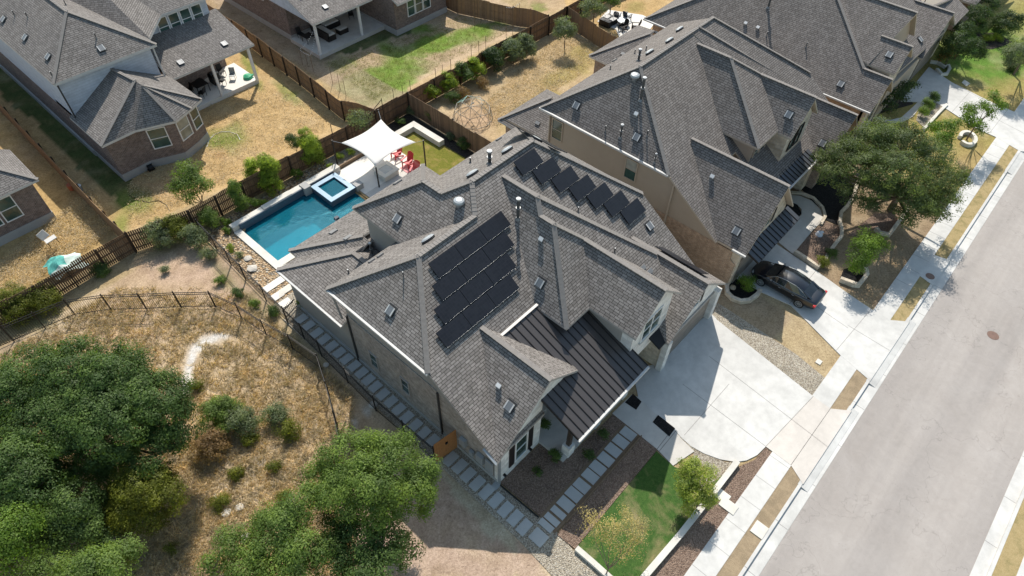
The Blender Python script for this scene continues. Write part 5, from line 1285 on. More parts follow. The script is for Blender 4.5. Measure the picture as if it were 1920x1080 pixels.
tree('small bright tree in the square stone planter by the sidewalk', gxy(1604, 517), [L_(1622, 472, 2.3, .85), L_(1645, 462, 2.4, .6), L_(1608, 490, 2.0, .6), L_(1630, 450, 2.5, .55)], 'leaf_bright', .12, .85, .06)
tree('feathery yellow green tree beside the curved edge of the main driveway', gxy(1303, 955), [L_(1300, 880, 2.3, .55), L_(1322, 898, 2.1, .55), L_(1288, 905, 1.9, .55), L_(1308, 925, 1.5, .6), L_(1325, 935, 1.2, .4), L_(1290, 945, 1.0, .4)], 'leaf_crape', .10, 1.3, .04, sub=.3, rag=.4, multi=3)
tree('thin young tree with sparse yellow leaves on the front lawn', gxy(1136, 1078), [L_(1150, 1000, 2.6, .9), L_(1185, 985, 2.6, .7), L_(1120, 985, 2.5, .6), L_(1195, 1020, 2.3, .6), L_(1105, 970, 2.3, .4), L_(1165, 1040, 2.0, .5), L_(1205, 990, 2.2, .4)], 'leaf_yellow', .085, .16, .035, sub=.35, rag=.6)
tree('green elm at the right edge above the grassy front lawn', gxy(1900, 140), [L_(1905, 105, 3.4, 1.1), L_(1925, 90, 3.4, 1.2), L_(1895, 120, 2.8, .7), L_(1935, 120, 3, 1)], 'leaf_sage', .15, .7, .1)
tree('bushy dark tree beside the shaded walk at the top right', gxy(1790, 110), [L_(1795, 85, 2.2, 1.3), L_(1820, 95, 2.0, 1.1), L_(1800, 60, 2, 1.0)], 'leaf_dark', .15, .8, .1)
tree('red tipped shrub at the corner of the curved stone edging', gxy(1772, 122), [L_(1778, 103, 1.5, .8), L_(1788, 95, 1.4, .6), L_(1768, 110, 1.2, .5)], 'leaf_rust', .14, .85, .05, cat='shrub', name='shrub')
tree('dark shrub by the grassy lawn at the top right corner', gxy(1900, 55), [L_(1893, 42, 1.3, 1.2), L_(1880, 52, 1.2, .9)], 'leaf_dark', .15, .8, .05, cat='shrub', name='shrub')
tree('tall dark evergreen shrub against the far top right house', gxy(1840, 45), [L_(1835, 28, 2.4, 1.0), L_(1850, 10, 2.4, 1.0), L_(1830, 48, 1.8, .8)], 'leaf_dark', .15, .8, .07, cat='shrub', name='shrub')
tree('palm like dark shrubs under the eave of the top right house', gxy(1670, 210), [L_(1680, 180, 1.5, .7), L_(1695, 165, 1.5, .6), L_(1662, 198, 1.3, .7), L_(1712, 160, 1.2, .35)], 'leaf_dark', .16, .8, .05, cat='shrub', name='shrub')
tree('young tree with a round crown on dry ground behind the tan house', gxy(1058, 90), [L_(1060, 45, 2.4, .75), L_(1056, 62, 1.9, .8), L_(1064, 60, 2.1, .7)], 'leaf_sage', .13, 1.0, .05)
tree('leafy young maple in front of the wood fence in the pale siding house yard', gxy(385, 395), [L_(352, 322, 2.5, .8), L_(368, 345, 2.0, .85), L_(345, 350, 2.0, .7), L_(385, 352, 1.8, .5), L_(358, 370, 1.5, .5)], 'leaf_elm', .14, .9, .06)
tree('pale olive tree beside the shade sail', gxy(680, 250, 0), [L_(676, 222, 2.0, .65), L_(682, 238, 1.6, .5), L_(665, 228, 1.8, .45)], 'leaf_sage', .12, .55, .05)
tree('pale flowering tree by the black fire table', gxy(1112, 45), [L_(1110, 12, 2.4, .8), L_(1095, 20, 2.2, .6), L_(1125, 18, 2.2, .6)], 'leaf_sage', .14, .7, .06)
tree('dark leafy tree right of the pale flowering tree by the black fire table', gxy(1143, 30), [L_(1140, -5, 2.6, .8), L_(1155, 5, 2.2, .5)], 'leaf_oak', .14, .75, .06)
def shrub(label, px, py, r, h, leaf='leaf_oak', size=.1, dens=.95, group=None, z0=0, cat='shrub', n=3, flat=1.1, sub=.28, name='shrub'):
    u, v, _ = at(px, py, z0); lob = []
    for k in range(n):
        a_ = 2.4 * k; lob.append((u + math.cos(a_) * r * .35 * (n > 1), v + math.sin(a_) * r * .35 * (n > 1), z0 + h * (.45 + .25 * (k % 2)), r * .7))
    return tree(label, (u, v), lob, leaf, size, dens, .03, cat, name, group, sub=min(sub, r * .5), flat=flat, z0=z0)
def bamboo(label, px, py, r, h, leaf='leaf_lime'):
    u, v, _ = at(px, py); lob = [(u + random.uniform(-.3, .3) * r, v + random.uniform(-.3, .3) * r, z, r * (.95 - .5 * abs(z / h - .4))) for z in np.arange(.4, h, .35)]
    return tree(label, (u, v), lob, leaf, .17, 3.2, .03, 'bamboo', 'bamboo', None, sub=.3, flat=1.1, aspect=.25, multi=4)
bamboo('narrow column of bamboo, leftmost of those along the pool fence', 457, 397, .42, 2.7, 'leaf_elm')
bamboo('pale yellow clump of bamboo second along the pool fence', 483, 352, .5, 2.3)
bamboo('tall feathery light green bamboo third along the pool fence', 515, 356, .72, 2.6)
bamboo('large feathery bamboo with a tall spike nearest the shade sail', 590, 308, .72, 2.7)
shrub('dark holly shrub behind the pool fence beside the large bamboo', 556, 282, .55, 1.5, 'leaf_dark', z0=0)
shrub('round grey green shrub, right one of the pair by the back fence', 986, 108, .95, 1.9, 'leaf_sage', .13, n=4)
shrub('round grey green shrub, left one of the pair by the back fence', 963, 120, 1.0, 1.9, 'leaf_sage', .13, n=4)
shrub('dark rose shrub left of the pair of round grey green shrubs', 926, 135, .95, 2.0, 'leaf_dark', .13, n=4)
shrub('lime green shrub between two dark shrubs by the back fence', 894, 150, .8, 2.0, 'leaf_lime', .13)
shrub('upright mid green shrub left of the taller lime shrub', 872, 160, .8, 2.1, 'leaf_oak', .13)
shrub('bright lime shrub with upright shoots by the back fence', 842, 175, .75, 2.0, 'leaf_lime', .13)
shrub('small yellow green shrub nearest the corner of the two wood fences', 812, 190, .65, 1.5, 'leaf_lime', .13)
for lab, x, y in (('dry brown shrub below the dark rose shrub', 905, 165), ('grey brown shrub beside the climbing dome', 868, 182), ('low dull shrub next to the bright lime shrub', 848, 192)): shrub(lab, x, y, .6, .8, 'leaf_dry' if 'brown' in lab else 'leaf_oak', .11, .6)
shrub('dark green rounded shrub in the bed behind the turf lawn', 870, 278, .5, .7, 'leaf_oak'); shrub('spiky blue green agave in the dark bed by the fence', 846, 262, .4, .5, 'leaf_sage')
shrub('climbing plant on the fence behind the long white seat wall', 808, 232, .35, 1.3, 'leaf_oak'); shrub('low green plant left of the long white seat wall', 752, 233, .35, .5, 'leaf_oak'); shrub('sprawling sage plant in the corner of the dark bed', 768, 212, .5, .5, 'leaf_sage')
for lab, x, y, r, h, lf in (('bright green shrub beside the pool coping', 481, 388, .35, .6, 'leaf_bright'), ('small yellow plant right of the bright shrub at the pool', 497, 385, .25, .4, 'leaf_lime'), ('leafy emerald shrub behind the raised spa', 560, 335, .4, .8, 'leaf_bright'), ('spiky yellow flax plant left of the two by the shade sail', 638, 300, .3, .6, 'leaf_lime'), ('spiky yellow flax plant right of the two by the shade sail', 658, 292, .3, .6, 'leaf_lime'), ('small golden plant beside the spa corner', 620, 316, .22, .4, 'leaf_lime'),
    ('round green shrub in the rock bed by the iron fence corner', 398, 425, .7, 1.3, 'leaf_elm'), ('small bright plant in the rock bed right of the round shrub', 425, 422, .3, .5, 'leaf_bright'), ('low lime plant in the rock bed near the pool corner', 427, 437, .25, .4, 'leaf_bright'), ('tiny yellow plant in the middle of the rock bed', 434, 468, .25, .35, 'leaf_lime'), ('tiny grey plant beside the two pale boulders', 450, 482, .25, .35, 'leaf_sage'), ('small dark plant at the corner of the house wall', 567, 573, .3, .5, 'leaf_bright'),
    ('pale green thorny shrub behind the top of the iron fence', 372, 462, .8, 1.3, 'leaf_sage'), ('blue green agave outside the iron fence', 395, 485, .5, .6, 'leaf_sage'), ('small desert plant alone on the pink soil', 311, 510, .3, .4, 'leaf_sage'), ('grey green clump at the foot of the iron fence', 415, 530, .35, .4, 'leaf_elm'), ('low round clump between the two iron fences', 449, 555, .35, .45, 'leaf_oak'), ('small tuft near the end of the pavers', 480, 573, .3, .4, 'leaf_elm'), ('dark clump against the iron fence by the gate', 513, 590, .4, .5, 'leaf_oak'),
    ('large thorny dry bush in front of the dark wood fence', 310, 460, 1.0, 1.5, 'leaf_sage'), ('second thorny olive bush below the dark wood fence', 340, 448, .9, 1.6, 'leaf_juniper'), ('yellow green scrub at the left edge by the fence', 40, 590, 1.2, 1.3, 'leaf_juniper'), ('olive scrub where the iron fence meets the wood fence', 90, 575, 1.0, 1.0, 'leaf_juniper'), ('dark scrub at the foot of the wood fence', 190, 510, .6, .5, 'leaf_oak'),
    ('rounded green bush in the dry grass, left of the pair', 425, 795, 1.0, 1.4, 'leaf_elm'), ('blue green bush in the dry grass, right of the pair', 462, 805, .8, 1.2, 'leaf_sage'), ('dry orange brown bush beside the big oak', 400, 850, .95, 1.0, 'leaf_dry'), ('pale sage bush in the middle of the dry grass', 520, 790, .65, .9, 'leaf_sage'), ('olive bush below the pale sage bush', 545, 815, .6, .7, 'leaf_juniper'), ('yellow green tuft below the sage bushes', 470, 830, .4, .5, 'leaf_juniper'), ('low golden tuft in the dry grass near the rocks', 415, 945, .45, .4, 'leaf_juniper'), ('small olive tuft near the pale rock patch', 445, 890, .4, .4, 'leaf_juniper'), ('little tuft right of the pale rock patch', 515, 880, .35, .4, 'leaf_juniper'), ('round tuft by the tall elm crown', 535, 935, .35, .4, 'leaf_juniper'), ('small tuft at the edge of the oak shade', 325, 1030, .3, .35, 'leaf_juniper'), ('scrub at the top of the white rock strip', 367, 730, .4, .5, 'leaf_juniper'),
    ('feathery green shrub in the stone bed by the black car', 1394, 543, .55, 1.2, 'leaf_bright'), ('low yellow green plant at the corner of the stone wall', 1540, 498, .45, .5, 'leaf_juniper'), ('small plant behind the low yellow green plant', 1555, 480, .4, .4, 'leaf_oak'),
    ('small green plant in the mulch nearest the downspout', 1008, 888, .32, .45, 'leaf_oak'), ('larger green plant in the mulch below the shutters', 1040, 858, .42, .55, 'leaf_oak'), ('leafy plant in front of the stone porch pier', 1102, 856, .38, .5, 'leaf_oak'), ('leafy plant between the porch piers', 1130, 818, .4, .5, 'leaf_oak'),
    ('clipped ball shrub, topmost of the three by the shaded driveway', 1746, 192, .48, .9, 'leaf_oak'), ('clipped ball shrub, middle of the three by the shaded driveway', 1736, 205, .48, .9, 'leaf_elm'), ('clipped ball shrub, lowest of the three by the shaded driveway', 1726, 219, .46, .9, 'leaf_elm'),
    ('purple grass clump on the lawn at the right edge', 1893, 130, .6, .6, 'leaf_dark'), ('low golden plants at the edge of the top right lawn', 1848, 78, .5, .5, 'leaf_lime'), ('low golden plant right of the others by the top right lawn', 1866, 76, .45, .5, 'leaf_lime'), ('dark shrub behind the golden plants', 1870, 55, .8, 1.0, 'leaf_dark')):
    shrub(lab, x, y, r * (.75 if 'mulch' in lab or 'pier' in lab else 1), h, lf, .1 if r > .5 else .08, .7 if lf in ('leaf_dry', 'leaf_sage', 'leaf_juniper') else .9, n=4 if r > .6 else 3)
# dry grass tufts on the slope behind the iron fence
def tufts(n, region, mt, h=.28, w=.05, name='dry_grass', per=7):
    P = []; k = 0
    while len(P) < n and k < n * 30:
        k += 1; px, py = random.uniform(region[0], region[2]), random.uniform(region[1], region[3])
        u, v, _ = at(px, py)
        if u > 8.9 or v > 36.3: continue
        if px > 300 and py < 560 and ((px - 380) / 120) ** 2 + ((py - 510) / 50) ** 2 < 1 and random.random() < .85: continue
        if px > 840 or (py > 860 and px > 780): continue
        if random.random() > .72 + .35 * math.sin(u * 1.7 + 2 * math.sin(v * 1.1)) * math.cos(v * 1.3 + u * .4): continue
        if ((px - 398) / 30) ** 2 + ((py - 635) / 12) ** 2 < 1 or ((px - 362) / 16) ** 2 + ((py - 662) / 20) ** 2 < 1 or ((px - 351) / 13) ** 2 + ((py - 705) / 40) ** 2 < 1: continue
        P.append((u, v))
    P = np.array(P); n = len(P)
    base = np.repeat(P, per, 0) + rng.normal(size=(n * per, 2)) * .07
    m_ = len(base); hh = h * rng.uniform(.4, 1.2, m_); lean = rng.normal(size=(m_, 2)) * .16 + np.array([.05, -.06])
    d = rng.normal(size=(m_, 2)); d /= np.linalg.norm(d, axis=1)[:, None]; ww = w * rng.uniform(.4, 1, m_)[:, None]
    z0 = np.zeros((m_, 1))
    a = np.concatenate([base - d * ww * .5, z0], 1); b2 = np.concatenate([base + d * ww * .5, z0], 1)
    c = np.concatenate([base + lean + d * ww * .12, hh[:, None]], 1); e = np.concatenate([base + lean - d * ww * .12, hh[:, None]], 1)
    v = np.stack([a, b2, c, e], 1).reshape(-1, 3).astype(np.float32)
    me = bpy.data.meshes.new(name); me.vertices.add(4 * m_); me.vertices.foreach_set('co', v.ravel()); me.loops.add(4 * m_); me.loops.foreach_set('vertex_index', np.arange(4 * m_, dtype=np.int32))
    me.polygons.add(m_); me.polygons.foreach_set('loop_start', np.arange(0, 4 * m_, 4, dtype=np.int32)); me.polygons.foreach_set('loop_total', np.full(m_, 4, dtype=np.int32)); me.update(calc_edges=True)
    at_ = me.attributes.new('rnd', 'FLOAT', 'FACE'); at_.data.foreach_set('value', rng.random(m_).astype(np.float32)); me.materials.append(MATS[mt])
    o = bpy.data.objects.new(name, me); COL.objects.link(o); tag(o, 'dry straw coloured grass on the slope behind the iron fence', 'grass', kind='stuff'); return o
def yard_tufts(n, poly, z, label, mt='straw', h=.07, w=.06):
    xs = [p[0] for p in poly]; ys = [p[1] for p in poly]
    x = rng.uniform(min(xs), max(xs), n * 3); y = rng.uniform(min(ys), max(ys), n * 3); k = inpoly(x, y, poly) > .5; x, y = x[k][:n], y[k][:n]
    B = np.array([at(a, c, z)[:2] for a, c in zip(x, y)]); B = np.repeat(B, 5, 0) + rng.normal(size=(len(B) * 5, 2)) * .1; m_ = len(B)
    pos = np.concatenate([B, z + .03 + rng.random((m_, 1)) * h], 1); nn = rng.normal(size=(m_, 3)) * .8 + np.array([0, 0, .9]); nn /= np.linalg.norm(nn, axis=1)[:, None]
    o = leaf_mesh('dry_grass', pos, nn, w * 1.6, mt, None, .3); tag(o, label, 'grass', kind='stuff')
yard_tufts(4500, [(240, 345), (390, 200), (480, 150), (640, 225), (500, 300), (420, 350), (240, 430)], -.47, 'dry lawn grass behind the pale siding house')
yard_tufts(4000, [(110, 400), (170, 350), (215, 430), (60, 530), (-10, 560), (-10, 500)], -.3, 'dry lawn grass in the yard at the left edge')
yard_tufts(5000, [(900, 200), (1050, 60), (1150, 90), (1100, 130), (1000, 200), (930, 240)], .0, 'dry lawn grass behind the tan house')
yard_tufts(5000, [(610, 120), (760, 70), (860, 30), (1000, 40), (850, 110), (700, 190)], -.47, 'short green and dry grass in the yard with string lights', 'leaf_juniper', .05, .05)
tufts(17000, (-20, 540, 660, 1100), 'straw', h=.24)
# ------------------------------------------------------------------ pool and its yard
pool = empty('pool', (15.8, 33, 0), 'rectangular turquoise swimming pool with pale stone coping and a dark tiled far wall', 'swimming pool')
PU0, PU1, PV0, PV1 = 11.95, 19.85, 30.85, 35.15
b_ = MB()
b_.prism([(PU0, PV0), (PU1, PV0), (PU1, PV1), (PU0, PV1)], -1.6, -1.45)
b_.build('pool_floor', 'pool_floor', pool)
b_ = MB()
b_.frame((PU0 - .1, PV0 - .1, -1.5), (.1, 0, 0), (0, PV1 - PV0 + .2, 0), (0, 0, 1.5)); b_.frame((PU1, PV0 - .1, -1.5), (.1, 0, 0), (0, PV1 - PV0 + .2, 0), (0, 0, 1.5))
b_.frame((PU0, PV0 - .1, -1.5), (PU1 - PU0, 0, 0), (0, .1, 0), (0, 0, 1.5)); b_.frame((PU0, PV1, -1.5), (PU1 - PU0, 0, 0), (0, .1, 0), (0, 0, 1.98))
b_.build('pool_wall', 'pool_tile', pool)
b_ = MB(); b_.prism([(17.4, PV0 + .01), (PU1 - .01, PV0 + .01), (PU1 - .01, 32.6), (17.4, 32.6)], -1.44, -.35); b_.build('ledge', 'pool_tile', pool)
b_ = MB(); b_.prism([(13.5, PV0 + .01), (17.39, PV0 + .01), (17.39, PV0 + .5), (13.5, PV0 + .5)], -1.44, -.7); b_.build('pool_step', 'pool_floor', pool)
b_ = MB(); z_ = .48
for u0, u1, dz in ((11.5, 12.9, 0), (12.9, 14.0, .0), (14.0, 15.2, .05), (15.2, 16.3, .05), (16.3, 17.6, .02)): b_.prism([(u0, PV1 + .08), (u1 - .015, PV1 + .08), (u1 - .015, PV1 + .55), (u0, PV1 + .55)], -.1, z_ + dz)
b_.prism([(17.6, 35.2), (20.5, 35.2), (20.5, 35.72), (17.6, 35.72)], -.1, .5)
b_.prism([(11.45, 30.25), (11.96, 30.25), (11.96, 35.2), (11.45, 35.2)], -.1, .12); b_.prism([(11.96, 30.3), (16.8, 30.3), (16.8, 30.86), (11.96, 30.86)], -.1, .118)
b_.prism([(16.8, 30.3), (20.4, 30.3), (20.4, 30.86), (16.8, 30.86)], -.1, .1)
b_.prism([(10.2, 28.2), (11.95, 28.2), (12.2, 30.3), (11.46, 30.3), (11.46, 28.7), (10.5, 28.7)], -.1, .09)
b_.build('coping', 'limestone', pool)
b_ = MB(); b_.prism([(PU0 + .003, PV0 + .003), (PU1 - .003, PV0 + .003), (PU1 - .003, PV1 - .003), (PU0 + .003, PV1 - .003)], -.10, -.095)
o = b_.build('water', 'water'); o.data.polygons.foreach_get; struct(o)
spa = empty('spa', (18.8, 33.7, 0), 'raised square spa with blue stone rim at the corner of the pool', 'spa')
def ring(b2, u0, v0, u1, v1, w, z0, z1):
    b2.prism([(u0, v0), (u1, v0), (u1, v0 + w), (u0, v0 + w)], z0, z1); b2.prism([(u0, v1 - w), (u1, v1 - w), (u1, v1), (u0, v1)], z0, z1)
    b2.prism([(u0, v0 + w), (u0 + w, v0 + w), (u0 + w, v1 - w), (u0, v1 - w)], z0, z1); b2.prism([(u1 - w, v0 + w), (u1, v0 + w), (u1, v1 - w), (u1 - w, v1 - w)], z0, z1)
b_ = MB(); ring(b_, 17.75, 32.65, 19.84, 34.95, .3, -1.4, .38); b_.build('shell', 'pool_tile', spa)
b_ = MB(); ring(b_, 17.7, 32.6, 19.88, 35.0, .36, .38, .43); b_.build('rim', 'spa_stone', spa)
b_ = MB(); ring(b_, 18.07, 32.97, 19.5, 34.63, .3, -.5, .08); b_.build('bench', 'spa_stone', spa)
b_ = MB(); b_.prism([(18.3, 33.2), (19.2, 33.2), (19.2, 34.4), (18.3, 34.4)], -.6, -.4); b_.build('spa_floor', 'pool_floor', spa)
b_ = MB(); b_.prism([(18.065, 32.965), (19.51, 32.965), (19.51, 34.64), (18.065, 34.64)], .28, .285); b_.build('spa_water', 'water', spa)
b_ = MB(); b_.prism([(19.9, 32.5), (20.5, 32.5), (20.5, 33.0), (19.9, 33.0)], 0, .5); b_.build('pier', 'foundation', spa); b_ = MB(); b_.prism([(17.15, 34.9), (17.69, 34.9), (17.69, 35.6), (17.15, 35.6)], -.2, .58); b_.build('pier', 'foundation', spa)
b_ = MB(); ring(b_, 20.5, 35.35, 25.3, 35.75, .0001, 0, .001); b_ = MB(); b_.bar((20.55, 35.5, .15), (23.4, 35.5, .15), .12, .35); tag(b_.build('garden_edging', 'timber'), 'dark low edging between the pale patio and the flax plants', 'edging')
# shade sail
def sail(c, label):
    c = [Vector(x) for x in c]; cen = sum(c, Vector()) / 4; n = 14; V_ = []; F_ = []
    for i in range(n + 1):
        for j in range(n + 1):
            s, t = i / n, j / n
            p = c[0] * (1 - s) * (1 - t) + c[1] * s * (1 - t) + c[2] * s * t + c[3] * (1 - s) * t
            pull = .16 * (4 * s * (1 - s) * (1 - 4 * t * (1 - t)) ** 2 + 4 * t * (1 - t) * (1 - 4 * s * (1 - s)) ** 2)
            p = p + (cen - p) * pull; V_.append(p)
    F_ = [(i * (n + 1) + j, (i + 1) * (n + 1) + j, (i + 1) * (n + 1) + j + 1, i * (n + 1) + j + 1) for i in range(n) for j in range(n)]
    b2 = MB(); b2.add(V_, F_); o = b2.build('shade_sail', 'sail_cloth', None, smooth=True); tag(o, label, 'shade sail')
    md = o.modifiers.new('thickness', 'SOLIDIFY'); md.thickness = .012
sc = [(21.02, 35.15, 2.38), (25.02, 35.5, 2.2), (24.8, 31.35, 2.35), (21.22, 31.72, 2.05)]
sail(sc, 'taut white shade sail stretched over the patio')
tops = [(20.82, 36.0, 2.2), (25.5, 36.35, 2.35), (25.3, 31.1, 2.3), (21.3, 31.75, 1.75)]
labs = ['dark sail post at the corner of the spa coping', 'dark sail post beside the wood fence behind the sail', 'dark sail post on the small turf lawn', 'dark sail post in front of the stone fire pit']
for k in range(4):
    b_ = MB(); x, y, z = tops[k]; b_.tube((x, y, 0), (x, y, z + .1), .055, n=10); o = b_.build('sail_post', 'bronze_post'); tag(o, labs[k], 'post', 'posts holding the shade sail')
    b_ = MB(); b_.tube(sc[k], (x, y, z + .03), .012, n=5); b_.build('cable', 'galvanized', o)
b_ = MB(); b_.tube((21.5, 36.9, 2.0), (21.5, 36.9, 2.9), .03, n=6); b_.tube((26.4, 37.0, 0), (26.4, 37.0, 2.7), .03, n=6); b_.tube((24.9, 36.9, 1.9), (26.4, 37.0, 2.6), .03, n=6); b_.tube((24.9, 36.9, 0), (24.9, 36.9, 1.9), .03, n=6)
tag(b_.build('pole_frame', 'post_dark'), 'thin dark pole frame standing at the wood fence behind the sail', 'pole frame')
# fire pit
fp = empty('fire_pit', (22.6, 32.4, .07), 'square pale stone fire pit under the edge of the white sail', 'fire pit')
b_ = MB(); b_.prism([(21.95, 31.8), (23.25, 31.8), (23.25, 33.1), (21.95, 33.1)], .07, .5); b_.build('base', 'limestone', fp)
b_ = MB(); ring(b_, 21.88, 31.73, 23.32, 33.17, .32, .5, .57); b_.build('rim', 'limestone', fp)
b_ = MB(); b_.prism([(22.2, 32.05), (23.0, 32.05), (23.0, 32.85), (22.2, 32.85)], .5, .55); b_.build('lid', 'galvanized', fp)
sw = MB(); sw.prism([(26.3, 34.9), (28.1, 34.9), (28.1, 35.45), (26.3, 35.45)], 0, .5); sw.prism([(27.6, 31.9), (28.1, 31.9), (28.1, 34.9), (27.6, 34.9)], 0, .5)
b_ = MB()
b_.prism([(24.9, 34.95), (28.12, 34.95), (28.12, 35.5), (24.9, 35.5)], 0, .5); b_.prism([(27.58, 32.0), (28.12, 32.0), (28.12, 34.948), (27.58, 34.948)], 0, .5)
tag(b_.build('seat_wall', 'limestone'), 'L shaped white stone seat wall around the small turf lawn', 'seat wall')
# adirondack chairs
def adirondack(label, mt, loc, rz, used=None, group=None):
    t = proto('garden_chair', label, 'chair', group)
    b2 = MB()
    for k in range(5): b2.box((0, .18 - k * .1, .34 - k * .022), (.5, .088, .02))
    b2.build('seat', mt, t)
    b2 = MB()
    for k in range(6):
        x = -.23 + k * .092; h = .74 + .12 * math.sin(math.pi * (k + .5) / 6); b2.frame((x - .04, -.26, .24), (.08, 0, 0), (0, .02, .008), (0, -.32 * h, h * .92))
    b2.box((0, -.36, .48), (.56, .03, .07)); b2.build('backrest', mt, t)
    for s in (-1, 1):
        b2 = MB(); b2.box((s * .31, .0, .58), (.12, .72, .025)); b2.build('armrest', mt, t)
        b2 = MB(); b2.box((s * .28, .27, .285), (.04, .09, .57)); b2.build('leg', mt, t)
        b2 = MB(); b2.bar((s * .26, .27, .33), (s * .26, -.5, .03), .03, .1); b2.build('leg', mt, t)
    t.location = loc; t.rotation_euler = (0, 0, rz); return t
adirondack('red slatted garden chair nearest the white sail', 'red_plastic', (24.45, 33.45, .07), R_(85), group='red garden chairs by the fire pit')
adirondack('red slatted garden chair standing on the pink rug', 'red_plastic', (24.35, 32.05, .07), R_(100), group='red garden chairs by the fire pit')
adirondack('red slatted garden chair mostly hidden beyond the pink rug', 'red_plastic', (24.0, 30.8, .07), R_(120), group='red garden chairs by the fire pit')
for (u0, v0, u1, v1, lb) in ((23.75, 31.3, 24.85, 32.3, 'pink patterned rug under the red chairs nearest the roof'),):
    b_ = MB(); b_.prism([(u0, v0), (u1, v0), (u1, v1), (u0, v1)], .07, .082); tag(b_.build('rug', 'red_mat'), lb, 'rug')
# boulders and slabs in the rock bed
def boulder(label, px, py, r, mt='rock_pale', z=0):
    u, v, _ = at(px, py, z); bm = bmesh.new(); bmesh.ops.create_icosphere(bm, subdivisions=2, radius=r)
    for q in bm.verts: q.co *= random.uniform(.82, 1.12); q.co.z *= .35; q.co += Vector((u, v, z + r * .25))
    me = bpy.data.meshes.new('boulder'); bm.to_mesh(me); bm.free(); me.materials.append(MATS[mt]); o = bpy.data.objects.new('boulder', me); COL.objects.link(o); tag(o, label, 'boulder')
boulder('pale flat boulder in the rock bed nearest the pool corner', 465, 486, .27); boulder('pale flat boulder in the rock bed beside the square pavers', 474, 505, .36)
boulder('small pale boulder in the stone bed by the black car', 1374, 540, .22, 'rock_tan')
boulder('small pale rock left of the bush row in the dry grass', 405, 930, .14); boulder('pale rock at the right edge of the dry grass by the elm', 545, 940, .25)
boulder('long pale rock at the bottom of the dry grass', 462, 1010, .28); boulder('pale rock under the low golden tuft', 425, 962, .25); boulder('pale rock in the row below the golden tuft', 450, 952, .22)
boulder('small white rock beside the shaded fence corner', 611, 685, .18); boulder('pale rock in the shade beside the gate fence', 700, 760, .25)
# ------------------------------------------------------------------ climbing dome
def dome(cx, cy, r, z0=0):
    root = empty('climbing_dome', (cx, cy, z0), 'round rusty climbing dome of thin pipes on the dry lawn', 'climbing dome')
    bm = bmesh.new(); bmesh.ops.create_icosphere(bm, subdivisions=2, radius=r)
    b2 = MB(); ed = [(e.verts[0].co.copy(), e.verts[1].co.copy()) for e in bm.edges]; bm.free(); a2 = MB()
    for p, q in ed:
        if p.z < -.02 * r or q.z < -.02 * r: continue
        pp = Vector((cx + p.x, cy + p.y, z0 + p.z * 1.08 + .05)); qq = Vector((cx + q.x, cy + q.y, z0 + q.z * 1.08 + .05))
        (a2 if (p.y > .35 * r and p.z > .5 * r) else b2).tube(pp, qq, .02, n=6)
    b2.build('pipe_frame', 'rust_pipe', root); a2.build('painted_pipe', 'aqua_pipe', root)
    b2 = MB(); b2.box((cx, cy, z0 + 1.35), (.35, .12, .05)); b2.tube((cx, cy, z0 + 1.35), (cx, cy, z0 + 1.8), .01, n=4); b2.build('swing', 'black', root)
dome(32.2, 32.9, 1.65)
# ------------------------------------------------------------------ stone edgings and planters
def arcwall(label, pts, w, h, mt='stone_tan', closed=False, name='planter_wall', cat='low wall', z=0):
    P = [Vector((*at(*p, z)[:2], 0)) for p in pts]; n = len(P); L_v, R_v = [], []
    for i in range(n):
        a = P[(i - 1) % n] if (closed or i > 0) else P[i]; c = P[(i + 1) % n] if (closed or i < n - 1) else P[i]
        d = (c - a).normalized(); nn = Vector((-d.y, d.x, 0)); L_v.append(P[i] + nn * w / 2); R_v.append(P[i] - nn * w / 2)
    b2 = MB(); m_ = n if closed else n - 1
    for i in range(m_):
        j = (i + 1) % n; q = [L_v[i], L_v[j], R_v[j], R_v[i]]
        vs = [(*x.xy, z - .1) for x in q] + [(*x.xy, z + h) for x in q]
        fs = [(4, 5, 6, 7), (0, 1, 5, 4), (2, 3, 7, 6)]
        if not closed and i == 0: fs.append((3, 0, 4, 7))
        if not closed and i == m_ - 1: fs.append((1, 2, 6, 5))
        b2.add(vs, fs)
    o = b2.build(name, mt); bm = bmesh.new(); bm.from_mesh(o.data); bmesh.ops.remove_doubles(bm, verts=bm.verts, dist=.001); bmesh.ops.recalc_face_normals(bm, faces=bm.faces); bm.to_mesh(o.data); bm.free()
    tag(o, label, cat); return o
def ell(cx, cy, rx, ry, a0=0, a1=360, n=18, ang=0):
    out = []
    for i in range(n + 1):
        t = R_(a0 + (a1 - a0) * i / n); x, y = rx * math.cos(t), ry * math.sin(t); c, s = math.cos(R_(ang)), math.sin(R_(ang)); out.append((cx + x * c - y * s, cy + x * s + y * c))
    return out
arcwall('U shaped tan stone border around the planting bed by the black car', [(1368, 527), (1361, 538), (1362, 552), (1372, 562), (1388, 568), (1404, 566), (1418, 556), (1424, 547)], .26, .28)
sheet('mulch_bed', [(1368, 528), (1362, 540), (1366, 554), (1388, 564), (1410, 560), (1422, 548), (1412, 530), (1390, 518)], .034, 'mulch_black')
arcwall('open ring of pale stone around the leaning young tree', ell(1812, 263, 15, 11, -200, 120, ang=25), .26, .3, 'limestone')
arcwall('curved pale stone edging round the red tipped shrub', [(1743, 118), (1757, 120), (1770, 128), (1777, 125), (1779, 132), (1774, 141), (1764, 142), (1755, 132)], .24, .25, 'limestone')
arcwall('angled stone planter wall at the foot of the small bright tree', [(1573, 527), (1600, 537), (1608, 538), (1623, 519), (1620, 508)], .24, .35, 'stone_tan')
sheet('mulch_bed', [(1575, 522), (1604, 534), (1620, 514), (1600, 498), (1582, 505)], .034, 'mulch_black')
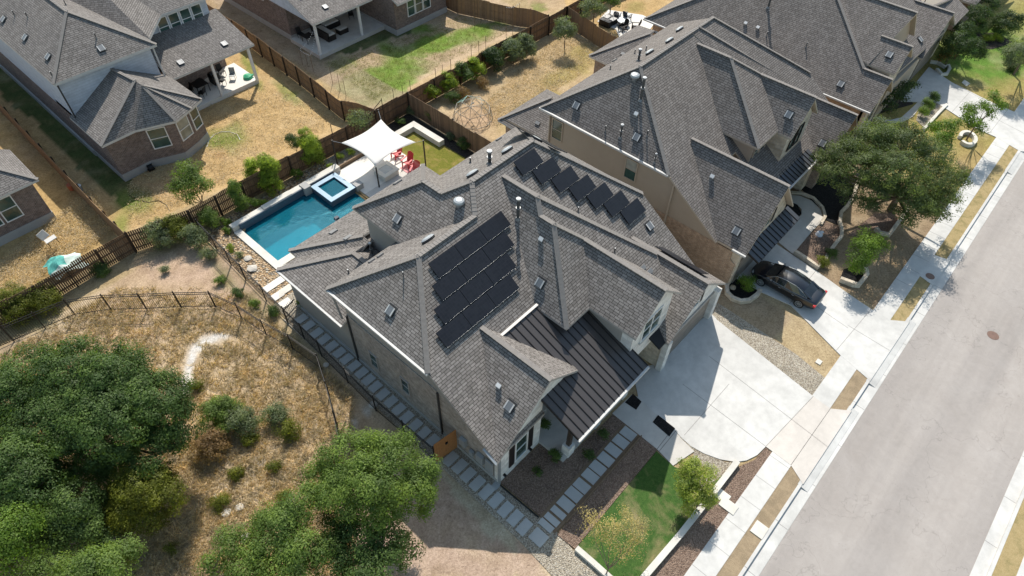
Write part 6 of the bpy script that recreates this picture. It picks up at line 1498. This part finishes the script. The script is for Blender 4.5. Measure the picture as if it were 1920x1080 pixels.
arcwall('curved stone edging between the black mulch and the shaded yard', [(1612, 335), (1604, 352), (1598, 372), (1588, 388), (1576, 400), (1573, 418), (1577, 432), (1576, 446), (1566, 458), (1550, 480), (1546, 490)], .22, .22, 'stone_tan')
arcwall('long straight stone border on the far side of the square tree bed', [(1700, 393), (1684, 418), (1665, 443), (1648, 440), (1640, 432)], .24, .3, 'stone_tan')
arcwall('stone retaining edge along the tan house driveway', [(1488, 476), (1510, 490), (1531, 505), (1540, 496)], .22, .35, 'stone_tan')
arcwall('stone border along the shaded curving walk', [(1482, 363), (1502, 364), (1524, 373), (1541, 391), (1546, 408), (1538, 423)], .2, .18, 'stone_tan')
arcwall('thin stone border of the gravel bed with clipped balls', [(1774, 198), (1758, 214), (1742, 232), (1730, 245)], .22, .2, 'limestone')
arcwall('white stone wall along the sidewalk side of the front lawn', [(1380, 869), (1330, 934), (1270, 1010), (1200, 1092)], .3, .32, 'limestone', cat='garden wall', name='garden_wall')
arcwall('white stone wall at the gravel side of the front lawn', [(1080, 1030), (1110, 1056), (1150, 1092)], .26, .25, 'limestone', cat='garden wall', name='garden_wall')
b_ = MB(); b_.bar(at(1203, 817, .13), at(1062, 979, .13), .05, .14); tag(b_.build('bed_edging', 'timber'), 'raised timber edging between the mulch bed and the stepping stone walk', 'edging')
b_ = MB()
for p, q in (((936, 908), (1012, 970)), ((1020, 975), (1078, 1030))): b_.bar(at(*p, .05), at(*q, .05), .04, .1)
b_ = MB(); b_.bar(at(938, 910, .06), at(1010, 970, .06), .05, .14); tag(b_.build('bed_edging', 'black'), 'black metal edging between the mulch bed and the gravel strip', 'edging')
# ------------------------------------------------------------------ car
car = empty('parked_car', (32.65, 5.33, .056), 'black four door car parked on the tan house driveway', 'car')
CX, CY, CZ = 32.66, 5.33, .056
def carp(x, y, z): return (CX + x, CY + y, CZ + z)      # y forward
st = [(-2.28, .60, .40, .74), (-2.22, .78, .30, .86), (-2.0, .84, .24, .93), (-1.5, .87, .2, .93), (-.9, .87, .18, .90), (0, .87, .18, .88), (.8, .87, .18, .86), (1.2, .87, .2, .84), (1.6, .85, .22, .78), (1.95, .80, .22, .71), (2.18, .66, .26, .63), (2.27, .45, .34, .56)]
b_ = MB(); rings_ = []
for y, w, zb, zt in st:
    prof = [(-w * .82, zb), (-w * .98, zb + .1), (-w, zb + (zt - zb) * .45), (-w * .985, zb + (zt - zb) * .75), (-w * .93, zt - .035), (-w * .84, zt), (-w * .42, zt + .035), (0, zt + .045)]
    prof = prof + [(-x, z) for x, z in prof[:-1][::-1]]
    rings_.append([carp(x, y, z) for x, z in prof])
nP = len(rings_[0]); vs = [p for r in rings_ for p in r]; fs = []
for i in range(len(rings_) - 1):
    for j in range(nP - 1): fs.append((i * nP + j, i * nP + j + 1, (i + 1) * nP + j + 1, (i + 1) * nP + j))
    fs.append((i * nP + nP - 1, i * nP, (i + 1) * nP, (i + 1) * nP + nP - 1))
fs += [tuple(range(nP))[::-1], tuple(range((len(rings_) - 1) * nP, len(rings_) * nP))]
b_.add(vs, fs); body = b_.build('body', 'car_paint', car, smooth=True)
sb = body.modifiers.new('sub', 'SUBSURF'); sb.levels = 1; sb.render_levels = 2
# greenhouse
gs = [(-1.78, .56, .50, .90, .93), (-1.2, .72, .56, .89, 1.20), (-.7, .76, .60, .88, 1.31), (-.1, .77, .61, .87, 1.335), (.45, .77, .60, .86, 1.28), (.75, .76, .57, .86, 1.17), (1.32, .68, .62, .85, .87)]
gl = MB(); rf = MB(); V_ = []
for y, wb, wt, zb, zt in gs: V_ += [carp(-wb - .03, y, zb - .01), carp(-wt, y, zt), carp(wt, y, zt), carp(wb + .03, y, zb - .01)]
fs = []
for i in range(len(gs) - 1):
    for j in range(3): fs.append((i * 4 + j, i * 4 + j + 1, i * 4 + j + 5, i * 4 + j + 4))
fs += [(0, 3, 2, 1), (24, 25, 26, 27)]
gl.add(V_, fs); m_glass('car_glass', (.012, .015, .018), .04); gl.build('window', 'car_glass', car)
rp = []
for y, wb, wt, zb, zt in gs[1:-2] + [(.62, .76, .585, .86, 1.225)]: rp.append([carp(-wt - .008, y, zt - .03), carp(-wt * .93, y, zt + .014), carp(0, y, zt + .03), carp(wt * .93, y, zt + .014), carp(wt + .008, y, zt - .03)])
rf.add([p for r in rp for p in r], [(i * 5 + j, i * 5 + j + 1, i * 5 + j + 6, i * 5 + j + 5) for i in range(len(rp) - 1) for j in range(4)]); rf.build('roof_panel', 'car_paint', car, smooth=True)
for s in (-1, 1):
    for p_, q_, w_, h_ in (((.585, .62, 1.21), (.68, 1.32, .88), .07, .03), ((.56, -1.2, 1.19), (.59, -1.85, .92), .16, .03), ((.60, -.05, 1.31), (.79, -.1, .88), .05, .02)):
        b_ = MB(); b_.bar(carp(s * p_[0], *p_[1:]), carp(s * q_[0], *q_[1:]), w_, h_); b_.build('pillar', 'car_paint', car)
    b_ = MB(); pts = [(.795, 1.1, .875), (.62, .62, 1.235), (.635, 0, 1.335), (.6, -.7, 1.30), (.66, -1.3, 1.10), (.72, -1.55, .93), (.80, -.6, .895), (.80, .4, .885)]
    for i in range(len(pts)): p, q = pts[i], pts[(i + 1) % len(pts)]; b_.bar(carp(s * p[0], p[1], p[2]), carp(s * q[0], q[1], q[2]), .018)
    b_.build('chrome_trim', 'galvanized', car)
    b_ = MB(); b_.box(carp(s * .93, .78, .95), (.2, .12, .12)); b_.bar(carp(s * .78, .8, .88), carp(s * .9, .78, .93), .04); b_.build('side_mirror', 'car_paint', car, bevel=.03)
    for y in (.15, -.75): b_ = MB(); b_.box(carp(s * .878, y, .74), (.02, .16, .025)); b_.build('door_handle', 'galvanized', car)
    b_ = MB(); b_.frame(carp(s * .78 - .12, -2.24, .66), (.24, 0, 0), (0, .16, .02), (0, 0, .13)); b_.build('tail_light', 'red_plastic', car, bevel=.03)
    b_ = MB(); b_.frame(carp(s * .62 - .12, 2.0, .56), (.24, 0, 0), (0, .14, 0), (0, 0, .1)); b_.build('headlight', 'galvanized', car, bevel=.03)
    for y in (1.34, -1.3):
        b_ = MB(); c0 = carp(s * .64, y, .315); c1 = carp(s * .875, y, .315); b_.tube(c0, c1, .315, n=28); w_ = b_.build('wheel', 'black', car)
        b_ = MB(); cc_ = Vector(carp(s * .88, y, .315)); b_.tube(cc_ - Vector((s * .05, 0, 0)), cc_, .06, n=12)
        for k in range(10): a_ = 2 * math.pi * k / 10; e = cc_ + Vector((0, math.cos(a_), math.sin(a_))) * .21; b_.bar(cc_, e, .03, .012, up=Vector((1, 0, 0)))
        for k in range(24):
            a_, a2_ = 2 * math.pi * k / 24, 2 * math.pi * (k + 1) / 24; b_.bar(cc_ + Vector((0, math.cos(a_), math.sin(a_))) * .215, cc_ + Vector((0, math.cos(a2_), math.sin(a2_))) * .215, .025, .02, up=Vector((1, 0, 0)))
        b_.build('rim', 'galvanized', w_)
b_ = MB(); b_.box(carp(0, 2.24, .48), (.7, .04, .12)); b_.build('grille', 'galvanized', car)
b_ = MB(); b_.box(carp(0, -2.29, .62), (.34, .02, .1)); b_.build('number_plate', 'trim_white', car)
# ------------------------------------------------------------------ small things
def thing1(name, label, cat, mt, fn, **kw):
    b2 = MB(); fn(b2); return tag(b2.build(name, mt, **kw), label, cat)
def table(label, u, v, z, w, d, h, mt, cat='table'):
    r = empty('garden_table', (u, v, z), label, cat); b2 = MB(); b2.box((u, v, z + h - .02), (w, d, .04)); b2.build('table_top', mt, r)
    for a in (-1, 1):
        for c in (-1, 1): b2 = MB(); b2.box((u + a * (w / 2 - .05), v + c * (d / 2 - .05), z + h / 2 - .02), (.05, .05, h - .04)); b2.build('leg', mt, r)
    return r
def patio_chair(label, u, v, z, rz, mt='black', group=None):
    t = proto('patio_chair', label, 'chair', group); b2 = MB(); b2.box((0, 0, .42), (.5, .5, .05)); b2.build('seat', mt, t)
    b2 = MB(); b2.frame((-.24, -.25, .44), (.48, 0, 0), (0, .03, 0), (0, -.12, .5)); b2.build('backrest', mt, t)
    for a in (-1, 1):
        for c in (-1, 1): b2 = MB(); b2.bar((a * .22, c * .22, 0), (a * .22, c * .22, .42), .03); b2.build('leg', mt, t)
    t.location = (u, v, z); t.rotation_euler = (0, 0, rz); return t
# seating on the covered patio at the top
sf = empty('outdoor_sofa', (33.2, 52.4, -.15), 'dark wicker corner sofa with pale cushions under the covered patio', 'sofa')
b_ = MB(); b_.box((32.0, 52.4, .1), (.9, 2.6, .5)); b_.box((33.4, 53.3, .1), (1.9, .8, .5)); b_.box((31.6, 52.4, .4), (.2, 2.6, .5)); b_.box((33.0, 53.7, .4), (2.8, .2, .5)); b_.build('frame', 'wicker', sf)
for c_, s_ in (((32.1, 51.7, .4), (.7, 1.1, .14)), ((32.1, 52.8, .4), (.7, 1.0, .14)), ((33.4, 53.2, .4), (1.6, .6, .14))): b_ = MB(); b_.box(c_, s_); b_.build('cushion', 'cushion', sf, bevel=.04)
ot = empty('ottoman', (33.6, 51.7, -.15), 'dark wicker ottoman with a pale cushion in front of the corner sofa', 'ottoman')
b_ = MB(); b_.box((33.6, 51.7, .05), (1.0, .7, .4)); b_.build('frame', 'wicker', ot); b_ = MB(); b_.box((33.6, 51.7, .3), (.9, .6, .1)); b_.build('cushion', 'cushion', ot, bevel=.03)
table('small dark table left of the wicker corner sofa', 30.4, 52.6, -.15, .9, .9, .6, 'wicker'); patio_chair('dark chair beside the small table on the covered patio', 30.3, 53.6, -.15, R_(180)); patio_chair('dark chair alone by the brick wall of the covered patio', 35.9, 53.2, -.15, R_(150))
thing1('drying_rack', 'thin folded metal rack against the brick patio wall', 'rack', 'galvanized', lambda b2: [b2.bar((34.5, 53.9, -.1), (35.0, 53.9, 1.0), .025), b2.bar((35.0, 53.9, -.1), (34.5, 53.9, 1.0), .025)])
# things on the pale siding house patio
table('dark patio table behind the white porch column', 19.2, 52.4, -.12, 1.1, 1.1, .7, 'black'); patio_chair('dark chair left of the patio table in deep shade', 18.2, 52.6, -.12, R_(90)); patio_chair('dark chair near the left end of the patio in deep shade', 18.8, 51.5, -.12, R_(30)); patio_chair('dark chair at the back wall of the shaded patio', 19.6, 53.4, -.12, R_(180))
patio_chair('high dark chair beside the white porch column in front of the sunny slab', 20.9, 51.9, -.12, R_(200)); patio_chair('dark bar chair at the sunny edge of the patio', 21.7, 53.2, -.12, R_(180)); patio_chair('light folding chair on the sunny part of the patio', 22.0, 52.0, -.12, R_(140), 'galvanized')
thing1('grill', 'black covered grill near the white porch column', 'grill', 'black', lambda b2: [b2.box((20.6, 52.6, .3), (.5, .9, .8)), b2.tube((20.35, 52.6, .7), (20.85, 52.6, .7), .28, n=14), b2.box((20.6, 52.0, .6), (.4, .3, .04))])
thing1('toy_turtle', 'green plastic sandbox on the corner of the sunny patio', 'sandbox', 'green_plastic', lambda b2: [b2.tube((23.0, 51.3, -.12), (23.0, 51.3, .1), .42, .36, n=16), b2.tube((23.0, 51.3, .1), (23.0, 51.3, .2), .34, .12, n=16), b2.box((23.38, 51.15, .05), (.2, .14, .12))])
thing1('garden_hose', 'pale hose lying in loops on the dry lawn below the bay windows', 'hose', 'trim_white', lambda b2: [b2.tube(at(*p, -.47), at(*q, -.47), .022, n=5) for p, q in zip([(388, 275), (392, 262), (402, 252), (415, 247), (430, 247), (445, 252)], [(392, 262), (402, 252), (415, 247), (430, 247), (445, 252), (450, 262)])])
thing1('garden_hose', 'thin dark hose curling on the shaded lawn near the faucet', 'hose', 'iron', lambda b2: [b2.tube(at(*p, -.47), at(*q, -.47), .02, n=5) for p, q in zip([(242, 366), (258, 375), (278, 379), (298, 376), (312, 384), (318, 396)], [(258, 375), (278, 379), (298, 376), (312, 384), (318, 396), (312, 402)])])
thing1('hose_reel', 'dark hose reel against the pale foundation of the bay', 'hose reel', 'black', lambda b2: [b2.tube((11.0, 46.2, -.25), (11.35, 46.2, -.25), .24, n=14), b2.box((11.17, 46.2, -.4), (.5, .4, .06)), b2.bar((11.0, 46.15, -.45), (11.0, 46.15, .1), .03), b2.bar((11.35, 46.15, -.45), (11.35, 46.15, .1), .03)])
u, v, _ = at(136, 355, -.5)
for k, (dx, mt, lb) in enumerate(((0, 'terracotta', 'orange bucket beside the fence between the left houses'), (.55, 'galvanized', 'grey blue bin beside the fence between the left houses'))):
    thing1('bucket', lb, 'bucket', mt, lambda b2: b2.tube((u + dx * .6, v - dx, -.5), (u + dx * .6, v - dx, -.05), .2, .24, n=14))
u, v, _ = at(99, 455)
dg = empty('lawn_chair', (u, v, 0), 'weathered grey folding chair tipped on the dry grass at the left', 'chair')
b_ = MB(); b_.frame((u - .35, v + .1, .35), (.7, .1, 0), (0, -.5, .05), (0, 0, .05)); b_.build('seat', 'cushion', dg)
b_ = MB(); b_.frame((u - .4, v + .12, .35), (.5, .25, 0), (.05, .05, 0), (-.15, .1, .55)); b_.build('backrest', 'cushion', dg)
for dx, dy in ((-.3, .1), (.3, .15), (-.3, -.4), (.3, -.35)): b_ = MB(); b_.bar((u + dx, v + dy, 0), (u + dx * .9, v + dy, .36), .04); b_.build('leg', 'iron', dg)
u, v, _ = at(126, 500, 0)
bm = bmesh.new(); g_ = 14; vv = [[None] * (g_ + 1) for _ in range(g_ + 1)]
for i in range(g_ + 1):
    for j in range(g_ + 1):
        x, y = (i / g_ - .5) * 2.0, (j / g_ - .5) * 1.8
        h = max(0, 1.0 - .55 * abs(x + .25) - .5 * abs(y - .1)) * .9 + .05 * math.sin(x * 9) * math.cos(y * 8)
        vv[i][j] = bm.verts.new((u + x + .1 * math.sin(y * 5), v + y, max(.03, h)))
for i in range(g_):
    for j in range(g_): bm.faces.new((vv[i][j], vv[i + 1][j], vv[i + 1][j + 1], vv[i][j + 1])).material_index = 0 if (i < 8 and j > 3) else 1
me = bpy.data.meshes.new('tarp'); bm.to_mesh(me); bm.free(); me.materials.append(MATS['teal_cloth']); me.materials.append(MATS['pale_cloth']); o = bpy.data.objects.new('tarp', me); COL.objects.link(o)
tag(o, 'teal and pale green tarp draped in a peak beside the dark wood fence', 'tarp')
# yard with the fire table
sheet('patio', [(1155, 55), (1120, 40), (1140, 18), (1205, 28), (1230, 40), (1200, 80), (1165, 78)], .05, 'paver_cream')
def adir_xy(label, px, py, rz, mt): u, v, _ = at(px, py); return adirondack(label, mt, (u, v, .05), rz, group='garden chairs around the black fire table')
adir_xy('navy garden chair with white arms, left one behind the fire table', 1156, 37, R_(-70), 'navy_plastic'); adir_xy('navy garden chair with white arms, right one behind the fire table', 1175, 38, R_(-95), 'navy_plastic')
adir_xy('dark slatted garden chair in front of the round fire table', 1167, 58, R_(80), 'wicker'); adir_xy('dark slatted garden chair beside the tan house roof edge', 1190, 57, R_(40), 'wicker')
u, v, _ = at(1168, 48)
ft = empty('fire_table', (u, v, .05), 'round blue grey fire table on the bright patio', 'fire table'); b_ = MB(); b_.tube((u, v, .05), (u, v, .5), .45, .5, n=20); b_.build('base', 'black', ft); b_ = MB(); b_.tube((u, v, .5), (u, v, .56), .62, n=24); b_.build('table_top', 'galvanized', ft)
u, v, _ = at(1140, 45)
dk = empty('deck_box', (u, v, .0), 'black storage bench with two pale cushions by the wood fence', 'storage bench'); b_ = MB(); b_.box((u, v, .3), (1.5, 1.2, .6)); b_.build('base', 'black', dk)
for k in (-1, 1): b_ = MB(); b_.box((u + .1, v + k * .35 - .1, .63), (.7, .5, .06)); b_.build('cushion', 'cushion', dk)
# stakes and string light poles
k_ = 0
def pole(px, py, h, label, group, z=-.5, mt='timber', r=.022):
    u, v, _ = at(px, py, z); b2 = MB(); b2.tube((u, v, z), (u, v, z + h), r, n=6); o = b2.build('light_pole', mt); tag(o, label, 'pole', group); return (u, v, z + h)
stk = [(568, 122), (578, 126), (588, 134), (624, 157), (638, 168), (649, 180)]
OR = ['first', 'second', 'third', 'fourth', 'fifth', 'sixth', 'seventh', 'eighth', 'ninth']
tp_ = [pole(x, y, 1.6, OR[i] + ' thin string light pole from the top, along the fence left of the covered patio', 'string light poles left of the patio') for i, (x, y) in enumerate(stk)]
stk2 = [(740, 196), (757, 190), (771, 180), (818, 157), (831, 150), (846, 140), (884, 113), (898, 105), (911, 96)]
tp2 = [pole(x, y, 1.5, OR[i] + ' dark stake from the left along the back fence of the green yard', 'stakes along the back fence', z=-.2, mt='post_dark') for i, (x, y) in enumerate(stk2)]
stk3 = [(890, 48), (902, 42), (914, 34)]
tp3 = [pole(x, y, 1.4, OR[i] + ' short stake from the left on the dry grass right of the brick house', 'stakes right of the brick house') for i, (x, y) in enumerate(stk3)]
stk4 = [(949, 68), (961, 72), (973, 60)]
tp4 = [pole(x, y, 2.9, OR[i] + ' tall thin pole from the left at the far fence corner of the green yard', 'tall poles at the fence corner') for i, (x, y) in enumerate(stk4)]
def lights(a, c, label, n=14, sag=.35):
    b2 = MB(); a, c = Vector(a), Vector(c); pr = None
    for i in range(n + 1):
        t = i / n; p = a.lerp(c, t) - Vector((0, 0, sag * 4 * t * (1 - t)))
        if pr: b2.tube(pr, p, .006, n=4)
        b2.tube(p - Vector((0, 0, .06)), p, .03, n=6, mi=1); pr = p
    tag(b2.build('string_lights', ['black', 'white_stuff']), label, 'string lights')
lights(tp_[0], (29.7, 49.6, 2.9), 'string of small bulbs from the first pole to the patio roof'); lights(tp_[2], (29.7, 49.6, 2.9), 'string of small bulbs from the third pole to the patio roof corner')
for a, c, lb in ((tp_[0], tp_[2], 'string of small bulbs between the first poles by the fence'),): lights(a, c, lb, 8, .1)
lights(tp4[0], tp4[2], 'string of bulbs across the tall poles at the fence corner', 8, .2)
# porch things and odds
for (u, v, r_, h, lb) in ((13.95, 10.5, .16, .35, 'dark pot standing on the porch corner by the white wall'), (18.9, 8.9, .14, .3, 'small dark pot at the right end of the porch')):
    b_ = MB(); b_.tube((u, v, .17), (u, v, .17 + h), r_ * .8, r_, n=14); o = b_.build('plant_pot', 'black'); tag(o, lb, 'plant pot')
shrub('leafy potted plant on the porch corner by the white wall', 1021, 803, .3, .8, 'leaf_oak', .08)
bn = empty('porch_bench', (14.6, 10.6, .17), 'pale blue bench on the shaded front porch', 'bench'); b_ = MB(); b_.box((14.75, 10.9, .55), (1.1, .5, .06)); b_.build('seat', 'cushion', bn); b_ = MB(); b_.box((14.75, 11.13, .85), (1.1, .06, .6)); b_.build('backrest', 'cushion', bn)
for dx in (-.5, .5): b_ = MB(); b_.box((14.75 + dx, 10.9, .35), (.06, .45, .36)); b_.build('leg', 'cushion', bn)
bb_ = empty('wind_chime', (14.25, 9.2, 0), None, None); bpy.data.objects.remove(bb_)
u, v, _ = at(1535, 441); thing1('rock_bag', 'crumpled blue white bag on the mulch beside the curving walk', 'bag', 'white_stuff', lambda b2: [b2.tube((u, v, .05), (u, v, .28), .26, .18, n=9), b2.tube((u + .1, v - .1, .26), (u + .15, v - .05, .36), .14, .05, n=7)])
thing1('utility_lid', 'pale square meter lid on the top right lawn', 'meter box', 'limestone', lambda b2: b2.prism([at(*p)[:2] for p in [(1808, 150), (1819, 157), (1812, 162), (1803, 155)]], 0, .03))
thing1('paver', 'small teal square paver at the foot of the corner downspout', 'splash block', 'galvanized', lambda b2: b2.box((*at(930, 911)[:2], .05), (.35, .35, .06)))
thing1('pool_cleaner', 'small blue pool cleaner with hose at the near edge of the pool', 'pool cleaner', 'navy_plastic', lambda b2: [b2.box((17.2, 31.5, -.05), (.3, .25, .14)), b2.tube((17.1, 31.4, 0), (16.6, 31.0, .02), .02, n=6)])
# remove empties left without use
